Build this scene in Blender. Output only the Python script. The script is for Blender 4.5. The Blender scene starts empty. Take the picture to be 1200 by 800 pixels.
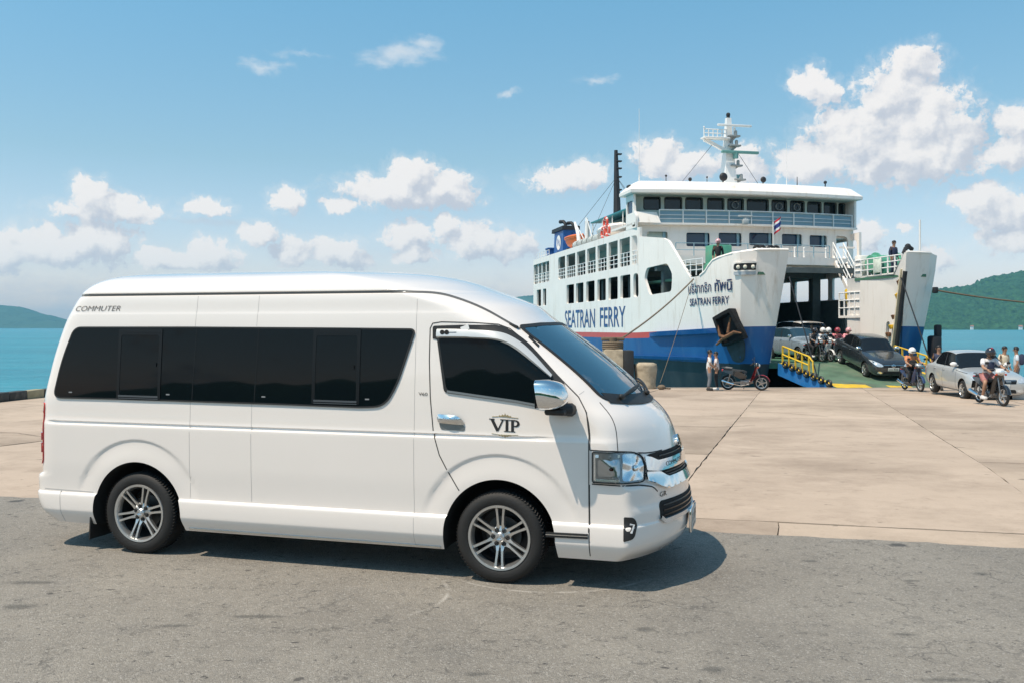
import bpy, bmesh, math, random
import numpy as np
from mathutils import Vector, Matrix, noise, geometry
from mathutils.bvhtree import BVHTree
random.seed(7)
C = bpy.context.scene
COL = C.collection
PI = math.pi
R = math.radians

# ------------------------------------------------------------------ camera, light, exposure
EYE = 1.86
FPX = 1060.0                                   # focal length in pixels of a 1200 px wide picture
cam_d = bpy.data.cameras.new('camera')
cam = bpy.data.objects.new('camera', cam_d); COL.objects.link(cam)
cam.location = (0, 0, EYE); cam.rotation_euler = (R(90), 0, 0)
cam_d.sensor_width = 36; cam_d.lens = FPX/1200*36; cam_d.shift_y = -16/1200
cam_d.clip_start = .1; cam_d.clip_end = 40000
C.camera = cam
C.view_settings.view_transform = 'Standard'; C.view_settings.look = 'None'
C.view_settings.gamma = 1; C.view_settings.exposure = 0.0
C.view_settings.use_curve_mapping = False

SUN_TRAVEL = Vector((.44, .26, -1)).normalized()
sun_el = math.asin(-SUN_TRAVEL.z); sun_rot = math.atan2(-SUN_TRAVEL.x, -SUN_TRAVEL.y)
sd = bpy.data.lights.new('sun', 'SUN'); sd.energy = 5.1; sd.angle = R(.5); sd.color = (1, .865, .71)
so = bpy.data.objects.new('sun', sd); COL.objects.link(so)
so.rotation_euler = (-SUN_TRAVEL).to_track_quat('Z', 'Y').to_euler()

W = bpy.data.worlds.new('World'); C.world = W; W.use_nodes = True
NT = W.node_tree; NT.nodes.clear()
def wn(t, **k):
    n = NT.nodes.new(t)
    for a, b in k.items(): setattr(n, a, b)
    return n
def wl(a, b): NT.links.new(a, b)
def wm(op, a, b=None, c=None, clamp=False):
    n = wn('ShaderNodeMath', operation=op); n.use_clamp = clamp
    for i, s in enumerate((a, b, c)):
        if s is None: continue
        if isinstance(s, (int, float)): n.inputs[i].default_value = s
        else: wl(s, n.inputs[i])
    return n.outputs[0]
def wv(op, a, b=None, c=None):
    n = wn('ShaderNodeVectorMath', operation=op)
    for i, s in enumerate((a, b, c)):
        if s is None: continue
        if isinstance(s, (tuple, list)): n.inputs[i].default_value = s
        else: wl(s, n.inputs[i])
    return n.outputs['Value'] if op in ('LENGTH', 'DISTANCE', 'DOT_PRODUCT') else n.outputs[0]
def wmap(x, a, b, c=0, d=1):
    n = wn('ShaderNodeMapRange', interpolation_type='SMOOTHSTEP'); wl(x, n.inputs[0])
    for i, s in zip((1, 2, 3, 4), (a, b, c, d)): n.inputs[i].default_value = s
    return n.outputs[0]
sky = wn('ShaderNodeTexSky', sky_type='NISHITA'); sky.sun_disc = False
sky.sun_elevation = sun_el; sky.sun_rotation = sun_rot; sky.air_density = 1.0; sky.dust_density = .6; sky.ozone_density = 1.4
tint = wn('ShaderNodeMix', data_type='RGBA', blend_type='MULTIPLY'); tint.inputs[0].default_value = 1
wl(sky.outputs[0], tint.inputs[6]); 
tc = wn('ShaderNodeTexCoord'); sep = wn('ShaderNodeSeparateXYZ'); wl(tc.outputs['Generated'], sep.inputs[0])
az = wm('ARCTAN2', sep.outputs[0], sep.outputs[1]); el = wm('ARCSINE', sep.outputs[2])
cmb = wn('ShaderNodeCombineXYZ'); wl(wm('MULTIPLY', az, FPX), cmb.inputs[0]); wl(wm('MULTIPLY', el, FPX), cmb.inputs[1])
tmix = wn('ShaderNodeValToRGB'); wl(wm('MULTIPLY', el, 2.0, clamp=True), tmix.inputs[0]); te = tmix.color_ramp.elements
for pos, cc, el_ in ((.04, (1.50, 1.20, 1.28), te[0]), (.70, (.965, 1.44, 1.35), te[1])): el_.position = pos; el_.color = (*cc, 1)
tm = te.new(.36); tm.color = (1.09, 1.22, 1.11, 1)
wl(tmix.outputs[0], tint.inputs[7])
P0 = cmb.outputs[0]                             # direction in units of 1/1060 radian
def wnoise(vec, scale, detail=5, rough=.55):
    n = wn('ShaderNodeTexNoise', noise_dimensions='2D'); n.inputs['Scale'].default_value = scale
    n.inputs['Detail'].default_value = detail; n.inputs['Roughness'].default_value = rough; wl(vec, n.inputs['Vector']); return n
warp = wnoise(P0, 1/34, 5, .62)
P1 = wv('MULTIPLY_ADD', wv('SUBTRACT', warp.outputs['Color'], (.5, .5, .5)), (34, 24, 0), P0)
# cumulus heaps: x, y (picture of 1200x800), half-width, half-height
HEAPS = [(108,228,20,18),(128,246,52,14),(62,290,50,19),(112,284,42,24),(243,242,24,10),(195,303,32,11),(247,300,30,17),
 (338,234,18,14),(486,207,30,20),(462,224,62,17),(520,224,38,19),(395,239,16,9),(305,276,22,12),(342,294,22,16),(390,294,34,14),(415,306,24,9),
 (480,278,30,20),(486,298,32,11),(522,264,16,13),(555,282,34,22),(604,288,22,18),(5,297,22,20),
 (688,202,24,17),(658,212,40,14),(770,184,32,22),(806,194,40,20),(874,190,24,24),(948,97,22,17),(966,108,22,19),
 (1072,74,30,20),(1048,112,46,34),(1078,142,56,42),(1002,158,52,38),(1060,182,86,36),(1112,166,46,34),(950,188,48,26),
 (1192,142,22,18),(1190,178,36,20),(1146,232,34,18),(1182,250,40,26),(1180,280,34,16),
 (1016,274,20,18),(1098,302,22,14),(1060,268,10,6),(700,300,40,16)]
def heap_uv(px, py):
    a = math.atan((px-600)/FPX); return a*FPX, math.atan((384-py)/FPX*math.cos(a))*FPX
def heap_field(p):
    m = None
    for (px, py, a, b) in HEAPS:
        if px < 660: a, b = a*1.14, b*1.14
        u, v = heap_uv(px, py)
        d = wv('LENGTH', wv('MULTIPLY_ADD', p, (1/a, 1/b, 0), (-u/a, -v/b, 0)))
        m = d if m is None else wm('MINIMUM', m, d)
    return m
D1 = heap_field(P1)
P2 = wv('ADD', P1, (-11, 16, 0)); D2 = heap_field(P2)
n1 = wnoise(P0, 1/26, 6, .62); n2 = wnoise(wv('ADD', P0, (-4, 6, 0)), 1/26, 6, .62)
nf_ = wnoise(P1, 1/9, 5, .6)
# beyond the picture the same fair-weather heaps go on round the horizon
far = wnoise(wv('MULTIPLY', P0, (1, 1.7, 0)), 1/190, 4, .55)
farD = wmap(far.outputs[0], .56, .70, 1.45, .4)
beyond = wmap(wm('ABSOLUTE', az), .58, .75)
band = wmap(el, .02, .55, 0, .6)
farD = wm('ADD', farD, band)
mixD = wn('ShaderNodeMix', data_type='FLOAT'); wl(beyond, mixD.inputs[0]); wl(D1, mixD.inputs[2]); wl(farD, mixD.inputs[3])
F = wm('ADD', wm('SUBTRACT', 1.14, mixD.outputs[0]), wm('ADD', wm('MULTIPLY', wm('SUBTRACT', n1.outputs[0], .5), .95), wm('MULTIPLY', wm('SUBTRACT', nf_.outputs[0], .5), .75)))
halo = wm('MULTIPLY', wmap(F, -.35, .45), .30)
dens = wm('MAXIMUM', wmap(F, .04, .40), halo)
slope = wm('MULTIPLY', wm('SUBTRACT', D2, D1), .75)
slope = wm('MULTIPLY', slope, wm('SUBTRACT', 1, beyond))
n3 = wnoise(P1, 1/52, 3, .5); n4 = wnoise(wv('ADD', P1, (-9, 13, 0)), 1/52, 3, .5)
emb = wm('ADD', wm('MULTIPLY', wm('SUBTRACT', n1.outputs[0], n2.outputs[0]), 1.15), wm('MULTIPLY', wm('SUBTRACT', n3.outputs[0], n4.outputs[0]), 1.5))
lit = wmap(wm('ADD', wm('ADD', slope, emb), .42), -.1, .85)
ccol = wn('ShaderNodeMix', data_type='RGBA'); wl(lit, ccol.inputs[0])
ccol.inputs[6].default_value = (.62, .655, .73, 1); ccol.inputs[7].default_value = (1.0, .965, .94, 1)
# thin high wisps
WISPS = [(312,78,52,12),(352,62,44,9),(470,66,58,20),(500,52,30,14),(597,109,18,6),(697,95,38,8),(200,260,120,10),(700,350,420,34),(150,345,260,30)]
wmn = None
for (px, py, a, b) in WISPS:
    u, v = heap_uv(px, py)
    d = wv('LENGTH', wv('MULTIPLY_ADD', P1, (1/a, 1/b, 0), (-u/a, -v/b, 0)))
    wmn = d if wmn is None else wm('MINIMUM', wmn, d)
wn3 = wnoise(wv('MULTIPLY', P0, (1, 2.6, 0)), 1/70, 5, .6)
wisp = wm('MULTIPLY', wmap(wm('ADD', wm('SUBTRACT', 1, wmn), wm('MULTIPLY', wm('SUBTRACT', wn3.outputs[0], .55), 2.2)), 0, 1.2), .55)
dens = wm('MULTIPLY', dens, wmap(el, .0, .10, .55, .97))
alpha = wm('MAXIMUM', dens, wisp)
bg1 = wn('ShaderNodeBackground'); bg1.inputs[1].default_value = .125; wl(tint.outputs[2], bg1.inputs[0])
bg2 = wn('ShaderNodeBackground'); bg2.inputs[1].default_value = .97; wl(ccol.outputs[2], bg2.inputs[0])
mixs = wn('ShaderNodeMixShader'); wl(alpha, mixs.inputs[0]); wl(bg1.outputs[0], mixs.inputs[1]); wl(bg2.outputs[0], mixs.inputs[2])
wo = wn('ShaderNodeOutputWorld'); wl(mixs.outputs[0], wo.inputs[0])
W.cycles.sampling_method = 'MANUAL'; W.cycles.sample_map_resolution = 512
C.cycles.max_bounces = 8; C.cycles.volume_bounces = 0; C.cycles.transparent_max_bounces = 8
C.cycles.caustics_reflective = False; C.cycles.caustics_refractive = False

# ------------------------------------------------------------------ materials
def mat(name, base, rough=.5, metal=0, coat=0, var=.06, vscale=3.0, bump=0, bscale=20, spec=.5, ior=None, dirt=None, dscale=1.5, damt=.5, emit=0, stretch=None, coatrough=.03):
    """principled material whose colour drifts a little with noise; dirt = second colour in soft patches"""
    m = bpy.data.materials.new(name); m.use_nodes = True; nt = m.node_tree; N = nt.nodes; L = nt.links
    b = N['Principled BSDF']; b.inputs['Roughness'].default_value = rough; b.inputs['Metallic'].default_value = metal
    b.inputs['Coat Weight'].default_value = coat; b.inputs['Coat Roughness'].default_value = coatrough
    b.inputs['Specular IOR Level'].default_value = spec
    if ior: b.inputs['IOR'].default_value = ior
    t = N.new('ShaderNodeTexCoord'); src = t.outputs['Object']
    if stretch:
        mp = N.new('ShaderNodeMapping'); mp.inputs['Scale'].default_value = stretch; L.new(src, mp.inputs[0]); src = mp.outputs[0]
    c = None
    if var:
        n = N.new('ShaderNodeTexNoise'); n.inputs['Scale'].default_value = vscale; n.inputs['Detail'].default_value = 4; L.new(src, n.inputs['Vector'])
        r = N.new('ShaderNodeMapRange'); L.new(n.outputs[0], r.inputs[0]); r.inputs[1].default_value = .3; r.inputs[2].default_value = .7
        r.inputs[3].default_value = 1-var; r.inputs[4].default_value = 1+var
        x = N.new('ShaderNodeVectorMath'); x.operation = 'SCALE'; x.inputs[0].default_value = base[:3]; L.new(r.outputs[0], x.inputs['Scale']); c = x.outputs[0]
        rr = N.new('ShaderNodeMapRange'); L.new(n.outputs[0], rr.inputs[0]); rr.inputs[3].default_value = rough*.85; rr.inputs[4].default_value = min(1, rough*1.15)
        L.new(rr.outputs[0], b.inputs['Roughness'])
    if dirt:
        n = N.new('ShaderNodeTexNoise'); n.inputs['Scale'].default_value = dscale; n.inputs['Detail'].default_value = 6; n.inputs['Roughness'].default_value = .65; L.new(src, n.inputs['Vector'])
        r = N.new('ShaderNodeMapRange'); L.new(n.outputs[0], r.inputs[0]); r.inputs[1].default_value = .5; r.inputs[2].default_value = .75; r.inputs[3].default_value = 0; r.inputs[4].default_value = damt
        x = N.new('ShaderNodeMix'); x.data_type = 'RGBA'; L.new(r.outputs[0], x.inputs[0])
        if c: L.new(c, x.inputs[6])
        else: x.inputs[6].default_value = (*base[:3], 1)
        x.inputs[7].default_value = (*dirt, 1); c = x.outputs[2]
    if c: L.new(c, b.inputs['Base Color'])
    else: b.inputs['Base Color'].default_value = (*base[:3], 1)
    if bump:
        n = N.new('ShaderNodeTexNoise'); n.inputs['Scale'].default_value = bscale; n.inputs['Detail'].default_value = 5; L.new(src, n.inputs['Vector'])
        u = N.new('ShaderNodeBump'); u.inputs['Strength'].default_value = bump; u.inputs['Distance'].default_value = .02
        L.new(n.outputs[0], u.inputs['Height']); L.new(u.outputs[0], b.inputs['Normal'])
    if emit:
        b.inputs['Emission Color'].default_value = (*base[:3], 1); b.inputs['Emission Strength'].default_value = emit
    return m

# ------------------------------------------------------------------ mesh helpers
def inside(p, poly):
    x, y = p; c = False; j = len(poly)-1
    for i in range(len(poly)):
        xi, yi = poly[i]; xj, yj = poly[j]
        if (yi > y) != (yj > y) and x < (xj-xi)*(y-yi)/(yj-yi)+xi: c = not c
        j = i
    return c
def dense(poly, res, closed=True):
    out = []
    n = len(poly)
    for i in range(n if closed else n-1):
        a = poly[i]; b = poly[(i+1) % n]; l = math.hypot(b[0]-a[0], b[1]-a[1]); k = max(1, int(math.ceil(l/res)))
        for j in range(k): out.append((a[0]+(b[0]-a[0])*j/k, a[1]+(b[1]-a[1])*j/k))
    if not closed: out.append(tuple(poly[-1]))
    return out
def rounded(poly, r, n=4):
    """round the corners of a polygon; r may be one radius or a list"""
    out = []; m = len(poly)
    for i in range(m):
        p = Vector(poly[i]).to_2d(); a = Vector(poly[i-1]).to_2d(); b = Vector(poly[(i+1) % m]).to_2d()
        rr = r[i] if isinstance(r, (list, tuple)) else r
        da, db = a-p, b-p; k = min(rr, da.length*.48, db.length*.48)
        if k < 1e-5: out.append((p.x, p.y)); continue
        s, e = p+da.normalized()*k, p+db.normalized()*k
        for j in range(n+1):
            t = j/n; q = s*(1-t)**2+p*2*t*(1-t)+e*t*t; out.append((q.x, q.y))
    return out
def rrect(x0, y0, x1, y1, r, n=4): return rounded([(x0, y0), (x1, y0), (x1, y1), (x0, y1)], r, n)
def chaikin(pts, n=2, closed=True):
    for _ in range(n):
        o = []; m = len(pts)
        if not closed: o.append(pts[0])
        for i in range(m if closed else m-1):
            a, b = pts[i], pts[(i+1) % m]
            o.append(tuple(a[k]*.75+b[k]*.25 for k in range(len(a)))); o.append(tuple(a[k]*.25+b[k]*.75 for k in range(len(a))))
        if not closed: o.append(pts[-1])
        pts = o
    return pts
def triangulate(outline, holes=(), res=None):
    V = []; E = []
    for loop in (outline, *holes):
        s = len(V); V += [Vector(p) for p in loop]; E += [(s+i, s+(i+1) % len(loop)) for i in range(len(loop))]
    if res:
        xs = [p[0] for p in outline]; ys = [p[1] for p in outline]; x = min(xs)+res/2
        row = 0
        bl = [p for lp in (outline, *holes) for p in lp]
        arr = np.array(bl)
        while x < max(xs):
            y = min(ys)+res/2*(1+(row % 2))
            while y < max(ys):
                if inside((x, y), outline) and not any(inside((x, y), h) for h in holes):
                    if ((arr-(x, y))**2).sum(1).min() > (res*.45)**2: V.append(Vector((x, y)))
                y += res
            x += res; row += 1
    vv, ee, ff, *_ = geometry.delaunay_2d_cdt(V, E, [], 0, 1e-6)
    F = []
    for f in ff:
        c = sum((vv[i] for i in f), Vector((0, 0)))/len(f)
        if inside(c, outline) and not any(inside(c, h) for h in holes):
            a, b, d = vv[f[0]], vv[f[1]], vv[f[2]]
            F.append(tuple(f) if (b-a).cross(d-a) > 0 else tuple(reversed(f)))
    return [tuple(v) for v in vv], F

class MB:
    def __init__(s): s.v = []; s.f = []; s.m = []
    def add(s, V, F, mi=0):
        o = len(s.v); s.v += [tuple(v) for v in V]; s.f += [tuple(o+i for i in f) for f in F]; s.m += [mi]*len(F); return s
    def box(s, c, d, rot=None, mi=0, taper=1.0):
        M3 = rot if isinstance(rot, Matrix) else Matrix.Rotation(rot or 0, 3, 'Z'); V = []
        for z in (-.5, .5):
            k = 1 if z < 0 else taper
            for x, y in ((-.5, -.5), (.5, -.5), (.5, .5), (-.5, .5)): V.append(Vector(c)+M3 @ Vector((x*d[0]*k, y*d[1]*k, z*d[2])))
        return s.add(V, [(3, 2, 1, 0), (4, 5, 6, 7), (0, 1, 5, 4), (1, 2, 6, 5), (2, 3, 7, 6), (3, 0, 4, 7)], mi)
    def rbox(s, c, d, b, rot=None, mi=0):
        """box with bevelled edges (corner cut b)"""
        M3 = rot if isinstance(rot, Matrix) else Matrix.Rotation(rot or 0, 3, 'Z')
        bm = bmesh.new(); bmesh.ops.create_cube(bm, size=1)
        for v in bm.verts: v.co = Vector((v.co.x*d[0], v.co.y*d[1], v.co.z*d[2]))
        bmesh.ops.bevel(bm, geom=bm.edges[:], offset=min(b, min(d)*.45), segments=2, profile=.5, affect='EDGES')
        bm.verts.index_update()
        s.add([Vector(c)+M3 @ v.co for v in bm.verts], [[v.index for v in f.verts] for f in bm.faces], mi); bm.free(); return s
    def frame_of(s, d):
        d = Vector(d).normalized(); u = d.cross(Vector((0, 0, 1)))
        if u.length < 1e-3: u = Vector((1, 0, 0))
        u.normalize(); return u, u.cross(d).normalized()
    def beam(s, a, b, w, h=None, mi=0):
        a, b = Vector(a), Vector(b); u, t = s.frame_of(b-a); h = h or w; V = []
        for p in (a, b):
            for x, y in ((-1, -1), (1, -1), (1, 1), (-1, 1)): V.append(p+u*x*w/2+t*y*h/2)
        return s.add(V, [(0, 1, 2, 3), (7, 6, 5, 4), (0, 4, 5, 1), (1, 5, 6, 2), (2, 6, 7, 3), (3, 7, 4, 0)], mi)
    def cyl(s, a, b, r0, r1=None, n=12, mi=0):
        return s.tube([a, b], [r0, r0 if r1 is None else r1], n, mi)
    def tube(s, path, r, n=8, mi=0, closed=False):
        P = [Vector(p) for p in path]; V = []; F = []; k = len(P); rr = r if isinstance(r, (list, tuple)) else [r]*k
        u = None
        for i, p in enumerate(P):
            d = (P[(i+1) % k]-P[i-1]) if closed else (P[min(i+1, k-1)]-P[max(i-1, 0)])
            d.normalize()
            if u is None: u, _ = s.frame_of(d)
            u = (u-d*u.dot(d)); u = u.normalized() if u.length > 1e-4 else s.frame_of(d)[0]
            t = d.cross(u)
            for j in range(n): a = 2*PI*j/n; V.append(p+(u*math.cos(a)+t*math.sin(a))*rr[i])
        for i in range(k if closed else k-1):
            for j in range(n): a, b = i*n, ((i+1) % k)*n; F.append((a+j, a+(j+1) % n, b+(j+1) % n, b+j))
        if not closed: F.append(tuple(range(n-1, -1, -1))); F.append(tuple((k-1)*n+j for j in range(n)))
        return s.add(V, F, mi)
    def lathe(s, prof, o=(0, 0, 0), axis=(0, 0, 1), n=24, mi=0, cap=True, a0=0, a1=2*PI):
        """prof: list of (radius, height along axis)"""
        d = Vector(axis).normalized(); u, t = s.frame_of(d); o = Vector(o); V = []; F = []; k = len(prof)
        full = abs(a1-a0-2*PI) < 1e-6; m = n if full else n+1
        for (r, h) in prof:
            for j in range(m): a = a0+(a1-a0)*j/n; V.append(o+d*h+(u*math.cos(a)+t*math.sin(a))*r)
        for i in range(k-1):
            for j in range(n): j2 = (j+1) % m; F.append((i*m+j, (i+1)*m+j, (i+1)*m+j2, i*m+j2))
        if cap and full:
            if prof[0][0] > 1e-4: F.append(tuple(range(m)))
            if prof[-1][0] > 1e-4: F.append(tuple((k-1)*m+j for j in range(m-1, -1, -1)))
        return s.add(V, F, mi)
    def ball(s, c, r, n=10, mi=0, rot=None):
        if not isinstance(r, (tuple, list)): r = (r, r, r)
        V = []; F = []; c = Vector(c); M3 = rot or Matrix.Identity(3); h = n//2+1
        for i in range(1, h): 
            p = PI*i/h
            for j in range(n): a = 2*PI*j/n; V.append(c+M3 @ Vector((r[0]*math.sin(p)*math.cos(a), r[1]*math.sin(p)*math.sin(a), r[2]*math.cos(p))))
        V.append(c+M3 @ Vector((0, 0, r[2]))); V.append(c-M3 @ Vector((0, 0, r[2])))
        for i in range(h-2):
            for j in range(n): F.append((i*n+j, (i+1)*n+j, (i+1)*n+(j+1) % n, i*n+(j+1) % n))
        for j in range(n): F.append((len(V)-2, j, (j+1) % n)); F.append((len(V)-1, (h-2)*n+(j+1) % n, (h-2)*n+j))
        return s.add(V, F, mi)
    def plate(s, outline, f, th, holes=(), res=None, mi=0, mi_side=None):
        """a sheet with holes: f(u, v, d) places it; d = 0 is the outer face, d = -th the inner one"""
        vv, F = triangulate(outline, holes, res); n = len(vv); ms = mi if mi_side is None else mi_side
        V = [f(u, v, 0) for u, v in vv]+[f(u, v, -th) for u, v in vv]
        s.add(V, F+[tuple(n+i for i in reversed(t)) for t in F], mi)
        for li, loop in enumerate((outline, *holes)):
            k = len(loop); W_ = [f(u, v, 0) for u, v in loop]+[f(u, v, -th) for u, v in loop]
            q = [(i, k+i, k+(i+1) % k, (i+1) % k) for i in range(k)]
            s.add(W_, q, ms)
        return s
    def skin(s, outline, f, off, holes=(), res=None, mi=0, side=True):
        """a thin panel lying on a surface: f(u, v, offset); outer face at off, edges run down to the surface"""
        vv, F = triangulate(outline, holes, res); s.add([f(u, v, off) for u, v in vv], F, mi)
        if side:
            for loop in (outline, *holes):
                k = len(loop); W_ = [f(u, v, off) for u, v in loop]+[f(u, v, -.004) for u, v in loop]
                s.add(W_, [(i, k+i, k+(i+1) % k, (i+1) % k) for i in range(k)], mi)
        return s
    def ribbon(s, path, w, f, off, mi=0, closed=False, th=.004):
        """raised strip of width w along a 2-D path on a surface"""
        P = [Vector(p).to_2d() for p in path]; k = len(P); V = []
        for i, p in enumerate(P):
            d = (P[(i+1) % k]-P[i-1]) if closed else (P[min(i+1, k-1)]-P[max(i-1, 0)])
            d.normalize(); nrm = Vector((-d.y, d.x)); ww = w(i/(k-1)) if callable(w) else w
            for a, o in ((-.5, -th), (-.5, off), (.5, off), (.5, -th)): q = p+nrm*ww*a; V.append(f(q.x, q.y, o))
        F = []
        for i in range(k if closed else k-1):
            a, b = i*4, ((i+1) % k)*4
            for j in range(3): F.append((a+j, b+j, b+j+1, a+j+1))
        return s.add(V, F, mi)
    def build(s, name, mats, parent=None, sharp=35, smooth=True, kind=None, fix=False):
        me = bpy.data.meshes.new(name); me.from_pydata(s.v, [], s.f)
        mats = mats if isinstance(mats, (list, tuple)) else [mats]
        for m in mats: me.materials.append(m)
        if len(mats) > 1: me.polygons.foreach_set('material_index', s.m)
        if fix:
            bm = bmesh.new(); bm.from_mesh(me); bmesh.ops.remove_doubles(bm, verts=bm.verts, dist=1e-5); bmesh.ops.recalc_face_normals(bm, faces=bm.faces); bm.to_mesh(me); bm.free()
        me.polygons.foreach_set('use_smooth', [smooth]*len(me.polygons))
        if smooth: me.set_sharp_from_angle(angle=R(sharp))
        me.update()
        o = bpy.data.objects.new(name, me); COL.objects.link(o)
        if parent: o.parent = parent
        if kind: o['kind'] = kind
        return o
def empty(name, loc, rz=0, parent=None):
    o = bpy.data.objects.new(name, None); COL.objects.link(o); o.location = loc; o.rotation_euler = (0, 0, rz); o.empty_display_size = .2
    if parent: o.parent = parent
    return o
def tag(o, label, cat, group=None):
    o['label'] = label; o['category'] = cat
    if group: o['group'] = group
    return o
def copy_tree(o, parent=None):
    c = o.copy(); COL.objects.link(c)
    if parent: c.parent = parent
    for ch in o.children: copy_tree(ch, c)
    return c
def evaluated(o):
    """mesh of an object with its modifiers applied; the source is removed"""
    dg = bpy.context.evaluated_depsgraph_get(); me = bpy.data.meshes.new_from_object(o.evaluated_get(dg)); old = o.data
    bpy.data.objects.remove(o); bpy.data.meshes.remove(old); return me
def lettering(mb, text, size, f, off=.004, th=.004, mi=0, shear=0, squeeze=1.0, width=None, bold=0):
    """flat letters laid on a surface by f(u, v, d); origin at the left end of the baseline"""
    cu = bpy.data.curves.new('text', 'FONT'); cu.body = text; cu.size = size; cu.shear = shear; cu.resolution_u = 3; cu.offset = bold
    o = bpy.data.objects.new('text', cu); COL.objects.link(o); bpy.context.view_layer.update()
    dg = bpy.context.evaluated_depsgraph_get(); me = bpy.data.meshes.new_from_object(o.evaluated_get(dg))
    V = [(v.co.x, v.co.y) for v in me.vertices]; F = [tuple(p.vertices) for p in me.polygons]
    bpy.data.objects.remove(o); bpy.data.curves.remove(cu); bpy.data.meshes.remove(me)
    if not V: return mb
    x0 = min(v[0] for v in V); x1 = max(v[0] for v in V)
    k = squeeze if width is None else width/(x1-x0)
    V = [((x-x0)*k, y) for x, y in V]; ed = {}
    mb.add([f(u, v, off) for u, v in V], F, mi)
    return mb
def lerp(a, b, t): return a+(b-a)*t
def interp(x, xs, ys): return float(np.interp(x, xs, ys))
# ================================================================== THE SETTING
def ground_z(y):
    """the quay is level near the van and falls gently to the loading edge"""
    return -.5*max(0.0, min(1.0, (y-12)/24))
SEA_Z = -2.3
A_DIR = Vector((.9731, -.2303)).normalized()            # edge between asphalt and concrete
A_PT = Vector((0, 8.69)); A_N = Vector((-A_DIR.y, A_DIR.x))
def ab(a, b): p = A_PT+A_DIR*a+A_N*b; return p.x, p.y

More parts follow.
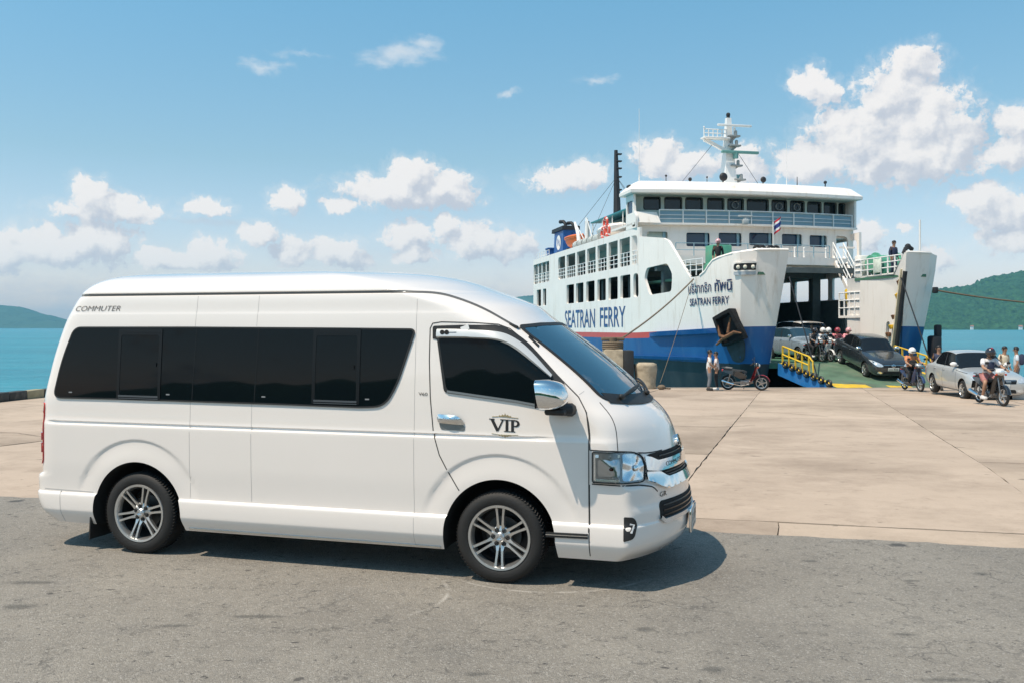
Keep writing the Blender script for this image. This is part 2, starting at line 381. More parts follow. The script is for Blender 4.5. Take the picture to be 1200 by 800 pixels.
# ---- asphalt
def asphalt_mat():
    m = bpy.data.materials.new('worn_asphalt'); m.use_nodes = True; nt = m.node_tree; N = nt.nodes; L = nt.links; b = N['Principled BSDF']
    t = N.new('ShaderNodeTexCoord').outputs['Object']
    def noi(scale, det=5, ro=.6):
        n = N.new('ShaderNodeTexNoise'); n.inputs['Scale'].default_value = scale; n.inputs['Detail'].default_value = det; n.inputs['Roughness'].default_value = ro; L.new(t, n.inputs['Vector']); return n.outputs[0]
    def rng(x, a, b_, c, d):
        n = N.new('ShaderNodeMapRange'); L.new(x, n.inputs[0])
        for i, s in zip((1, 2, 3, 4), (a, b_, c, d)): n.inputs[i].default_value = s
        return n.outputs[0]
    def mix(f, a, c, bt='MIX'):
        n = N.new('ShaderNodeMix'); n.data_type = 'RGBA'; n.blend_type = bt
        if isinstance(f, float): n.inputs[0].default_value = f
        else: L.new(f, n.inputs[0])
        for i, s in ((6, a), (7, c)):
            if isinstance(s, tuple): n.inputs[i].default_value = (*s, 1)
            else: L.new(s, n.inputs[i])
        return n.outputs[2]
    c = mix(rng(noi(.55, 5, .6), .35, .65, 0, 1), (.212, .193, .166), (.295, .268, .228))
    c = mix(rng(noi(1.3, 7, .75), .54, .72, 0, .45), c, (.155, .148, .138)); c = mix(rng(noi(3.5, 8, .8), .56, .74, 0, .40), c, (.33, .305, .27))
    c = mix(rng(noi(8, 6, .75), .55, .8, 0, .5), c, (.33, .31, .28))
    # stone chips of the surface
    v = N.new('ShaderNodeTexVoronoi'); v.inputs['Scale'].default_value = 100; L.new(t, v.inputs['Vector'])
    g = N.new('ShaderNodeSeparateColor'); L.new(v.outputs['Color'], g.inputs[0])
    c = mix(rng(g.outputs[0], 0, 1, .0, .42), c, (.11, .105, .098)); c = mix(rng(g.outputs[1], .78, 1, 0, .5), c, (.42, .395, .36))
    # tar flecks and small pits, a few per square metre, and fine hair cracks
    for sc, thr, sz in ((5, .80, .10), (11, .72, .13)):
        w_ = N.new('ShaderNodeVectorMath'); w_.operation = 'MULTIPLY_ADD'; nz = N.new('ShaderNodeTexNoise'); nz.inputs['Scale'].default_value = sc*2.2; nz.inputs['Detail'].default_value = 4; L.new(t, nz.inputs['Vector']); L.new(nz.outputs['Color'], w_.inputs[0]); w_.inputs[1].default_value = (.12, .12, .12); L.new(t, w_.inputs[2])
        mp = N.new('ShaderNodeMapping'); mp.inputs['Rotation'].default_value = (0, 0, sc*.3); mp.inputs['Scale'].default_value = (1, 2.1, 1); L.new(w_.outputs[0], mp.inputs[0])
        vf = N.new('ShaderNodeTexVoronoi'); vf.inputs['Scale'].default_value = sc; L.new(mp.outputs[0], vf.inputs['Vector']); gs = N.new('ShaderNodeSeparateColor'); L.new(vf.outputs['Color'], gs.inputs[0])
        mm = N.new('ShaderNodeMath'); mm.operation = 'MULTIPLY'; L.new(rng(vf.outputs['Distance'], sz, sz*1.7, 1, 0), mm.inputs[0]); L.new(rng(gs.outputs[0], thr, thr+.05, 0, .8), mm.inputs[1]); c = mix(mm.outputs[0], c, (.055, .052, .05))
    ve = N.new('ShaderNodeTexVoronoi'); ve.feature = 'DISTANCE_TO_EDGE'; ve.inputs['Scale'].default_value = 1.1; wn_ = N.new('ShaderNodeVectorMath'); wn_.operation = 'MULTIPLY_ADD'; nz = N.new('ShaderNodeTexNoise'); nz.inputs['Scale'].default_value = 2.5; nz.inputs['Detail'].default_value = 6; L.new(t, nz.inputs['Vector']); L.new(nz.outputs['Color'], wn_.inputs[0]); wn_.inputs[1].default_value = (.8, .8, .8); L.new(t, wn_.inputs[2]); L.new(wn_.outputs[0], ve.inputs['Vector'])
    mc = N.new('ShaderNodeMath'); mc.operation = 'MULTIPLY'; L.new(rng(ve.outputs['Distance'], .004, .012, 1, 0), mc.inputs[0]); L.new(rng(noi(.9, 3, .5), .52, .60, 0, .6), mc.inputs[1]); c = mix(mc.outputs[0], c, (.09, .085, .08))
    # oil drips
    v2 = N.new('ShaderNodeTexVoronoi'); v2.inputs['Scale'].default_value = .8; L.new(t, v2.inputs['Vector'])
    n2 = noi(9, 4, .6); dd = N.new('ShaderNodeMath'); dd.operation = 'MULTIPLY_ADD'; L.new(n2, dd.inputs[0]); dd.inputs[1].default_value = .16; L.new(v2.outputs['Distance'], dd.inputs[2])
    c = mix(rng(dd.outputs[0], .12, .155, .85, 0), c, (.055, .055, .055))
    for sc, lo in ((9, .55), (17, .52)):
        ve2 = N.new('ShaderNodeTexVoronoi'); ve2.feature = 'DISTANCE_TO_EDGE'; ve2.inputs['Scale'].default_value = sc; wn2 = N.new('ShaderNodeVectorMath'); wn2.operation = 'MULTIPLY_ADD'; nz = N.new('ShaderNodeTexNoise'); nz.inputs['Scale'].default_value = sc*1.6; nz.inputs['Detail'].default_value = 4; L.new(t, nz.inputs['Vector']); L.new(nz.outputs['Color'], wn2.inputs[0]); wn2.inputs[1].default_value = (2.2/sc, 2.2/sc, 0); L.new(t, wn2.inputs[2]); L.new(wn2.outputs[0], ve2.inputs['Vector'])
        mc = N.new('ShaderNodeMath'); mc.operation = 'MULTIPLY'; L.new(rng(ve2.outputs['Distance'], .02, .06, 1, 0), mc.inputs[0]); L.new(rng(noi(sc*.45, 4, .65), lo, lo+.08, 0, .65), mc.inputs[1]); c = mix(mc.outputs[0], c, (.085, .08, .073))
    # pale scuffed arcs left by turning tyres
    sx = N.new('ShaderNodeSeparateXYZ'); L.new(t, sx.inputs[0])
    for cx, cy, rr, lo in ((-1.1, 6.36, .65, (-.70, 5.98)), (.30, 7.27, .90, (-.3, 5.9)), (-3.0, 7.9, 1.2, (-9, 6.5))):
        ds = N.new('ShaderNodeVectorMath'); ds.operation = 'DISTANCE'; wq = N.new('ShaderNodeVectorMath'); wq.operation = 'MULTIPLY'; L.new(t, wq.inputs[0]); wq.inputs[1].default_value = (1, 1, 0); L.new(wq.outputs[0], ds.inputs[0]); ds.inputs[1].default_value = (cx, cy, 0)
        a_ = N.new('ShaderNodeMath'); a_.operation = 'SUBTRACT'; L.new(ds.outputs['Value'], a_.inputs[0]); a_.inputs[1].default_value = rr
        b_ = N.new('ShaderNodeMath'); b_.operation = 'ABSOLUTE'; L.new(a_.outputs[0], b_.inputs[0]); k1 = rng(b_.outputs[0], .004, .022, 1, 0)
        k2 = rng(sx.outputs[0], lo[0], lo[0]+.05, 0, 1) if cx == -1.1 else rng(sx.outputs[1], 6.55, 6.75, 1, 0)
        m1 = N.new('ShaderNodeMath'); m1.operation = 'MULTIPLY'; L.new(k1, m1.inputs[0]); L.new(k2, m1.inputs[1]); m2 = N.new('ShaderNodeMath'); m2.operation = 'MULTIPLY'; L.new(m1.outputs[0], m2.inputs[0]); L.new(rng(noi(6, 4, .7), .42, .6, 0, .6), m2.inputs[1])
        c = mix(m2.outputs[0], c, (.48, .45, .41))
    # old oil patches where cars stand
    mn = None
    for px, py, w, d in ((755,737,.07,.05), (835,785,.085,.055), (1150,672,.08,.05), (1068,680,.06,.03), (22,710,.11,.06), (205,733,.12,.035), (1060,743,.08,.03), (950,657,.08,.04), (1110,797,.16,.035), (300,722,.18,.04), (35,682,.2,.05), (560,790,.1,.03)):
        y = EYE*FPX/(py-384); x = (px-600)/FPX*y
        q = N.new('ShaderNodeVectorMath'); q.operation = 'MULTIPLY_ADD'; L.new(t, q.inputs[0]); q.inputs[1].default_value = (1/w, 1/d, 0); q.inputs[2].default_value = (-x/w, -y/d, 0)
        ln = N.new('ShaderNodeVectorMath'); ln.operation = 'LENGTH'; L.new(q.outputs[0], ln.inputs[0])
        if mn is None: mn = ln.outputs['Value']
        else: k = N.new('ShaderNodeMath'); k.operation = 'MINIMUM'; L.new(mn, k.inputs[0]); L.new(ln.outputs['Value'], k.inputs[1]); mn = k.outputs[0]
    k = N.new('ShaderNodeMath'); k.operation = 'MULTIPLY_ADD'; L.new(noi(14, 6, .75), k.inputs[0]); k.inputs[1].default_value = 2.6; L.new(mn, k.inputs[2])
    c = mix(rng(k.outputs[0], 1.7, 2.5, .60, 0), c, (.06, .06, .056))
    L.new(c, b.inputs['Base Color']); b.inputs['Roughness'].default_value = .82; b.inputs['Specular IOR Level'].default_value = .3
    h = N.new('ShaderNodeMath'); h.operation = 'ADD'; L.new(noi(120, 3, .7), h.inputs[0]); L.new(rng(v.outputs['Distance'], 0, .6, 1.2, 0), h.inputs[1])
    u = N.new('ShaderNodeBump'); u.inputs['Strength'].default_value = .7; u.inputs['Distance'].default_value = .006; L.new(h.outputs[0], u.inputs['Height']); L.new(u.outputs[0], b.inputs['Normal'])
    return m
def concrete_mat(name, c0, c1, c2, seed):
    m = bpy.data.materials.new(name); m.use_nodes = True; nt = m.node_tree; N = nt.nodes; L = nt.links; b = N['Principled BSDF']
    t0 = N.new('ShaderNodeTexCoord').outputs['Object']; mp = N.new('ShaderNodeMapping'); mp.inputs['Location'].default_value = (seed*13.1, seed*7.7, 0); mp.inputs['Rotation'].default_value = (0, 0, R(13)); L.new(t0, mp.inputs[0]); t = mp.outputs[0]
    mp2 = N.new('ShaderNodeMapping'); mp2.inputs['Scale'].default_value = (.7, 1.1, 1); L.new(t, mp2.inputs[0])
    def noi(scale, det=6, ro=.65, v=None):
        n = N.new('ShaderNodeTexNoise'); n.inputs['Scale'].default_value = scale; n.inputs['Detail'].default_value = det; n.inputs['Roughness'].default_value = ro; L.new(v or t, n.inputs['Vector']); return n.outputs[0]
    def mix(f, lo, hi, amt, a, c):
        r = N.new('ShaderNodeMapRange'); L.new(f, r.inputs[0])
        for i, s in zip((1, 2, 3, 4), (lo, hi, 0, amt)): r.inputs[i].default_value = s
        n = N.new('ShaderNodeMix'); n.data_type = 'RGBA'; L.new(r.outputs[0], n.inputs[0])
        for i, s in ((6, a), (7, c)):
            if isinstance(s, tuple): n.inputs[i].default_value = (*s, 1)
            else: L.new(s, n.inputs[i])
        return n.outputs[2]
    c = mix(noi(.35, v=mp2.outputs[0]), .35, .65, 1, c0, c1)
    c = mix(noi(1.1, v=mp2.outputs[0]), .54, .76, .5, c, c2)
    c = mix(noi(2.2, 8, .78), .54, .74, .55, c, tuple(x*.82 for x in c2)); c = mix(noi(6, 8, .8), .60, .74, .6, c, tuple(x*.55 for x in c2)); c = mix(noi(.8, 7, .72), .60, .72, .7, c, tuple(x*1.10 for x in c0)); c = mix(noi(.22, 6, .7), .46, .68, .8, c, tuple(x*.80 for x in c2))
    c = mix(noi(60, 3), .5, .8, .4, c, tuple(x*1.15 for x in c0))
    for sc in (1.7, 4.5):
        nz = N.new('ShaderNodeTexNoise'); nz.inputs['Scale'].default_value = sc*3; nz.inputs['Detail'].default_value = 5; L.new(t, nz.inputs['Vector']); w_ = N.new('ShaderNodeVectorMath'); w_.operation = 'MULTIPLY_ADD'; L.new(nz.outputs['Color'], w_.inputs[0]); w_.inputs[1].default_value = (.5/sc, .5/sc, 0); L.new(mp2.outputs[0], w_.inputs[2])
        vf = N.new('ShaderNodeTexVoronoi'); vf.inputs['Scale'].default_value = sc; L.new(w_.outputs[0], vf.inputs['Vector']); gs = N.new('ShaderNodeSeparateColor'); L.new(vf.outputs['Color'], gs.inputs[0])
        r1 = N.new('ShaderNodeMapRange'); L.new(vf.outputs['Distance'], r1.inputs[0])
        for i, s in zip((1, 2, 3, 4), (.05, .12, 1, 0)): r1.inputs[i].default_value = s
        r2 = N.new('ShaderNodeMath'); r2.operation = 'GREATER_THAN'; L.new(gs.outputs[0], r2.inputs[0]); r2.inputs[1].default_value = .72
        r3 = N.new('ShaderNodeMath'); r3.operation = 'MULTIPLY'; L.new(r1.outputs[0], r3.inputs[0]); L.new(r2.outputs[0], r3.inputs[1])
        c = mix(r3.outputs[0], 0, 1, .65, c, (.10, .085, .07))
    L.new(c, b.inputs['Base Color']); b.inputs['Roughness'].default_value = .85; b.inputs['Specular IOR Level'].default_value = .25
    u = N.new('ShaderNodeBump'); u.inputs['Strength'].default_value = .5; u.inputs['Distance'].default_value = .01; L.new(noi(22, 8, .75), u.inputs['Height']); L.new(u.outputs[0], b.inputs['Normal'])
    return m
M_ASPH = asphalt_mat()
M_CONC = [concrete_mat('sunbaked_concrete', (.47, .375, .295), (.405, .32, .25), (.27, .205, .155), 0),
          concrete_mat('sunbaked_concrete_pale', (.49, .39, .305), (.42, .335, .26), (.29, .225, .17), 1),
          concrete_mat('sunbaked_concrete_dull', (.45, .36, .28), (.385, .305, .24), (.26, .20, .15), 2)]
M_JOINT = mat('joint_dirt', (.085, .07, .055), .95, var=.3, vscale=3)
M_KERBK = mat('black_kerb_paint', (.035, .033, .03), .7, var=.3, dirt=(.18, .16, .13), dscale=4)
M_KERBY = mat('faded_kerb_paint', (.34, .29, .17), .7, var=.15, dirt=(.3, .25, .18), dscale=5, damt=.8)
M_QUAY = mat('stained_quay_wall', (.22, .19, .16), .9, var=.2, dirt=(.06, .055, .05), dscale=.8, damt=.8)

QUAY_Y = 36.0; QUAY_XL = -15.3
# asphalt sheet: slight unevenness, laid proud of the concrete edge strip
mb = MB(); NX, NY = 520, 36; V = []
for j in range(NY+1):
    for i in range(NX+1):
        a = lerp(-34, 40, i/NX); bb = lerp(-26, 0, j/NY)
        x, y = ab(a, bb)
        if j == NY: x, y = x+.0, y+.05*noise.noise(Vector((a*1.3, 3, 0)))+.045*noise.noise(Vector((a*5, 5, 0)))
        V.append((x, y, .012*noise.noise(Vector((x*.25, y*.25, 0))) if j < NY-4 and abs(a) < 30 else 0.0))
mb.add(V, [(j*(NX+1)+i, j*(NX+1)+i+1, (j+1)*(NX+1)+i+1, (j+1)*(NX+1)+i) for j in range(NY) for i in range(NX)])
mb.build('asphalt_road', M_ASPH, kind='structure')
# concrete apron: a dirt bed under separately cast slabs
mb = MB()
ys = [4+i*1.0 for i in range(33)]
ys = [y for y in ys if y < QUAY_Y-.3]+[QUAY_Y-.3]
V = []
for y in ys:
    for x in (QUAY_XL+.2, 60): V.append((x, y, ground_z(y)-.035))
mb.add(V, [(2*i, 2*i+1, 2*i+3, 2*i+2) for i in range(len(ys)-1)])
apron = mb.build('concrete_apron', M_JOINT, kind='structure')
S_DIR = Vector((.30, .954)).normalized()               # direction of the long joints towards the sea
def slab_poly(u0, u1, b0, b1, g=.007, g0=.007, g1=.007):
    """slab between two long joints (u along the asphalt edge) and two cross joints"""
    def pt(u, b, du, db):
        k = (b)/A_N.dot(S_DIR); p = A_PT+A_DIR*u+S_DIR*k; p = p+A_DIR*du+A_N*db; return (p.x, p.y)
    return [pt(u0, b0, g, g0), pt(u1, b0, -g, g0), pt(u1, b1, -g, -g1), pt(u0, b1, g, -g1)]
def clip_poly(poly, nx, ny, d):
    out = []
    for i in range(len(poly)):
        a, b = poly[i], poly[(i+1) % len(poly)]; fa = a[0]*nx+a[1]*ny-d; fb = b[0]*nx+b[1]*ny-d
        if fa <= 0: out.append(a)
        if fa*fb < 0: t = fa/(fa-fb); out.append((a[0]+(b[0]-a[0])*t, a[1]+(b[1]-a[1])*t))
    return out
rs = random.Random(11)
rows = [(-.25, .62), (.62, 5.45), (5.45, 13.2), (13.2, 25.6), (25.6, 38)]
for ri, (b0, b1) in enumerate(rows):
    w = 7.3 if ri == 0 else 3.72
    for k in range(-9, 16):
        u0 = 1.35+k*w+(1.1 if ri == 0 else 0); u1 = u0+w
        poly = slab_poly(u0, u1, b0, b1, .007, .018 if ri == 1 else .005, .018 if ri == 0 else .005)
        poly = clip_poly(poly, -1, 0, -QUAY_XL-.32); 
        if len(poly) > 2: poly = clip_poly(poly, 0, 1, QUAY_Y-.42)
        if len(poly) > 2: poly = clip_poly(poly, 1, 0, 44)
        if len(poly) < 3: continue
        area = abs(sum(poly[i][0]*poly[(i+1) % len(poly)][1]-poly[(i+1) % len(poly)][0]*poly[i][1] for i in range(len(poly))))/2
        if area < .3: continue
        sd_ = rs.random()*50; dz = rs.uniform(-.006, .006)-.008
        pts = dense(poly, .22)
        pts = [(x+.018*noise.noise(Vector((x*4, y*4, sd_))), y+.018*noise.noise(Vector((x*4, y*4, sd_+9)))) for x, y in pts]
        mb = MB()
        mb.plate(pts, lambda x, y, d, dz=dz: (x, y, ground_z(y)+dz+d+(.004*noise.noise(Vector((x*.6, y*.6, 2))))), .12, res=1.6)
        mb.build('slab', M_CONC[rs.randrange(3)], apron, smooth=True)
# hair cracks that wander over the slabs
for ps in ([(3.0, 18.5), (4.2, 18.1), (5.0, 18.6)], [(6.2, 22.4), (7.0, 21.6), (7.3, 20.8)], [(-8.2, 16.0), (-9.5, 17.2), (-11.2, 17.0)]):
    q = chaikin(ps, 2, False); q = [(a+.05*noise.noise(Vector((a*5, b*5, 1))), b+.05*noise.noise(Vector((a*5, b*5, 2)))) for a, b in dense(q, .15, False)]
    mb = MB(); mb.ribbon(q, lambda t: .004+.012*math.sin(PI*t), lambda u, v, o: (u, v, ground_z(v)+.003+max(o, 0)), .002, th=0); mb.build('hair_crack', M_JOINT, apron)
# quay edge beam and walls
mb = MB()
mb.box(((QUAY_XL+60)/2, QUAY_Y-.2, -.65), (60-QUAY_XL, .4, .3+.012))
mb.box((QUAY_XL+.15, (QUAY_Y+2)/2, -1.75), (.3, QUAY_Y-2, 2.2)); mb.box(((QUAY_XL+60)/2, QUAY_Y-.15, -1.9), (60-QUAY_XL-.02, .3, 2.2))
mb.build('quay_wall', M_QUAY, kind='structure')
k0 = empty('kerb', (QUAY_XL+.16, 24, 0)); tag(k0, 'low black kerb with a faded yellow block along the left edge of the quay', 'kerb')
for i in range(24):
    y = -10+i*1.6; yc = 12+i*1.0
    mb = MB(); z = ground_z(yc+.5)
    mb.rbox((0, yc+.5-24, z+.115), (.30, .985, .29), .03)
    mb.build('kerb_block', M_KERBY if i == 16 else M_KERBK, k0)

# ---- the sea
def sea_mat():
    m = bpy.data.materials.new('turquoise_sea'); m.use_nodes = True; nt = m.node_tree; N = nt.nodes; L = nt.links; b = N['Principled BSDF']
    t = N.new('ShaderNodeTexCoord').outputs['Object']
    def noi(sc, det, ro, stretch):
        mp = N.new('ShaderNodeMapping'); mp.inputs['Scale'].default_value = stretch; L.new(t, mp.inputs[0])
        n = N.new('ShaderNodeTexNoise'); n.inputs['Scale'].default_value = sc; n.inputs['Detail'].default_value = det; n.inputs['Roughness'].default_value = ro; L.new(mp.outputs[0], n.inputs['Vector']); return n.outputs[0]
    r = N.new('ShaderNodeValToRGB'); e = r.color_ramp.elements
    e[0].position = .38; e[0].color = (.004, .150, .215, 1); e[1].position = .62; e[1].color = (.026, .275, .345, 1)
    ws_ = N.new('ShaderNodeMix'); ws_.data_type = 'FLOAT'; ws_.inputs[0].default_value = .5; L.new(noi(.02, 6, .62, (.35, 1.0, 1)), ws_.inputs[2]); L.new(noi(.22, 6, .7, (.45, 1.0, 1)), ws_.inputs[3]); L.new(ws_.outputs[0], r.inputs[0])
    w = N.new('ShaderNodeMapRange'); L.new(noi(.3, 5, .7, (.5, 1, 1)), w.inputs[0]); w.inputs[1].default_value = .70; w.inputs[2].default_value = .8; w.inputs[4].default_value = .35
    x = N.new('ShaderNodeMix'); x.data_type = 'RGBA'; L.new(w.outputs[0], x.inputs[0]); L.new(r.outputs[0], x.inputs[6]); x.inputs[7].default_value = (.5, .62, .64, 1)
    L.new(x.outputs[2], b.inputs['Base Color']); b.inputs['Roughness'].default_value = .28; b.inputs['IOR'].default_value = 1.333; b.inputs['Specular IOR Level'].default_value = .32
    a = N.new('ShaderNodeMath'); a.operation = 'ADD'; L.new(noi(.45, 6, .68, (.6, 1, 1)), a.inputs[0]); L.new(noi(.09, 3, .5, (.5, 1, 1)), a.inputs[1])
    u = N.new('ShaderNodeBump'); u.inputs['Strength'].default_value = .9; u.inputs['Distance'].default_value = .8; L.new(a.outputs[0], u.inputs['Height']); L.new(u.outputs[0], b.inputs['Normal'])
    return m
mb = MB(); mb.add([(-9000, -400, SEA_Z), (9000, -400, SEA_Z), (9000, 9000, SEA_Z), (-9000, 9000, SEA_Z)], [(0, 1, 2, 3)])
mb.build('sea', sea_mat(), kind='structure')

# ---- wooded island on the right, far hills on the left
def forest_mat(name, lo, hi, soil):
    m = bpy.data.materials.new(name); m.use_nodes = True; nt = m.node_tree; N = nt.nodes; L = nt.links; b = N['Principled BSDF']
    t = N.new('ShaderNodeTexCoord').outputs['Object']
    def noi(sc, det=4, ro=.6):
        n = N.new('ShaderNodeTexNoise'); n.inputs['Scale'].default_value = sc; n.inputs['Detail'].default_value = det; n.inputs['Roughness'].default_value = ro; L.new(t, n.inputs['Vector']); return n.outputs[0]
    r = N.new('ShaderNodeValToRGB'); e = r.color_ramp.elements; e[0].position = .35; e[0].color = (*lo, 1); e[1].position = .68; e[1].color = (*hi, 1); L.new(noi(.085, 7, .78), r.inputs[0])
    w = N.new('ShaderNodeMapRange'); L.new(noi(.011, 3), w.inputs[0]); w.inputs[1].default_value = .70; w.inputs[2].default_value = .76; w.inputs[4].default_value = .7
    x = N.new('ShaderNodeMix'); x.data_type = 'RGBA'; L.new(w.outputs[0], x.inputs[0]); L.new(r.outputs[0], x.inputs[6]); x.inputs[7].default_value = (*soil, 1)
    L.new(x.outputs[2], b.inputs['Base Color']); b.inputs['Roughness'].default_value = .95; b.inputs['Specular IOR Level'].default_value = .1
    return m
def ridge(name, pts, Y, depth, m, nx, ny, rough, crown):
    """pts: (x in metres, height in metres) along the crest; the slope rises from the shore to the crest and falls behind"""
    xs = [p[0] for p in pts]; hs = [p[1] for p in pts]; V = []
    for j in range(ny+1):
        t = j/ny; prof = math.sin(min(1, t/.62)*PI/2) if t < .62 else math.cos((t-.62)/.38*PI/2)
        for i in range(nx+1):
            x = lerp(xs[0], xs[-1], i/nx); y = Y+depth*t
            h = interp(x, xs, hs)
            big = noise.fractal(Vector((x*rough, y*rough, 4)), 1.0, 2.0, 4)
            z = h*prof*(1+.22*big*(1-t*.4))
            if 0 < j < ny: z += max(0, crown*(.35+abs(noise.noise(Vector((x/11, y/11, 0))))*1.6+.8*noise.noise(Vector((x/5, y/5, 3)))))*min(1, z/12)
            yy = y+(-depth*.10*noise.fractal(Vector((x*rough*1.5, 0, 7)), 1, 2, 3) if j < ny*.5 else 0)
            V.append((x, yy, SEA_Z-.5+z if 0 < j < ny else SEA_Z-1.0))
    mb = MB(); mb.add(V, [(j*(nx+1)+i, j*(nx+1)+i+1, (j+1)*(nx+1)+i+1, (j+1)*(nx+1)+i) for j in range(ny) for i in range(nx)])
    return mb.build(name, m, kind='structure', smooth=False)
M_FOREST = forest_mat('island_forest', (.003, .024, .014), (.050, .135, .050), (.22, .20, .16))
def crest(lst, Y): return [((px-600)/FPX*Y, (384-py)/FPX*Y+4.2 if py < 384 else 0) for px, py in lst]
ridge('island_hill', crest([(760,384),(800,372),(860,366),(930,362),(1000,358),(1050,350),(1090,341),(1117,335),(1150,331),(1172,322),(1200,320),(1260,312),(1340,318),(1450,330),(1600,350),(1700,384)], 2250), 1750, 800, M_FOREST, 620, 80, 1/260, 5.5)
M_FAR = forest_mat('far_hill_forest', (.028, .07, .03), (.06, .11, .045), (.1, .12, .06))
ridge('far_hill', crest([(-420,384),(-330,366),(-240,358),(-150,364),(-80,357),(-20,359),(5,361),(22,363),(38,369),(52,371),(66,375),(85,378),(110,384)], 5200), 4700, 900, M_FAR, 300, 30, 1/700, 4)
ridge('far_headland', crest([(470,384),(520,372),(560,358),(600,347),(625,345),(660,352),(720,368),(800,384)], 5600), 5200, 900, M_FAR, 160, 24, 1/700, 4)
# wooded shore behind the photographer, seen only as the dark band mirrored in the van's windows
ridge('shore_hill', [(-190, 0), (-120, 9), (-60, 11), (-10, 9), (50, 12), (110, 9), (190, 0)], -110, 30, M_FOREST, 160, 16, 1/40, 2.0)
M_HUT = mat('white_hut_wall', (.75, .74, .70), .8)
M_HUTROOF = mat('rusty_hut_roof', (.35, .16, .10), .8)
def shore_hut(px, Y, w, h, label):
    x = (px-600)/FPX*Y; e = empty('hut', (x, Y, SEA_Z)); tag(e, label, 'hut', 'huts on the island shore')
    m = MB(); m.box((0, 0, h/2), (w, w*.7, h)); m.build('wall', M_HUT, e)
    m = MB(); V = [(-w*.6, -w*.45, h), (w*.6, -w*.45, h), (w*.6, w*.45, h), (-w*.6, w*.45, h), (-w*.6, 0, h*1.45), (w*.6, 0, h*1.45)]
    m.add(V, [(0, 1, 5, 4), (2, 3, 4, 5), (0, 4, 3), (1, 2, 5), (3, 2, 1, 0)]); m.build('roof', M_HUTROOF, e)
shore_hut(1139, 1735, 5, 6, 'tiny white hut on the island shore to the left of the far one')
shore_hut(1196, 1735, 6, 6, 'tiny white hut on the island shore at the right picture edge')
# ---- air: pale haze that fades the hills
def haze():
    m = bpy.data.materials.new('sea_haze'); m.use_nodes = True; nt = m.node_tree; nt.nodes.clear()
    v = nt.nodes.new('ShaderNodeVolumePrincipled'); v.inputs['Color'].default_value = (.30, .72, 1.0, 1); v.inputs['Density'].default_value = .00013; v.inputs['Anisotropy'].default_value = .1
    o = nt.nodes.new('ShaderNodeOutputMaterial'); nt.links.new(v.outputs[0], o.inputs['Volume'])
    b = MB(); b.box((0, 4200, 85), (18400, 9700, 2*(85-SEA_Z+1.0)))
    b.build('haze', m, kind='stuff', smooth=False)
haze()
# ---- van body surface: horizontal slices, each a rounded plan outline (pchip tables, metres) ----
def pchip(xs, ys):
    xs=np.array(xs,float); ys=np.array(ys,float); h=np.diff(xs); d=np.diff(ys)/h
    m=np.zeros(len(xs)); m[0]=d[0]; m[-1]=d[-1]
    for i in range(1,len(xs)-1):
        if d[i-1]*d[i]>0:
            w1=2*h[i]+h[i-1]; w2=h[i]+2*h[i-1]; m[i]=(w1+w2)/(w1/d[i-1]+w2/d[i])
    def f(x):
        x=np.clip(x,xs[0],xs[-1]); i=np.clip(np.searchsorted(xs,x,side='right')-1,0,len(xs)-2)
        t=(x-xs[i])/h[i]
        return ((1+2*t)*(1-t)**2*ys[i]+t*(1-t)**2*h[i]*m[i]+t*t*(3-2*t)*ys[i+1]+t*t*(t-1)*h[i]*m[i+1])
    return f
VW=pchip([.215,.225,.235,.312,.335,.40,.452,.466,.479,.75,1.04,1.085,1.10,1.25,1.86,1.968,1.985,2.118,2.124,2.14,2.146,2.19,2.24,2.285,2.315,2.333,2.344,2.35],
         [.892,.898,.904,.945,.9515,.953,.951,.947,.932,.943,.946,.938,.936,.931,.893,.884,.880,.864,.856,.856,.864,.842,.79,.70,.57,.42,.26,.10])
VF=pchip([.215,.29,.40,.54,.62,.735,.762,.87,.99,1.13,1.22,1.30,1.45,1.60,1.75,1.86,1.90,1.95,2.035,2.108,2.167,2.248,2.311,2.335,2.35],
         [1.19,1.26,1.285,1.286,1.27,1.262,1.240,1.215,1.18,1.12,1.05,.955,.80,.62,.42,.26,.205,.135,.03,-.15,-.32,-.56,-.90,-1.3,-1.8])
VR=pchip([.215,.3,.46,.60,.63,1.2,1.5,1.875,2.0,2.15,2.24,2.29,2.32,2.335,2.35],
         [-4.12,-4.20,-4.26,-4.265,-4.22,-4.21,-4.15,-4.03,-3.97,-3.87,-3.78,-3.68,-3.52,-3.3,-2.9])
VLR=.28; VNR=3.4
WHEELS=(0.0,-3.11); HUBZ=.335
def sstep(a,b,x):
    t=np.clip((x-a)/(b-a),0,1); return t*t*(3-2*t)
def flare(x,z):
    o=-.0125*sstep(1.048,1.058,z)*sstep(1.082,1.074,z)*sstep(.48,.15,x)
    for cx in WHEELS:
        r=np.hypot(x-cx,z-HUBZ)
        o=o+(-.009*sstep(.612,.592,r)+.010*sstep(.585,.44,r))*sstep(.42,.66,z)
    return o
VL=pchip([.2,.75,1.0,1.3,1.9,2.1,2.35],[.44,.44,.50,.55,.60,.66,.75]); VB=pchip([.2,.75,1.0,1.3,1.9,2.1,2.35],[.30,.30,.27,.20,.22,.30,.40])
VN=pchip([.2,.75,.78,1.0,1.3,1.9,2.1,2.35],[11,11,8,5.4,5.5,4.6,3.4,2.6])
_ARC={}
def fx_of(y,z):
    w=float(VW(z)); n=float(VN(z)); L=float(VL(z)); B=float(VB(z)); t=np.minimum(np.abs(y)/w,1.0)
    return float(VF(z))-L+(L-B*t**2)*np.maximum(0,1-t**n)**(1/n)
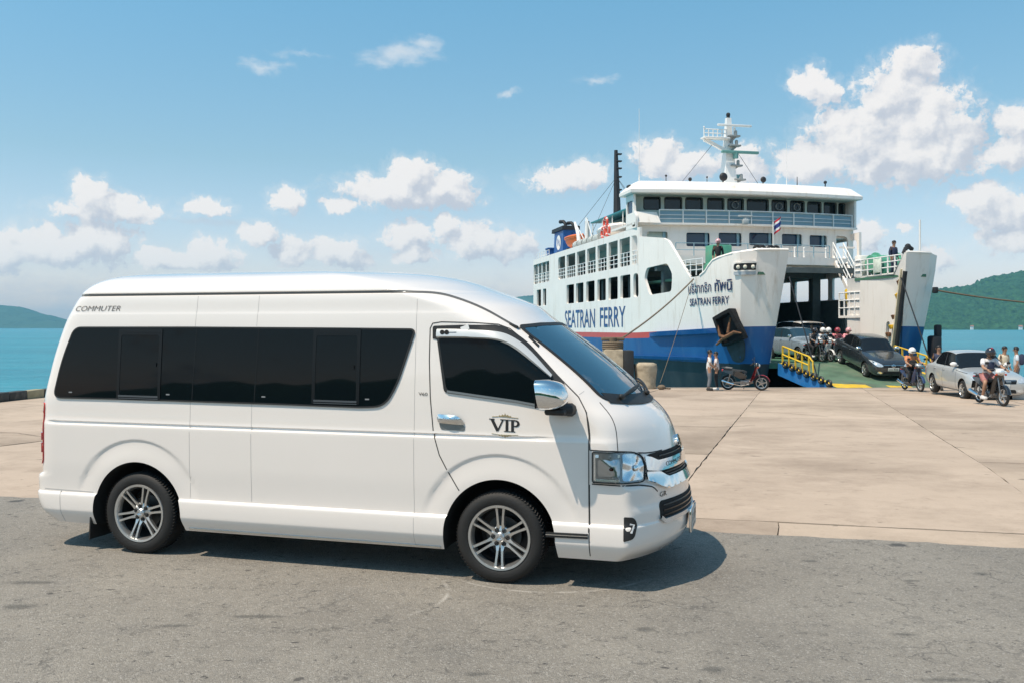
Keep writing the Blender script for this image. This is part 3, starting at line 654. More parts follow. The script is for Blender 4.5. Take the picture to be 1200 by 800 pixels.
def arc(z,n=61):
    k=round(float(z),4)
    if k in _ARC: return _ARC[k]
    w=float(VW(z)); th=np.linspace(0,np.pi/2,400); nn=float(VN(z))
    y=np.unique(np.concatenate([np.linspace(0,w,200),w*np.cos(th)**(2/nn),w*(1-np.linspace(0,.1,200)**3)]))[::-1]
    x=fx_of(y,z); s=np.concatenate([[0],np.cumsum(np.hypot(np.diff(x),np.diff(y)))])
    q=np.linspace(0,s[-1],n); _ARC[k]=(np.interp(q,s,x),np.interp(q,s,y),q); return _ARC[k]
def xs_of(z): return float(VF(z))-float(VL(z))
def van_pt(s,z,off=0.0,side=-1):
    """point on the van: s runs along the side (x) then round the front corner; z is height"""
    xs=xs_of(z)
    if s<=xs:
        xr=float(VR(z))+VLR; w=float(VW(z))
        if s<xr:
            t=min(1,(xr-s)/VLR); y=w*(1-t**VNR)**(1/VNR) if t<1 else 0
        else: y=w+float(flare(s,z))
        dw=(float(VW(z+.004))-float(VW(z-.004)))/.008
        nx,ny,nz=0,1,-dw
        if s<xr and t<.999: nx=-(t**(VNR-1)); ny=max((1-t**VNR),1e-6)**((VNR-1)/VNR)
        x=s
    else:
        ax,ay,as_=arc(z); d=min(s-xs,as_[-1]-1e-4)
        x=float(np.interp(d,as_,ax)); y=float(np.interp(d,as_,ay)); e=.012
        x2=float(np.interp(d+e,as_,ax)); y2=float(np.interp(d+e,as_,ay)); x1=float(np.interp(d-e,as_,ax)); y1=float(np.interp(d-e,as_,ay))
        tx,ty=x2-x1,y2-y1; nx,ny=-ty,tx
        if nx*1+ny*.5<0: nx,ny=-nx,-ny
        l=np.hypot(nx,ny); nx/=l; ny/=l
        dx=(float(VF(z+.01))-float(VF(z-.01)))/.02; nz=-dx*nx
        y+=float(flare(x,z)) if x<.6 else 0
    l=(nx*nx+ny*ny+nz*nz)**.5
    return (x+off*nx/l, side*(y+off*ny/l), z+off*nz/l)
# ================================================================== THE WHITE VAN
M_WHITE = mat('van_white_paint', (.84, .775, .722), .20, coat=1.0, var=.012, vscale=1.2, coatrough=.04)
M_BLACKIN = mat('wheel_well_black', (.012, .012, .012), .9, var=0)
M_SEAM = mat('panel_gap', (.46, .44, .42), .8, var=0)
M_SEAMD = mat('dark_panel_gap', (.035, .034, .033), .8, var=0)
M_RUBBER = mat('black_rubber', (.018, .018, .018), .55, var=.1)
M_TINT = mat('dark_tinted_glass', (.004, .007, .009), .03, var=0, spec=.16)
M_TINTFRAME = mat('black_window_frame', (.010, .012, .014), .22, var=0, spec=.2)
M_SHIELD = mat('windscreen_glass', (.010, .056, .100), .03, var=0, spec=1.0, ior=1.9)
M_CHROME = mat('chrome', (.82, .82, .82), .06, metal=1, var=0)
M_ALLOY = mat('machined_alloy', (.64, .64, .63), .30, metal=.9, var=.05, vscale=12)
M_ALLOYD = mat('dark_wheel_barrel', (.05, .05, .052), .4, metal=.6, var=.1)
M_TYRE = mat('tyre_rubber', (.014, .0135, .013), .7, var=.2, vscale=6, bump=.15, bscale=60)
M_TREAD = mat('dusty_tyre_tread', (.022, .021, .02), .9, var=.3, vscale=9)
M_RED = mat('tail_lamp_red', (.62, .016, .014), .12, var=0, coat=1)
M_LAMPCLEAR = mat('lamp_clear', (.62, .66, .70), .10, var=0, metal=.65, coat=1)
M_LAMPDARK = mat('lamp_inner', (.38, .41, .43), .25, metal=.6, var=.1)
M_AMBER = mat('amber_lamp', (.45, .07, .03), .2, var=0)
M_INK = mat('black_print', (.015, .013, .012), .5, var=0)
M_GOLD = mat('gold_print', (.42, .33, .16), .4, metal=.4, var=0)
M_PLATEW = mat('plate_grey', (.50, .52, .50), .5, var=.1, vscale=30)
M_WHITEP = mat('white_plastic', (.78, .77, .75), .3, var=.02, coat=.5)

van = empty('passenger_van', (.163, 7.474, 0), math.atan2(-.2785, .9605))
tag(van, 'large white high-roof van with black tinted windows parked on the grey asphalt', 'van')
near = lambda s, z, o=0: van_pt(s, z, o, -1)
farside = lambda s, z, o=0: van_pt(s, z, o, 1)
def front(y, z, o=0):
    """point on the nose or windscreen at lateral position y"""
    x = float(fx_of(y, z)); e = .01; x2 = float(fx_of(y, z+e)); x3 = float(fx_of(abs(y)+e, z))
    nn = Vector((1, (x-x3)/e*(1 if y > 0 else -1), (x-x2)/e)).normalized()
    return (x+nn.x*o, y+nn.y*o, z+nn.z*o)
def frontc(c, z, o=0):
    """point on the nose at arc distance c from the centre line (c > 0 on the far side)"""
    sc = xs_of(z)+arc(z)[2][-1]
    return van_pt(sc-max(abs(c), .002), z, o, 1 if c > 0 else -1)
def van_body():
    zs = sorted(set([.215, .22, .225, .23, .236, .25, .29, .305, .312, .318, .325, .335]+[.80+.008*i for i in range(20)]+[.25+.02*i for i in range(0, 9)]+[.44, .451, .457, .462, .466, .470, .475, .479, .49, .505]+[.52+.022*i for i in range(0, 24)]+[1.045, 1.049, 1.053, 1.057, 1.061, 1.066, 1.071, 1.075, 1.079, 1.083, 1.09]
            +[1.11+.025*i for i in range(0, 34)]+[1.962, 1.968, 1.974, 1.98, 1.985, 1.99, 2.0, 2.02, 2.04, 2.06, 2.08, 2.10, 2.115, 2.118, 2.121, 2.124, 2.129, 2.135, 2.14, 2.143, 2.146, 2.152]
            +[2.152+(2.35-2.152)*(1-(1-i/30)**1.7) for i in range(1, 31)]))
    NS, NB = 250, 18; V = []; ring = 0
    for z in zs:
        w = float(VW(z)); xf = xs_of(z); xr = float(VR(z))+VLR; er = 2/VNR; half = []; ax, ay, _ = arc(z)
        for i in range(NB): th = PI/2*(1-i/NB); half.append((xr-VLR*math.sin(th)**er, w*max(0, math.cos(th))**er))
        for i in range(NS+1): x = lerp(xr, xf, i/NS); half.append((x, w+float(flare(x, z))))
        for x, y in zip(ax[1:], ay[1:]): half.append((float(x), float(y)+(float(flare(x, z)) if x < .6 else 0)))
        loop = [(x, -y, z) for x, y in half]+[(x, y, z) for x, y in reversed(half[1:-1])]
        ring = len(loop); V += loop
    F = []; n = len(zs)
    for j in range(n-1):
        for i in range(ring): i2 = (i+1) % ring; F.append((j*ring+i, j*ring+i2, (j+1)*ring+i2, (j+1)*ring+i))
    F.append(tuple(range(ring-1, -1, -1))); F.append(tuple((n-1)*ring+i for i in range(ring)))
    m = MB(); m.add(V, F); o = m.build('body', [M_WHITE, M_BLACKIN], van, sharp=40)
    # cut the four wheel openings
    for cx in WHEELS:
        for sd_ in (-1, 1):
            c = MB(); pr = []
            for i in range(49): a = lerp(0, PI, i/48); pr.append((cx+.425*math.cos(a), HUBZ+.425*math.sin(a)))
            pr = [(cx+.455, .0)]+pr+[(cx-.455, .0)]
            c.plate(pr, lambda x, z, d, s=sd_: (x, s*(1.2+d), z), .72)
            co = c.build('cut', M_BLACKIN, van, fix=True, smooth=False)
            md = o.modifiers.new('cut', 'BOOLEAN'); md.operation = 'DIFFERENCE'; md.solver = 'EXACT'; md.object = co; md.use_self = False
            o.data.materials
            bpy.context.view_layer.update(); dg = bpy.context.evaluated_depsgraph_get()
            me = bpy.data.meshes.new_from_object(o.evaluated_get(dg)); o.modifiers.clear(); o.data = me
            bpy.data.objects.remove(co)
    me = o.data; me.name = 'body'
    for p in me.polygons:
        c = p.center; k = 0
        if c.z < .2151: k = 1
        else:
            for cx in WHEELS:
                # faces of the cut: their normals look towards the hub, or they are the inner wall
                if abs(c.x-cx) < .46 and c.z < HUBZ+.43 and abs(c.y) < .97:
                    d = Vector((c.x-cx, 0, c.z-HUBZ)); r = d.length
                    if abs(abs(c.y)-.48) < .01 or (abs(p.normal.y) < .3 and r < .47 and p.normal.dot(d) < 0): k = 1
        p.material_index = k
    while len(me.materials) > 2: me.materials.pop()
    me.polygons.foreach_set('use_smooth', [True]*len(me.polygons)); me.set_sharp_from_angle(angle=R(32))
    return o
body = van_body()

# ---- side glass band, both sides: black glazing with sliding panes and dividers
BAND = rounded([(-3.765, 1.862), (-3.872, 1.60), (-3.950, 1.272), (-3.25, 1.274), (-1.85, 1.266), (-1.09, 1.258), (-.90, 1.27), (-.80, 1.44), (-.665, 1.848), (-1.28, 1.854), (-2.65, 1.862)],
               [.07, .3, .075, 0, 0, .05, .26, .3, .045, 0, 0], 7)
for side, fn in ((-1, near), (1, farside)):
    m = MB(); m.skin(dense(BAND, .03), fn, .008, res=.036); g = m.build('side_window', M_TINT, van)
    m = MB(); pth = dense(BAND, .05); m.ribbon(pth, .012, fn, .0095, closed=True); m.build('window_seal', M_RUBBER, g)
    for x0, x1 in ((-3.31, -2.885), (-1.512, -1.108)):
        # sliding pane in its own frame
        m = MB(); o_ = rrect(x0, 1.275, x1, 1.852, .012, 2); i_ = rrect(x0+.028, 1.305, x1-.028, 1.80, .02, 3)
        m.skin(dense(o_, .06), fn, .013, holes=[dense(i_, .06)], res=.07); m.ribbon([(x0+.03, 1.822), (x1-.02, 1.820)], .008, fn, .015); m.ribbon([(x0+.02, 1.300), (x1-.02, 1.298)], .014, fn, .017, 1); m.ribbon([(x0+.02, 1.282), (x1-.02, 1.280)], .006, fn, .015, 1)
        m.build('sliding_frame', [M_TINTFRAME, mat('grey_slider_rail', (.09, .10, .11), .3, metal=.4, var=0)], g)
        m = MB(); m.skin(dense(i_, .06), fn, .0105, res=.07, side=False); m.build('sliding_pane', M_TINT, g)
        m = MB(); p = near(x1-.05, 1.56, .012) if side < 0 else farside(x1-.05, 1.56, .012); m.box(p, (.012, .01, .03)); m.build('latch', M_TINTFRAME, g)
    for x in (-2.585, -2.015): m = MB(); m.ribbon(dense([(x, 1.272), (x+.02, 1.858)], .05, False), .009, fn, .0095); m.build('pane_divider', M_TINTFRAME, g)
    # small maker's marks near the lower edge of each pane
    mgm = mat('glass_mark', (.25, .26, .27), .4, var=0)
    for x in (-3.79, -2.83, -1.95, -1.06): m = MB(); m.skin(rrect(x, 1.315, x+.035, 1.325, .004, 2), fn, .0115, side=False); m.build('glass_mark', mgm, g)

# ---- creases, gutters and gaps
def gutter(fn):
    m = MB(); p = [(x, 2.131) for x in np.linspace(-3.80, -.75, 60)]
    p += chaikin([(-.75, 2.131), (-.50, 2.127), (-.30, 2.07), (-.10, 1.99), (.06, 1.905), (.17, 1.85)], 3, False)[1:]
    m.ribbon(p, .016, fn, .0025, th=.002); m.build('roof_gutter', mat('gutter_grey', (.10, .098, .095), .6, var=0), van)
for fn in (near, farside): gutter(fn)
def seam(path, w=.006, name='panel_gap', mt=None, fn=near, off=.0012, ch=0):
    p = chaikin(path, ch, False) if ch else path
    m = MB(); m.ribbon(dense(p, .03, False), w, fn, off, th=.002); return m.build(name, mt or M_SEAM, body)
for x in (-2.605, -2.041): seam([(x, .49), (x, 1.262)], .0028); seam([(x+.02, 1.87), (x+.03, 2.115)], .002)
seam([(-.66, .24), (-.66, 2.1)], .0025)
seam([(-3.545, .49), (-4.04, .498)], .006, ch=0)
seam([(-3.86, .22), (-3.87, .49)], .005)
seam([(.672, .245), (.673, .757)], .007, mt=M_SEAMD); seam([(.676, 1.0), (.677, 1.10), (.655, 1.25), (.592, 1.362)], .006, ch=2, mt=M_SEAMD)
seam([(.592, 1.385), (.636, 1.408)], .004)
seam([(.758, 1.328), (.832, 1.24), (.862, 1.165), (.872, 1.08), (.878, .995)], .006, ch=2, mt=M_SEAMD)      # bonnet edge
# bottom chrome lip of the sill
m = MB(); m.ribbon(dense([(-2.63, .238), (-.46, .232)], .1, False), .016, near, .008); m.build('sill_trim', mat('sill_bright_trim', (.7, .7, .68), .25, metal=.7, var=.05), van)

# ---- front door: a panel of its own outline, glass, rain guard, handle
DOOR = [(.668, .42), (.668, 1.10), (.648, 1.262), (.588, 1.37), (.44, 1.512), (.16, 1.786), (.075, 1.852), (-.02, 1.884), (-.21, 1.897), (-.458, 1.903), (-.528, 1.893), (-.548, 1.855), (-.548, 1.62), (-.534, 1.345), (-.508, 1.10), (-.456, .922), (-.372, .77), (-.302, .665)]
m = MB(); m.ribbon(dense(DOOR[:], .03, False), .0075, near, .0015, th=.002); door = m.build('front_door', M_SEAMD, van)
m = MB(); m.ribbon(dense([(.36, .390), (.665, .394)], .08, False), .034, near, .012); m.ribbon(dense([(.36, .391), (.665, .395)], .08, False), .005, near, .016, 1); m.build('door_strip', [M_RUBBER, M_CHROME], door)
FRAME = rounded([(-.527, 1.873), (-.30, 1.880), (-.02, 1.878), (.085, 1.838), (.207, 1.757), (.445, 1.508), (.50, 1.44), (.49, 1.262), (.12, 1.322), (-.425, 1.383), (-.49, 1.775), (-.524, 1.778)], [.02, 0, .1, .1, .1, .1, .05, .02, 0, .03, .02, 0], 5)
GLASS = rounded([(-.474, 1.778), (-.03, 1.774), (.065, 1.732), (.162, 1.674), (.282, 1.587), (.40, 1.49), (.47, 1.42), (.462, 1.288), (.123, 1.340), (-.405, 1.404)], [.02, .05, .1, .1, .1, .1, .03, .02, 0, .03], 5)
for fn in (near, farside):
    m = MB(); m.skin(dense(FRAME, .03), fn, .006, res=.04); fr = m.build('door_window_frame', M_RUBBER, door)
    m = MB(); m.skin(dense(GLASS, .03), fn, .0085, res=.04); m.build('door_glass', M_TINT, fr)
    m = MB(); m.ribbon(dense([(-.40, 1.392), (.123, 1.332), (.47, 1.278)], .05, False), .016, fn, .011); m.build('waist_strip', mat('satin_strip', (.33, .33, .33), .3, metal=.8, var=0), fr)
    # rain guard: bowed smoked-white strip
    up = chaikin([(-.490, 1.852), (-.331, 1.853), (-.039, 1.838), (.083, 1.796), (.205, 1.716), (.392, 1.522)], 3, False)
    lo = chaikin([(-.488, 1.785), (-.20, 1.784), (-.035, 1.774), (.063, 1.735), (.165, 1.670), (.385, 1.500)], 3, False)
    m = MB(); V = []; k = 40
    def at(pl, t):
        q = t*(len(pl)-1); i = min(int(q), len(pl)-2); f_ = q-i; return (lerp(pl[i][0], pl[i+1][0], f_), lerp(pl[i][1], pl[i+1][1], f_))
    for i in range(k+1):
        a, b = at(up, i/k), at(lo, i/k)
        for j, o_ in enumerate((.004, .020, .028, .032, .018)):
            t = (0, .12, .45, .85, 1)[j]; V.append(fn(lerp(a[0], b[0], t), lerp(a[1], b[1], t), o_))
    m.add(V, [(i*5+j, i*5+j+1, i*5+j+6, i*5+j+5) for i in range(k) for j in range(4)]); m.build('rain_guard', mat('silver_rain_guard', (.66, .655, .64), .3, metal=.3, var=.03), fr)
    m = MB(); m.ribbon(dense([(-.30, 1.846), (-.24, 1.868)], .03, False), .035, fn, .012); m.build('guard_clip', M_WHITEP, fr)
m = MB()
m.lathe([(.018, 0), (.018, .002), (.006, .002)], near(-.44, 1.824, .031), (0, -1, 0), 12); m.lathe([(.018, 0), (.018, .002), (.006, .002)], near(-.405, 1.824, .031), (0, -1, 0), 12)
m.ribbon(dense([(-.385, 1.823), (-.33, 1.824)], .03, False), .004, near, .030); m.build('guard_mark', M_INK, door)
# door handle: a bowed chrome bar over a shallow dish
m = MB(); hp = rounded([(-.462, 1.168), (-.30, 1.162), (-.256, 1.135), (-.262, 1.105), (-.45, 1.112)], .022, 5)
m.skin(dense(hp, .02), near, .004, res=.03); h = m.build('door_handle', mat('handle_dish', (.30, .31, .32), .2, metal=.7, var=0), door)
cp = rounded([(-.474, 1.224), (-.32, 1.219), (-.272, 1.188), (-.258, 1.150), (-.31, 1.150), (-.462, 1.160), (-.476, 1.19)], .026, 5)
def bulge(s, z, o): return near(s, z, o+.030*math.sin(PI*max(0, min(1, (s+.476)/.218)))*math.sin(PI*max(.12, min(.88, (z-1.145)/.085))))
m = MB(); m.skin(dense(cp, .014), bulge, .010, res=.014); m.build('handle_bar', M_CHROME, h)
m = MB(); rs = random.Random(4)
for i in range(9): x = -.452+i*.0165; m.ribbon([(x, 1.186+rs.uniform(-.004, .004)), (x+.006, 1.197+rs.uniform(-.004, .004)), (x+.013, 1.184+rs.uniform(-.004, .004))], .004, bulge, .0112, th=0)
m.build('handle_engraving', mat('engraving_grey', (.12, .12, .12), .5, var=0), h)
# lettering on the side
m = MB(); lettering(m, 'COMMUTER', .064, lambda u, v, d: near(-3.775+u, 1.998+v, d), .003, shear=.32, width=.455, bold=-.0006); m.build('lettering', mat('grey_print', (.10, .09, .085), .4, var=0), body)
m = MB(); lettering(m, 'V60', .034, lambda u, v, d: near(-.628+u, 1.358+v-.02*u, d), .003, width=.072); m.build('lettering', M_INK, body)
m = MB(); f_ = lambda u, v, d: near(-.052+u, 1.116+v-.03*u, d)
def serif(m, x, w, kind):
    H_ = .083
    bars = {'V': [((0, H_), (.045, 0), .022), ((.045, 0), (.085, H_), .010)], 'I': [((.017, 0), (.017, H_), .020)], 'P': [((.017, 0), (.017, H_), .020)]}[kind]
    for a, b, t in bars: m.ribbon([(x+a[0], a[1]), (x+b[0], b[1])], t, f_, .0032, th=0)
    sr = {'V': [(0, H_), (.085, H_)], 'I': [(.017, H_), (.017, 0)], 'P': [(.014, H_), (.017, 0)]}[kind]
    for a in sr: m.ribbon([(x+a[0]-.021, a[1]), (x+a[0]+.021, a[1])], .005, f_, .0034, th=0)
    if kind == 'P':
        m.ribbon([(x+.02, H_-.003), (x+.045, H_-.003), (x+.058, H_-.012), (x+.062, H_-.024), (x+.056, H_-.036), (x+.044, H_-.043), (x+.02, H_-.043)], lambda t: .006+.014*math.sin(PI*t)**2, f_, .0032, th=0)
serif(m, .0, 0, 'V'); serif(m, .098, 0, 'I'); serif(m, .140, 0, 'P'); m.build('lettering', M_INK, door)
m = MB()
for v, sg in ((.100, 1), (-.022, -1)):
    m.ribbon([(.0, v), (.07, v+.006*sg), (.20, v)], .0035, f_, .0032, th=0)
    for x, hh in ((.055, .012), (.078, .020), (.100, .028), (.122, .020), (.145, .012)):
        m.ribbon([(.100+(x-.1)*.5, v+.004*sg), (x, v+hh*sg)], .005, f_, .0034, th=0)
    m.ribbon([(.07, v+.010*sg), (.1, v+.016*sg), (.13, v+.010*sg)], .004, f_, .0036, th=0)
m.build('gold_ornament', M_GOLD, door)

# ---- windscreen, wipers, pillar trim
WS = [(-.775, 1.352), (-.55, 1.322), (-.3, 1.308), (0, 1.303), (.3, 1.308), (.55, 1.322), (.775, 1.352), (.755, 1.50), (.735, 1.65), (.71, 1.80), (.685, 1.865), (.4, 1.882), (0, 1.888), (-.4, 1.882), (-.685, 1.865), (-.71, 1.80), (-.735, 1.65), (-.755, 1.50)]
WS = rounded(WS, [.05, 0, 0, 0, 0, 0, .05, 0, 0, 0, .05, 0, 0, 0, .05, 0, 0, 0], 4)
m = MB(); m.skin(dense(WS, .03), front, .006, res=.05); ws = m.build('windscreen', M_SHIELD, van)
m = MB(); m.ribbon(dense(WS, .04), .022, front, .009, closed=True); m.build('windscreen_seal', M_RUBBER, ws)
cow = [(-.74, 1.352), (-.55, 1.330), (-.3, 1.316), (0, 1.311), (.3, 1.316), (.55, 1.330), (.74, 1.352)]
m = MB(); V = []; cp = dense(cow, .05, False)
m.ribbon(cp, .07, front, .009); m.build('cowl_grille', M_RUBBER, ws)
for pts, nm in ((((-.60, 1.335), (-.35, 1.372), (-.02, 1.392)), 0), (((.02, 1.325), (.30, 1.372), (.58, 1.402)), 1)):
    m = MB(); q = [front(a, b, .035) for a, b in chaikin(pts, 2, False)]; m.tube(q, .009, 6); m.ball(front(pts[0][0], pts[0][1], .03), .022, 8)
    q2 = [front(lerp(pts[0][0]+.10, pts[2][0]+.16, t), lerp(1.352, pts[2][1]+.0, t), .020) for t in np.linspace(0, 1, 8)]; m.tube(q2, .007, 5); m.build('wiper', M_RUBBER, ws)
m = MB(); m.ribbon(dense([(.232, 1.795), (.305, 1.722)], .02, False), .020, near, .004); m.build('pillar_vent', M_RUBBER, van)
m = MB(); m.rbox(near(.11, 1.872, .006), (.07, .03, .018), .006, Matrix.Rotation(.4, 3, 'Y')); m.build('gutter_end', M_RUBBER, van)
# a few things seen dimly inside the screen: rear-view mirror pad and permit stickers
m = MB(); m.skin(rrect(.02, 1.50, .10, 1.545, .01, 2), front, .0075, side=False); m.skin(rrect(.14, 1.485, .19, 1.525, .01, 2), front, .0075, side=False); m.build('screen_sticker', mat('faded_sticker', (.16, .30, .40), .4, var=.2), ws)

# ---- door mirror: chrome shell on a black foot
def mirror(fn, sg):
    base = Vector(fn(.46, 1.30, 0)); out = Vector((0, sg, 0))
    m = MB(); ring = []; V = []; k = 14; nn = 24
    # shell: squarish loaf, back rounded towards the front of the van
    c = base+Vector((-.035, sg*.155, .098))
    for i in range(k+1):
        t = i/k; x = -.075+.20*t; sc = (1-max(0, (t-.12)/.88)**2.4)**.5 if t < 1 else .02
        sc = max(sc, .02)
        for j in range(nn):
            a = 2*PI*j/nn; ex = .55; ca, sa = math.cos(a), math.sin(a)
            yy = .135*sc*math.copysign(abs(ca)**ex, ca); zz = .106*(sc**.8)*math.copysign(abs(sa)**ex, sa)
            V.append((c.x+x-.02*zz/.118, c.y+yy, c.z+zz))
    F = [(i*nn+j, i*nn+(j+1) % nn, (i+1)*nn+(j+1) % nn, (i+1)*nn+j) for i in range(k) for j in range(nn)]
    if sg > 0: F = [tuple(reversed(f)) for f in F]
    F.append(tuple(range(nn))); F.append(tuple(k*nn+j for j in range(nn)))
    m.add(V, F); sh = m.build('door_mirror', M_CHROME, van, fix=True, sharp=50)
    m = MB(); m.rbox((c.x-.082, c.y, c.z), (.012, .225, .185), .02); m.build('mirror_glass', M_TINT, sh)
    m = MB(); m.rbox((c.x+.03, c.y-sg*.06, c.z-.125), (.15, .16, .045), .02); m.tube([base+Vector((.07, 0, -.02)), base+Vector((.07, sg*.06, -.015)), c+Vector((.04, -sg*.03, -.11))], [.05, .045, .04], 10); m.build('mirror_foot', M_RUBBER, sh)
mirror(near, -1); mirror(farside, 1)

# ---- lamps, grille, bumper
M_LENS = mat('clear_lens', (.92, .95, .97), .02, var=0, ior=1.12); M_LENS.node_tree.nodes['Principled BSDF'].inputs['Transmission Weight'].default_value = 1
M_BOWL = mat('reflector_bowl', (.80, .82, .84), .16, metal=1, var=.1, vscale=14)
for fn, sg in ((near, -1), (farside, 1)):
    HL = rounded([(.694, .988), (1.01, .983), (1.108, .938), (1.128, .856), (1.112, .768), (.912, .773), (.694, .776)], [.012, .05, .03, .03, .03, .03, .012], 4)
    m = MB(); m.skin(dense(HL, .03), fn, .004, res=.05); hl = m.build('headlight', M_LAMPDARK, van)
    # main bowl: facetted reflector with a bulb shield; upright strip of reflector behind it
    m = MB(); bw = rounded([(.905, .972), (1.0, .968), (1.092, .925), (1.108, .856), (1.096, .785), (.905, .786)], .02, 3)
    rk = random.Random(5)
    def facet(s_, z_, o, fn=fn):
        a = math.atan2(z_-.865, s_-1.02); return fn(s_, z_, o+.010*max(0, math.sin(a*5+.6))*min(1, math.hypot(z_-.865, s_-1.02)/.06))
    m.skin(dense(bw, .02), facet, .006, res=.022); m.build('reflector', M_BOWL, hl)
    m = MB(); p = Vector(fn(1.02, .868, .012)); q = Vector(fn(1.02, .868, .02))-Vector(fn(1.02, .868, 0)); m.lathe([(.022, 0), (.020, .012), (.001, .016)], p, q, 14); m.build('bulb_shield', M_CHROME, hl)
    m = MB()
    for z0, z1 in ((.972, .950), (.800, .786)): m.ribbon([(.715, (z0+z1)/2), (.885, (z0+z1)/2-.002)], abs(z0-z1), fn, .010)
    m.ribbon(dense([(.712, .972), (.712, .79)], .03, False), .012, fn, .010); m.build('reflector_bar', M_BOWL, hl)
    m = MB(); m.skin(rrect(.735, .82, .885, .938, .02, 3), fn, .008, res=.04); m.build('indicator_housing', M_LAMPCLEAR, hl)
    m = MB(); m.ball(fn(.83, .872, .014), (.016, .008, .013), 8); m.build('indicator_bulb', M_AMBER, hl)
    m = MB(); m.skin(dense(HL, .03), fn, .028, res=.05); m.build('lens', M_LENS, hl)
    m = MB(); m.ribbon(dense(HL, .02), .007, fn, .012, closed=True); m.build('lamp_seal', M_RUBBER, hl)
    m = MB(); c2 = rounded([(1.118, .950), (1.178, .932), (1.215, .885), (1.200, .850), (1.135, .845)], .012, 3); m.skin(dense(c2, .03), fn, .016, res=.04); m.build('side_lamp', M_LAMPCLEAR, hl)
    FG = rounded([(.915, .540), (.99, .538), (1.020, .480), (.996, .394), (.915, .370)], [.01, .03, .05, .03, .01], 4)
    m = MB(); m.skin(dense(FG, .03), fn, .004, res=.04); fg = m.build('fog_lamp', M_RUBBER, van)
    m = MB(); m.ribbon([(.955, .492), (.985, .486), (.968, .432)], .012, fn, .009); m.build('fog_bulb', mat('white_reflector', (.7, .7, .7), .2, var=0), fg)
    TL = rounded([(-4.12, 1.225), (-4.055, 1.225), (-4.06, .735), (-4.09, .70), (-4.15, .70)], .02, 3)
    tl = MB(); tl.skin(dense(TL, .04), fn, .012, res=.05); t_ = tl.build('tail_lamp', M_RED, van)
    for z0, z1 in ((.97, .905), (.885, .80)): m = MB(); m.skin(rrect(-4.12, z1, -4.085, z0, .006, 2), fn, .015); m.build('reverse_lamp', M_LAMPCLEAR, t_)
# nose: c runs across from the centre line
def frontp(half, o, name, mt, parent, res=.05, r=.012):
    p = [(-a, b) for a, b in half]+[(a, b) for a, b in reversed(half) if a > 0]
    if r: p = rounded(p, [0 if abs(q[0]) < 1e-6 else r for q in p], 3)
    m = MB(); m.skin(dense(p, .03), frontc, o, res=res); return m.build(name, mt, parent)
gr = frontp([(0, .952), (.45, .952), (.66, .950), (.75, .936), (.745, .77), (.55, .70), (0, .715)], .003, 'grille', M_BLACKIN, van)
frontp([(0, .893), (.60, .895), (.685, .928), (.755, .936), (.765, .842), (.62, .820), (0, .818)], .022, 'upper_chrome_bar', M_CHROME, gr)
frontp([(0, .762), (.49, .758), (.60, .816), (.775, .834), (.785, .760), (.56, .693), (0, .708)], .026, 'lower_chrome_bar', M_CHROME, gr)
for z in (.777, .799): m = MB(); m.ribbon(dense([(-.52, z), (.52, z)], .05, False), .008, frontc, .010); m.build('grille_slat', M_TINTFRAME, gr)
m = MB(); m.ribbon(dense([(-.56, .922), (.56, .922)], .05, False), .008, frontc, .010); m.build('grille_slat', M_TINTFRAME, gr)
m = MB(); lettering(m, 'COMMUTER', .042, lambda u, v, d: frontc(-.50+u, .842+v, d), .0228, width=.36); m.build('lettering', M_INK, gr)
m = MB(); bd = [(0, .992), (.085, .985), (.075, .945), (0, .925)]; bd = [(-a, b) for a, b in bd]+[(a, b) for a, b in reversed(bd) if a > 0]; m.skin(dense(rounded(bd, .02, 3), .02), frontc, .012, res=.04); m.build('bonnet_lip', M_WHITE, gr)
m = MB()
for rx, ry, rot in ((.070, .048, 0), (.021, .046, 0), (.044, .018, .012)):
    pp = [(rx*math.cos(a), .968+rot+ry*math.sin(a)) for a in np.linspace(0, 2*PI, 33)[:-1]]
    m.ribbon(pp, .011, frontc, .024, closed=True, th=.004)
m.build('emblem', M_CHROME, gr)
seam([(.678, 1.000), (.893, .994), (1.12, .962), (1.26, .956), (1.40, .956)], .009, ch=1, mt=M_SEAMD, name='bonnet_gap')
bp = frontp([(0, .602), (.655, .612), (.69, .585), (.685, .500), (.64, .470), (0, .478)], .003, 'lower_intake', M_BLACKIN, van, r=.03)
for z in (.507, .542, .577): m = MB(); m.ribbon(dense([(-.64, z), (.64, z)], .05, False), .010, frontc, .008); m.build('intake_slat', M_TINTFRAME, bp)
m = MB(); m.ribbon(dense([(-.69, .50), (-.64, .468), (-.3, .470), (0, .472), (.3, .470), (.64, .468), (.69, .50)], .04, False), .030, frontc, .020); m.build('chin_lip', mat('satin_chin', (.55, .58, .60), .25, metal=.6, var=.03), bp)
seam([(.69, .762), (1.025, .756), (1.15, .738), (1.215, .722), (1.268, .683)], .009, ch=1, mt=M_SEAMD, name='bumper_gap')
m = MB(); lettering(m, 'GR', .05, lambda u, v, d: frontc(-.66+u, .640+v, d), .004, width=.10); m.build('lettering', M_INK, bp)
# number plate on its bracket
pl = empty('number_plate', (1.305, 0, .385), 0, van)
m = MB(); m.rbox((0, 0, 0), (.02, .36, .185), .006); m.build('plate_frame', M_CHROME, pl)
m = MB(); m.rbox((.012, 0, 0), (.006, .335, .16), .003); m.build('plate_face', M_PLATEW, pl)
m = MB(); lettering(m, 'ฮก 3884', .105, lambda u, v, d: (.0155+d, -.145+u, -.015+v), .001, width=.29); lettering(m, 'กรุงเทพมหานคร', .035, lambda u, v, d: (.0155+d, -.10+u, -.062+v), .001, width=.20); m.build('lettering', M_INK, pl)
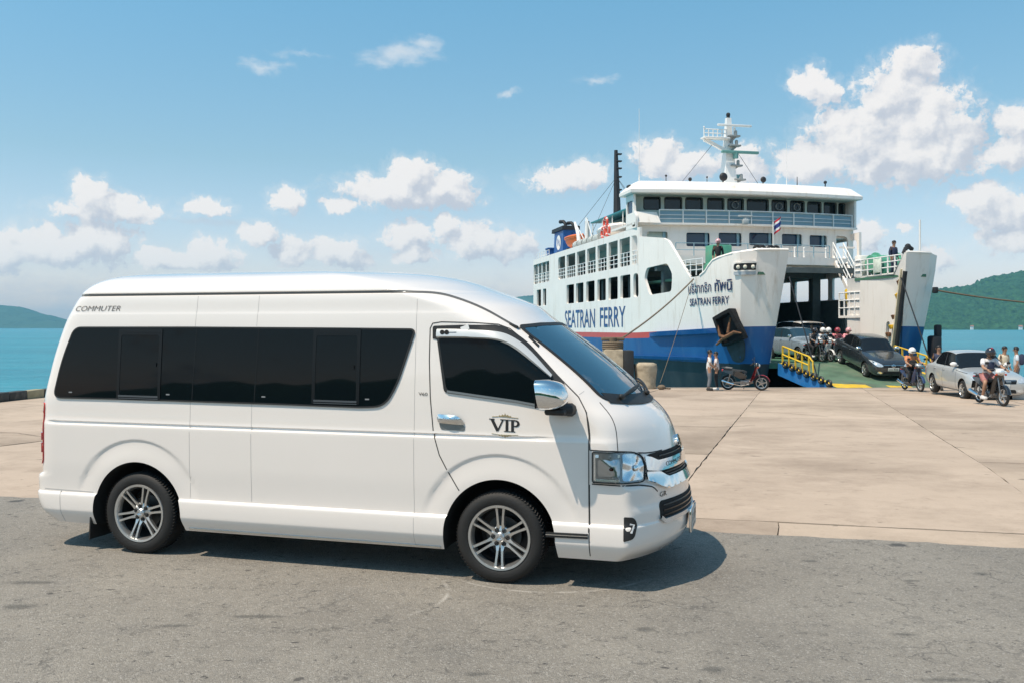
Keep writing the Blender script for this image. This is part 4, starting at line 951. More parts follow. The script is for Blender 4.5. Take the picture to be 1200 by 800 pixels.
# rear mudflap, underbody
for cx, y in ((-3.11, 1), (-3.11, -1)):
    m = MB(); m.box((cx-.47, y*.80, .24), (.012, .26, .30), Matrix.Rotation(.06, 3, 'Y')); m.build('mudflap', M_RUBBER, van)
m = MB(); m.rbox((-1.6, 0, .27), (4.9, 1.2, .12), .04); m.cyl((-3.11, -.7, .335), (-3.11, .7, .335), .07, n=10); m.cyl((0, -.7, .33), (0, .7, .33), .05, n=10); m.tube([(-3.9, .45, .28), (-2.6, .5, .30), (-1.2, .45, .30)], .06, 8); m.build('underbody', M_BLACKIN, van)

# ---- wheels
def make_wheel():
    e = empty('wheel', (0, 0, 0), 0, van)               # local -y faces outwards
    Rt, Rr, wd = .335, .232, .215
    m = MB(); y0 = -wd/2
    prof = [(Rr-.008, .02), (Rr+.004, .002), (Rr+.018, -.006), (Rr+.05, -.010), (Rt-.030, -.004), (Rt-.010, .010), (Rt-.001, .028), (Rt, .05)]
    full = [(r, y0+h) for r, h in prof]+[(r, -y0-h) for r, h in reversed(prof)]
    m.lathe([(r, h) for r, h in full], (0, 0, 0), (0, 1, 0), 64, cap=False); m.build('tyre', M_TYRE, e, sharp=50)
    m = MB()
    for k in range(80):
        a = 2*PI*k/80
        for sg in (-1, 1):
            p0 = Vector((math.cos(a)*(Rt-.006), sg*.100, math.sin(a)*(Rt-.006))); p1 = Vector((math.cos(a+.05)*(Rt+.0012), sg*.055, math.sin(a+.05)*(Rt+.0012)))
            m.beam(p0, p1, .015, .004)
    m.build('tread_block', M_TREAD, e, smooth=False, kind='stuff')
    m = MB(); m.lathe([(Rr-.028, -.06), (Rr-.018, -.100), (Rr-.012, -.112), (Rr+.004, -.114), (Rr+.008, -.106), (Rr+.002, -.098)], (0, 0, 0), (0, 1, 0), 64, cap=False); m.build('rim_lip', M_ALLOY, e, sharp=50)
    m = MB(); m.lathe([(Rr-.020, -.085), (Rr-.032, -.02), (Rr-.035, .09), (.001, .09)], (0, 0, 0), (0, 1, 0), 40, cap=False); m.build('rim_barrel', M_ALLOYD, e)
    m = MB(); m.lathe([(.14, .0), (.14, .02), (.05, .02), (.05, -.01), (.001, -.01)], (0, .0, 0), (0, 1, 0), 32, cap=False); m.build('brake_disc', mat('brake_disc_grey', (.10, .10, .10), .45, metal=.7, var=.1), e)
    pr = None
    for k in range(6):
        a = 2*PI*k/6+.18
        for sg in (-1, 1):
            m = MB(); u = Vector((math.cos(a), 0, math.sin(a))); t = Vector((-math.sin(a), 0, math.cos(a))); V = []
            for r, off, w, y, dp in ((.058, .020, .030, -.075, .030), (.10, .018, .017, -.085, .028), (.16, .022, .015, -.094, .026), (.212, .027, .018, -.101, .022)):
                c = u*r+t*(sg*off); V += [c-t*w/2+Vector((0, y, 0)), c+t*w/2+Vector((0, y, 0)), c+t*w*.62+Vector((0, y+dp, 0)), c-t*w*.62+Vector((0, y+dp, 0))]
            F = []
            for i in range(3):
                for j in range(4): F.append((i*4+j, i*4+(j+1) % 4, (i+1)*4+(j+1) % 4, (i+1)*4+j))
            F += [(3, 2, 1, 0), (12, 13, 14, 15)]; m.add(V, F); m.build('spoke', M_ALLOY, e, fix=True, smooth=False)
    m = MB(); m.lathe([(.082, -.045), (.080, -.068), (.072, -.074), (.036, -.076), (.035, -.092), (.029, -.098), (.001, -.100)], (0, 0, 0), (0, 1, 0), 36, cap=False); hub = m.build('hub', M_ALLOY, e)
    m = MB()
    for rx, rz, dz in ((.022, .015, 0), (.007, .014, 0), (.013, .006, .004)):
        m.tube([(rx*math.cos(a), -.102, dz+rz*math.sin(a)) for a in np.linspace(0, 2*PI, 17)[:-1]], .0025, 5, closed=True)
    m.build('hub_emblem', M_CHROME, e)
    for k in range(6):
        a = 2*PI*(k+.5)/6+.18; c = Vector((.055*math.cos(a), -.078, .055*math.sin(a)))
        m = MB(); m.lathe([(.017, .01), (.017, -.003), (.012, -.004), (.012, .004)], c, (0, 1, 0), 12, cap=False); m.lathe([(.009, .006), (.009, -.008), (.001, -.009)], c, (0, 1, 0), 6, cap=False); m.build('lug_nut', M_RUBBER, e)
    return e
wh = make_wheel(); wh.location = (0, -.815, .333); wh.rotation_euler = (0, -.32, 0)
for (x, y, rz, ry) in ((-3.11, -.805, 0, -.05), (0, .815, PI, .4), (-3.11, .805, PI, .1)):
    c = copy_tree(wh, van); c.location = (x, y, .333); c.rotation_euler = (0, ry, rz)
# ================================================================== THE CAR FERRY
# local axes: x runs aft from the bow, y to starboard (the sunlit side), z up
def ship_white(name, base, streak):
    m = bpy.data.materials.new(name); m.use_nodes = True; nt = m.node_tree; N = nt.nodes; L = nt.links; b = N['Principled BSDF']
    t = N.new('ShaderNodeTexCoord').outputs['Object']
    def noi(sc, det, ro, st=(1, 1, 1)):
        mp = N.new('ShaderNodeMapping'); mp.inputs['Scale'].default_value = st; L.new(t, mp.inputs[0])
        n = N.new('ShaderNodeTexNoise'); n.inputs['Scale'].default_value = sc; n.inputs['Detail'].default_value = det; n.inputs['Roughness'].default_value = ro; L.new(mp.outputs[0], n.inputs['Vector']); return n.outputs[0]
    def mix(f, lo, hi, amt, a, c):
        r = N.new('ShaderNodeMapRange'); L.new(f, r.inputs[0])
        for i, s in zip((1, 2, 3, 4), (lo, hi, 0, amt)): r.inputs[i].default_value = s
        n = N.new('ShaderNodeMix'); n.data_type = 'RGBA'; L.new(r.outputs[0], n.inputs[0])
        for i, s in ((6, a), (7, c)):
            if isinstance(s, tuple): n.inputs[i].default_value = (*s, 1)
            else: L.new(s, n.inputs[i])
        return n.outputs[2]
    c = mix(noi(.7, 4, .6), .35, .7, .6, base, tuple(x*.90 for x in base))
    c = mix(noi(1.6, 5, .7, (1.6, 1.6, .16)), .54, .76, .60, c, streak)
    c = mix(noi(7, 4, .7), .66, .82, .5, c, tuple(x*.8 for x in streak))
    return m, nt, c, b, t, mix
def plain_ship(name, base, streak, rough=.4):
    m, nt, c, b, t, mix = ship_white(name, base, streak); nt.links.new(c, b.inputs['Base Color']); b.inputs['Roughness'].default_value = rough; return m
M_SW = plain_ship('ship_white_paint', (.87, .815, .76), (.55, .45, .35))
def hull_mat():
    """white over blue over dark boot topping, with a red line that ends before the bow"""
    m, nt, c, b, t, mix = ship_white('hull_paint', (.87, .815, .76), (.52, .42, .32)); N = nt.nodes; L = nt.links
    sp = N.new('ShaderNodeSeparateXYZ'); L.new(t, sp.inputs[0])
    def ma(op, a, b_=None, c_=None):
        n = N.new('ShaderNodeMath'); n.operation = op
        for i, s in enumerate((a, b_, c_)):
            if s is None: continue
            if isinstance(s, (int, float)): n.inputs[i].default_value = s
            else: L.new(s, n.inputs[i])
        return n.outputs[0]
    def sel(f, a, c_):
        n = N.new('ShaderNodeMix'); n.data_type = 'RGBA'; L.new(f, n.inputs[0])
        for i, s in ((6, a), (7, c_)):
            if isinstance(s, tuple): n.inputs[i].default_value = (*s, 1)
            else: L.new(s, n.inputs[i])
        return n.outputs[2]
    k = ma('MAXIMUM', 0, ma('MULTIPLY', ma('SUBTRACT', 11, sp.outputs[0]), 1/11)); edge = ma('MULTIPLY_ADD', ma('POWER', k, 1.4), .38, 1.585)
    d = ma('SUBTRACT', edge, sp.outputs[2])                       # depth below the white
    def noi(sc, st):
        mp = N.new('ShaderNodeMapping'); mp.inputs['Scale'].default_value = st; L.new(t, mp.inputs[0]); n = N.new('ShaderNodeTexNoise'); n.inputs['Scale'].default_value = sc; n.inputs['Detail'].default_value = 5; L.new(mp.outputs[0], n.inputs['Vector']); return n.outputs[0]
    bl = mix(noi(.8, (1, 1, .5)), .35, .7, 1, (.006, .075, .235), (.012, .11, .30)); bl = mix(noi(2.5, (1.5, 1.5, .2)), .58, .8, .5, bl, (.10, .17, .28))
    bk = mix(noi(1.2, (1, 1, .4)), .4, .75, .7, (.012, .016, .024), (.045, .05, .055))
    red = ma('MULTIPLY', ma('LESS_THAN', d, .30), ma('GREATER_THAN', sp.outputs[0], ma('ADD', 7.4, ma('MULTIPLY', d, 3.0))))
    low = sel(red, bl, (.52, .075, .06)); low = sel(ma('LESS_THAN', ma('ADD', sp.outputs[2], ma('MULTIPLY', noi(3, (1, 1, 1)), .06)), .29), low, bk)
    c = sel(ma('GREATER_THAN', d, 0), c, low); L.new(c, b.inputs['Base Color']); b.inputs['Roughness'].default_value = .38
    return m
M_HULL = hull_mat()
M_BLUE = mat('ship_blue_paint', (.009, .085, .29), .4, var=.12, vscale=2, dirt=(.10, .15, .22), dscale=2)
M_DKBLUE = mat('funnel_blue', (.010, .075, .26), .4, var=.08)
M_SBLACK = mat('ship_black', (.014, .015, .018), .6, var=.2)
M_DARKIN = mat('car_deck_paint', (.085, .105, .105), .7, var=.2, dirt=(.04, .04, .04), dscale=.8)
M_DECKG = mat('deck_green', (.055, .16, .10), .7, var=.25, vscale=1.5, dirt=(.12, .12, .09), dscale=1.2, damt=.7)
M_GREENM = mat('winch_green', (.10, .36, .24), .45, var=.12, dirt=(.25, .2, .12), dscale=3, damt=.5)
M_PALEG = mat('pale_green_wall', (.50, .60, .55), .5, var=.06)
M_SGLASS = mat('ship_dark_glass', (.008, .014, .018), .06, var=0, spec=.5)
M_SGLASSB = mat('ship_blue_glass', (.012, .045, .095), .06, var=0, spec=.6)
M_PANELB = mat('blue_grey_rail_panel', (.20, .33, .40), .35, var=.06)
M_RAILW = mat('rail_white', (.78, .77, .75), .4, var=.04)
M_YELLOW = mat('safety_yellow', (.72, .46, .03), .5, var=.12, dirt=(.3, .22, .1), dscale=4)
M_RAMPG = mat('ramp_green', (.085, .15, .095), .75, var=.3, vscale=1.2, dirt=(.17, .16, .12), dscale=1.0, damt=.8, bump=.2, bscale=30)
M_RUST = mat('rusty_steel', (.16, .075, .035), .85, var=.35, vscale=8)
M_ORANGE = mat('rescue_orange', (.72, .16, .035), .45, var=.08)
M_LRED = mat('lifebuoy_red', (.65, .07, .04), .5, var=.05)
M_TEAL = mat('teal_awning', (.03, .22, .26), .7, var=.1)
M_ROPE = mat('mooring_rope_fibre', (.16, .12, .08), .9, var=.2, vscale=30)

SHIP = (14.88, 39.70); SHIP_ROT = math.atan2(.9785, -.206)
ferry = empty('car_ferry', (*SHIP, SEA_Z+2.3-0.0), SHIP_ROT); ferry.location.z = 0
tag(ferry, 'white and blue car ferry with open bow and lowered ramp at the quay', 'ferry')
SXA = Vector((-.206, .9785)).normalized(); SYA = Vector((-SXA.y, SXA.x))
def ship_world(x, y, z): p = Vector(SHIP)+SXA*x+SYA*y; return (p.x, p.y, z)

def hull_y(x, z):
    b = 4.25+2.30*min(1, max(0, (x-.4)/9.7))**.40
    k = max(0, (4.2-z)/5); fade = max(0, 1-max(0, x-.4)/12)
    return b-.45*k*fade-.10*max(0, -z)*1.0
def hx(x, z):
    """the stem rakes aft towards the waterline"""
    return x+.20*(5.2-max(z, -1.5))*max(0, 1-max(0, x-.4)/8)**1.5
_pl = [(.4, 0.0)]
for i in range(1, 400): x = .4+(i/400)**2*10.0; _pl.append((x, hull_y(x, 5)))
_pl[0] = (.4, hull_y(.4, 5)); _as = [0.0]
for i in range(1, len(_pl)): _as.append(_as[-1]+math.hypot(_pl[i][0]-_pl[i-1][0], _pl[i][1]-_pl[i-1][1]))
_ax = [p[0] for p in _pl]
def bow_pt(a, z, d=0):
    """point on the starboard bow; a is arc length aft of the stem corner"""
    x = interp(a, _as, _ax); e = .03; x1 = interp(a+e, _as, _ax); y = hull_y(x, z); y1 = hull_y(x1, z)
    n = Vector((-(y1-y), x1-x)).normalized(); return (hx(x, z)+n.x*d, y+n.y*d, z)
def arc_at(x): return float(np.interp(x, _ax, _as))
TOP = [(.4, 5.22), (1.2, 5.10), (2.0, 4.97), (2.35, 4.88), (2.65, 4.66), (2.9, 4.42), (3.3, 4.24), (4.0, 4.20), (5.1, 5.2), (6.1, 6.12), (6.6, 6.30), (9.15, 6.62), (9.16, 7.12), (33, 7.12)]
GAL = [(25.45, 23.62), (23.22, 21.10), (20.72, 18.78), (18.42, 16.62), (16.24, 14.46), (14.08, 12.46), (12.12, 10.42), (10.20, 9.42)]
LOWW = [(23.22, 21.4), (20.92, 19.2), (18.59, 16.82), (16.27, 14.62), (14.12, 12.45), (11.99, 10.34), (9.92, 9.30)]
def side_plate(sg, name):
    m = MB()
    top = TOP if sg > 0 else TOP[:4]+[(2.8, 4.80), (3.6, 4.62), (4.4, 4.55), (8.9, 4.55), (9.15, 5.2), (9.16, 7.12), (33, 7.12)]
    out = [(.4, -3.0)]+[(.4+(i/14)**2*10, -3.0) for i in range(1, 14)]+[(33, -3.0), (33, 7.12)]+list(reversed(top[:-1]))
    out = dense(out, .5)
    holes = []
    for i, (a, b) in enumerate(GAL):
        r = .12
        holes.append(rounded([(b, 5.20), (a, 5.20), (a, 6.74), (b, 6.74)], [.3 if i == 7 else .05, .3 if i == 0 else .05, .3 if i == 0 else .05, .3 if i == 7 else .05], 3))
    for (a, b) in LOWW: holes.append(rrect(b, 3.46, a, 4.72, .12 if a > 10 else .25, 3))
    for (a, b) in ((31.88, 30.5), (29.9, 28.9)): holes.append(rrect(b, 3.5, a, 4.74, .1, 3))
    holes.append(rounded([(28.0, 5.22), (32.9, 5.22), (32.9, 6.72), (28.0, 6.72)], .1, 2))
    if sg > 0: holes.append(rounded([(8.35, 4.92), (6.15, 5.02), (5.62, 4.45), (5.75, 3.62), (8.05, 3.52), (8.62, 4.4)], .2, 3))
    f = (lambda x, z, d: (hx(x, z), hull_y(x, z)+d, z)) if sg > 0 else (lambda x, z, d: (hx(x, z), -hull_y(x, z)-d, z))
    m.plate(out, f, .14, [dense(h, .5) for h in holes], res=.55)
    return m.build(name, M_HULL, ferry, sharp=30)
hs = side_plate(1, 'hull_side'); hp = side_plate(-1, 'hull_side')
# bow faces either side of the open mouth: plating that curves in to the jamb
for sg in (1, -1):
    m = MB(); V = []; zs_ = [-2.6+i*(5.22+2.6)/16 for i in range(17)]; nx = 8
    for z in zs_:
        yo = hull_y(.4, z); yi = lerp(3.36, 2.86, (z+.8)/6) if z > -.8 else 3.36
        row = [(lerp(.4, .18, math.sin(i/nx*PI/2)), lerp(yo, yi, i/nx)) for i in range(nx+1)]+[(.30, yi-.02), (1.2, yi+.06), (5.2, 3.1)]
        V += [(x+(hx(.4, z)-.4)*(1 if x < .5 else max(0, 1-(x-.3)/5)), sg*y, z if not (x > 1 and z > 4.3) else 4.30+.02*(z-4.3)) for x, y in row]
    w = nx+4; m.add(V, [(j*w+i, j*w+i+1, (j+1)*w+i+1, (j+1)*w+i) for j in range(16) for i in range(w-1)]); m.m = [0 if i < nx+1 else 1 for j in range(16) for i in range(w-1)]; bf = m.build('bow_post', [M_HULL, M_SW], ferry, fix=True, sharp=40)
    if sg > 0: bow_stb = bf
    else: bow_port = bf
    # capping rail along the top of the bulwark
    m = MB(); pts = [(x, sg*(hull_y(x, 5)-.05), z+.02) for x, z in [(p[0], p[1]) for p in TOP[:7]]]; pts = [(.22, sg*2.9, 5.24), (.26, sg*3.6, 5.24)]+pts
    m.tube(pts, .07, 6); m.build('bulwark_cap', M_SW, bf)
# transom, decks
m = MB(); m.box((33.05, 0, 2.05), (.12, 12.9, 10.1)); m.build('transom', M_HULL, ferry)
m = MB(); hw = [(1.18, 2.8)]+[(hx(x, .2)+.25, hull_y(x, .2)-.35) for x in (.9, 1.4, 2.2, 3.2, 5, 7, 9)]+[(33, 6.1)]
m.plate([(x, -y) for x, y in hw]+[(x, y) for x, y in reversed(hw)], lambda x, y, d: (x, y, .28+d), .22); m.build('car_deck', M_DECKG, ferry)
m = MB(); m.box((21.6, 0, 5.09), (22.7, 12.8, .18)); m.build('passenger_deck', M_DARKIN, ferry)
m = MB(); m.box((21.7, 0, 6.95), (22.9, 13.02, .16)); m.build('boat_deck', M_SW, ferry)
for y in (4.0, -4.0):
    xe = 9.9 if y > 0 else 4.5
    m = MB(); m.plate(dense([(.5, -2.95 if y < 0 else 2.95), (xe, -3.05 if y < 0 else 3.05), (xe, math.copysign(6.0 if y > 0 else 5.5, y)), (4.2, math.copysign(5.5, y)), (1.6, math.copysign(4.9, y)), (.5, math.copysign(4.1, y))][::(1 if y > 0 else -1)], 1), lambda u, v, d: (u, v, 4.28+d), .12); m.build('mooring_deck', M_DECKG, ferry)
# starboard inner wall, port inner wall (its sunlit face looks to the mouth)
m = MB(); m.plate(dense([(.55, .30), (5.5, .30), (5.5, 4.26), (.55, 4.26)], .6), lambda x, z, d: (x+.20*(5.2-z)*max(0, 1-(x-.5)/5), 3.12+d, z), .10); m.build('inner_wall', M_SW, ferry)
m = MB(); m.plate(dense(rounded([(.42, .30), (4.0, .30), (4.0, 4.36), (.42, 4.40)], .02, 2), .6), lambda x, z, d: (x+.19*(4.8-z)*max(0, 1-(x-.42)/3.6), -3.04+d, z), .12, [rrect(1.25, 1.15, 1.55, 2.15, .14, 4)]); iw = m.build('inner_wall', M_SW, ferry)
for k, (x, z) in enumerate(((.62, 3.9), (.60, 3.3), (.66, 2.35), (.72, 1.9), (.85, 1.55))):
    m = MB(); x = x+.19*(4.8-z)*.9; m.rbox((x+.05*k, -2.96, z), (.20, .14, .30 if k < 2 else .2), .04); m.cyl((x+.05*k, -2.9, z-.1), (x+.05*k, -2.82, z+.08), .05, n=8); m.build('ramp_latch', [M_RUST, M_YELLOW][k % 2], iw)
m = MB(); m.beam((1.16, -2.98, .35), (.40, -2.96, 4.4), .12, .16); m.build('jamb_seal', M_SBLACK, iw)
m = MB(); m.beam((1.36, -2.97, .35), (.55, -2.955, 4.5), .26, .06); m.build('jamb_trim', mat('cream_jamb', (.70, .60, .42), .5, var=.15), iw)
# car deck interior: pillars, beams, blocks behind the port windows
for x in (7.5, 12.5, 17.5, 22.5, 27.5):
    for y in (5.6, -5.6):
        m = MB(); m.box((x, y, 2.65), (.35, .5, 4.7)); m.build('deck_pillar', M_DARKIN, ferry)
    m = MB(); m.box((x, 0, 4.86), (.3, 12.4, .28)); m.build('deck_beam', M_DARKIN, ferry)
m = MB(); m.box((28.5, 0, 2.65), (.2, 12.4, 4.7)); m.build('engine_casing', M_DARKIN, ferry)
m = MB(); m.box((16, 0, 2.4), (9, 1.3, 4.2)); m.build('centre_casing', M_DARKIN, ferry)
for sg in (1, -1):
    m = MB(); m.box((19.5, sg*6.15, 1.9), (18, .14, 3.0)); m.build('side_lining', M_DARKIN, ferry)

def railing(name, pts, h, posts, bars=3, r=.022, mt=None, parent=None, pr=None):
    """open railing along a 3-D base line"""
    m = MB(); P = [Vector(p) for p in pts]; L_ = [0]
    for a, b in zip(P, P[1:]): L_.append(L_[-1]+(b-a).length)
    def at(s):
        for i in range(len(P)-1):
            if s <= L_[i+1]+1e-6: return P[i].lerp(P[i+1], (s-L_[i])/max(1e-6, L_[i+1]-L_[i]))
        return P[-1]
    for i in range(posts): p = at(L_[-1]*i/(posts-1)); m.cyl(p, p+Vector((0, 0, h)), pr or r*1.2, n=6)
    for k in range(bars): z = h*(k+1)/bars; m.tube([p+Vector((0, 0, z)) for p in P], r, 6)
    o = m.build(name, mt or M_RAILW, parent or ferry, kind='stuff'); return o
# gallery along the starboard side: inner wall, windows, rail grid
m = MB(); m.plate(dense([(10.2, 5.18), (27.6, 5.18), (27.6, 6.86), (10.2, 6.86)], 2), lambda x, z, d: (x, 4.7+d, z), .1, [rrect(a, 5.62, a+.95, 6.45, .06, 2) for a in np.arange(11, 27, 1.55)]); gw = m.build('gallery_wall', M_PALEG, ferry)
m = MB(); m.box((19, 4.5, 6.0), (17, .05, 1.2)); m.build('gallery_glass', M_SGLASS, gw)
for i, a in enumerate((12.6, 15.7, 18.9, 21.4, 24.2)):
    m = MB(); m.rbox((a, 5.4, 5.55), (.5, .45, .5), .05); m.rbox((a+.22, 5.4, 5.95), (.1, .45, .5), .04); m.build('gallery_seat', mat('dark_seat', (.04, .05, .05), .6, var=.1), gw)
for (a, b) in GAL:
    railing('gallery_rail', [(a, 6.50, 5.20), (b, 6.50, 5.20)], .72, max(3, int((a-b)/.42)), 3, .025, None, hs)
railing('stern_rail', [(32.9, 6.45, 5.22), (28.0, 6.45, 5.22)], .72, 8, 3, .025)
for x in (29.3, 30.6, 31.8): m = MB(); m.cyl((x, 6.42, 5.2), (x, 6.42, 6.8), .06, n=8); m.build('stern_post', M_RAILW, ferry)
# fender ledges on the hull
def ledge(x0, x1, z0, z1, hgt, mt):
    m = MB(); V = []; n = 16
    for i in range(n+1):
        x = lerp(x0, x1, i/n); z = lerp(z0, z1, i/n); y = hull_y(x, z); t = min(1, i/2, )
        k = .30*min(1, i/3)*min(1, (n-i)/1.0+.25)
        x = hx(x, z); V += [(x, y-.03, z+hgt/2), (x, y+k, z+hgt/2), (x, y+k*.8, z-hgt/2), (x, y-.03, z-hgt/2)]
    F = [(i*4+j, (i+1)*4+j, (i+1)*4+j+1, i*4+j+1) for i in range(n) for j in range(3)]; m.add(V, F+[(0, 1, 2, 3), (n*4+3, n*4+2, n*4+1, n*4)]); m.build('fender_ledge', mt, hs, fix=True, smooth=False)
ledge(8.2, 1.9, 1.50, 1.70, .20, M_BLUE); ledge(24, 1.9, .20, .45, .14, M_BLUE)

# lettering: along the side and on the bow
M_LETTER = mat('ship_letter_blue', (.018, .075, .22), .45, var=.08); M_LETTERD = mat('bow_letter_navy', (.018, .03, .10), .45, var=.05)
m = MB(); lettering(m, 'SEATRAN', 1.62, lambda u, v, d: (23.6-u, hull_y(23.6-u, 2)+d, 1.88+v), .02, width=6.9, bold=.012); m.build('lettering', M_LETTER, hs)
m = MB(); lettering(m, 'FERRY', 1.62, lambda u, v, d: (15.7-u, hull_y(15.7-u, 2)+d, 1.92+v), .02, width=4.55, bold=.012); m.build('lettering', M_LETTER, hs)
a0 = arc_at(4.15)
m = MB(); lettering(m, 'บธิฮาทธิก', .62, lambda u, v, d: bow_pt(a0-u, 3.45+v+.02*u, d), .025, width=1.85, bold=.004); lettering(m, 'ทัพนิ', .66, lambda u, v, d: bow_pt(a0-2.10-u, 3.50+v+.02*u, d), .025, width=1.10, bold=.012); m.build('lettering', M_LETTERD, hs)
m = MB(); lettering(m, 'SEATRAN FERRY', .47, lambda u, v, d: bow_pt(a0-.10-u, 2.88+v+.02*u, d), .025, width=2.95, bold=.006); m.build('lettering', M_LETTERD, hs)
# fairlead: oval recess with three rollers
m = MB(); af = arc_at(.62)
m.skin(dense(rrect(af-.62, 4.36, af+.42, 4.66, .14, 5), .08), bow_pt, .03); fl = m.build('fairlead', M_SBLACK, bow_stb)
for k in (-.42, -.12, .18): m = MB(); m.ball(bow_pt(af+k, 4.5, .08), (.09, .09, .09), 8); m.build('fairlead_roller', mat('roller_cream', (.7, .66, .55), .4, var=.1), fl)
m = MB(); m.ribbon(dense(rrect(af-.66, 4.33, af+.46, 4.69, .16, 5), .08), .06, bow_pt, .06, closed=True); m.build('fairlead_rim', M_SW, fl)
m = MB(); m.skin(dense(rrect(af-.6, 4.16, af+.4, 4.30, .05, 3), .1), bow_pt, .05); m.build('fairlead_plate', mat('grey_plate', (.42, .46, .50), .5), fl)
# anchor box, tilted, with anchor and the stain it leaves
aa = arc_at(1.15)
m = MB(); bx = rounded([(aa+.72, 2.30), (aa-.28, 2.72), (aa-.92, 1.42), (aa+.10, 1.02)], .05, 2)
m.plate(dense(bx, .2), lambda u, v, d: bow_pt(u, v, .42+d), .5, [dense(rounded([(aa+.52, 2.22), (aa-.24, 2.54), (aa-.74, 1.48), (aa+.10, 1.14)], .05, 2), .2)]); ab_ = m.build('anchor_pocket', mat('pocket_black', (.006, .006, .007), .9, var=.2), bow_stb)
m = MB(); m.skin(dense([(aa+.6, 2.25), (aa-.26, 2.6), (aa-.8, 1.45), (aa+.10, 1.1)], .2), bow_pt, .02); m.build('pocket_back', M_SBLACK, ab_)
m = MB(); m.tube([bow_pt(aa-.18, 2.30, .20), bow_pt(aa-.14, 1.95, .26), bow_pt(aa-.16, 1.62, .36)], [.05, .06, .08], 8); m.tube([bow_pt(aa+.46, 1.98, .34), bow_pt(aa+.22, 1.50, .44), bow_pt(aa-.10, 1.42, .52), bow_pt(aa-.5, 1.66, .50), bow_pt(aa-.72, 1.62, .44)], [.03, .07, .10, .08, .03], 8); m.tube([bow_pt(aa+.42, 1.10, .45), bow_pt(aa-.1, 1.45, .5)], [.05, .09], 8); m.build('anchor', M_RUST, ab_)
m = MB(); m.skin(dense(chaikin([(aa+.35, 1.15), (aa-.75, 1.45), (aa-.80, .8), (aa-.72, .32), (aa-.2, .32), (aa-.02, .6)], 2), .15), bow_pt, .012, res=.3); m.build('rust_stain', mat('dark_run_stain', (.035, .05, .06), .7, var=.4, vscale=4), bow_stb)

# ---------------- superstructure front and wheelhouse (front bowed a little)
def bowx(x0, y): return x0-.6*(1-min(1, abs(y)/6.55)**2)
FW = [(5.78, 4.62, 6.24, 7.0), (3.66, 2.30, 6.18, 6.96), (1.87, .49, 6.22, 6.98), (.12, -1.40, 6.28, 7.02), (-1.84, -3.16, 6.30, 7.0), (-3.58, -4.78, 6.28, 6.98)]
m = MB(); hol = [rrect(b, z0, a, z1, .14, 4) for a, b, z0, z1 in FW]+[rounded([(-6.2, 5.42), (-5.38, 5.42), (-5.38, 6.98), (-6.2, 6.98)], [.02, .02, .1, .35], 4)]
m.plate(dense([(-6.56, 5.18), (6.54, 5.18), (6.54, 7.40), (-6.56, 7.40)], .6), lambda y, z, d: (bowx(10.1, y)-d, y, z), .14, [dense(h, .3) for h in hol], res=.8); pf = m.build('passenger_front', M_SW, ferry)
for i, (a, b, z0, z1) in enumerate(FW):
    m = MB(); m.plate(dense([(b-.08, z0-.08), (a+.08, z0-.08), (a+.08, z1+.08), (b-.08, z1+.08)], .5), lambda y, z, d: (bowx(10.42, y)-d, y, z), .04); w_ = m.build('window', M_SGLASSB if i else M_PALEG, pf)
    m = MB(); h = rrect(b, z0, a, z1, .14, 4); m.ribbon(dense(h, .2), .05, lambda y, z, d: (bowx(10.1, y)-d, y, z), .02, closed=True); m.build('window_frame', M_SW, w_)
    m = MB(); x_ = bowx(10.38, b); m.box((x_, b+.12, (z0+z1)/2), (.1, .14, z1-z0)); m.build('window_reveal', mat('pale_blue_reveal', (.30, .50, .60), .5), w_)
m = MB(); m.plate(dense([(-6.56, 9.7), (6.56, 9.7), (6.56, 13.6), (-6.56, 13.6)], .7), lambda y, x, d: (x-.6*(1-(abs(y)/6.56)**2)*max(0, 1-(x-9.7)/3.5), y, 7.42+d), .10); m.build('bridge_deck', M_SW, ferry)
# bridge front wall with eleven windows
BW = [(5.70, 4.80), (4.56, 3.62), (3.41, 2.46), (2.18, 1.24), (1.02, .10), (-.12, -1.40), (-1.62, -2.54), (-2.77, -3.66), (-3.88, -4.78), (-4.98, -5.82), (-5.98, -6.42)]
fb = lambda y, z, d: (bowx(10.75, y)-d, y, z)
m = MB(); m.plate(dense([(-6.56, 7.40), (6.30, 7.40), (6.30, 9.05), (-6.56, 9.05)], .6), fb, .1, [dense(rrect(b, 8.24, a, 8.90, .10, 4), .3) for a, b in BW], res=.8); bf_ = m.build('bridge_front', M_PALEG, ferry)
for i, (a, b) in enumerate(BW):
    m = MB(); m.plate(dense([(b-.05, 8.19), (a+.05, 8.19), (a+.05, 8.95), (b-.05, 8.95)], .4), lambda y, z, d: (bowx(10.87, y)-d, y, z), .03); w_ = m.build('window', M_SGLASS, bf_)
    m = MB(); m.ribbon(dense(rrect(b, 8.24, a, 8.90, .10, 4), .2), .045, fb, .02, closed=True); m.build('window_frame', M_SBLACK, w_)
    if i in (4, 6, 7): m = MB(); c = Vector((bowx(10.81, (a+b)/2)-.05, (a+b)/2, 8.57)); m.tube([c+Vector((0, .19*math.cos(t), .19*math.sin(t))) for t in np.linspace(0, 2*PI, 17)[:-1]], .02, 5, closed=True); m.build('clear_view_ring', mat('ring_grey', (.3, .32, .32), .4), w_)
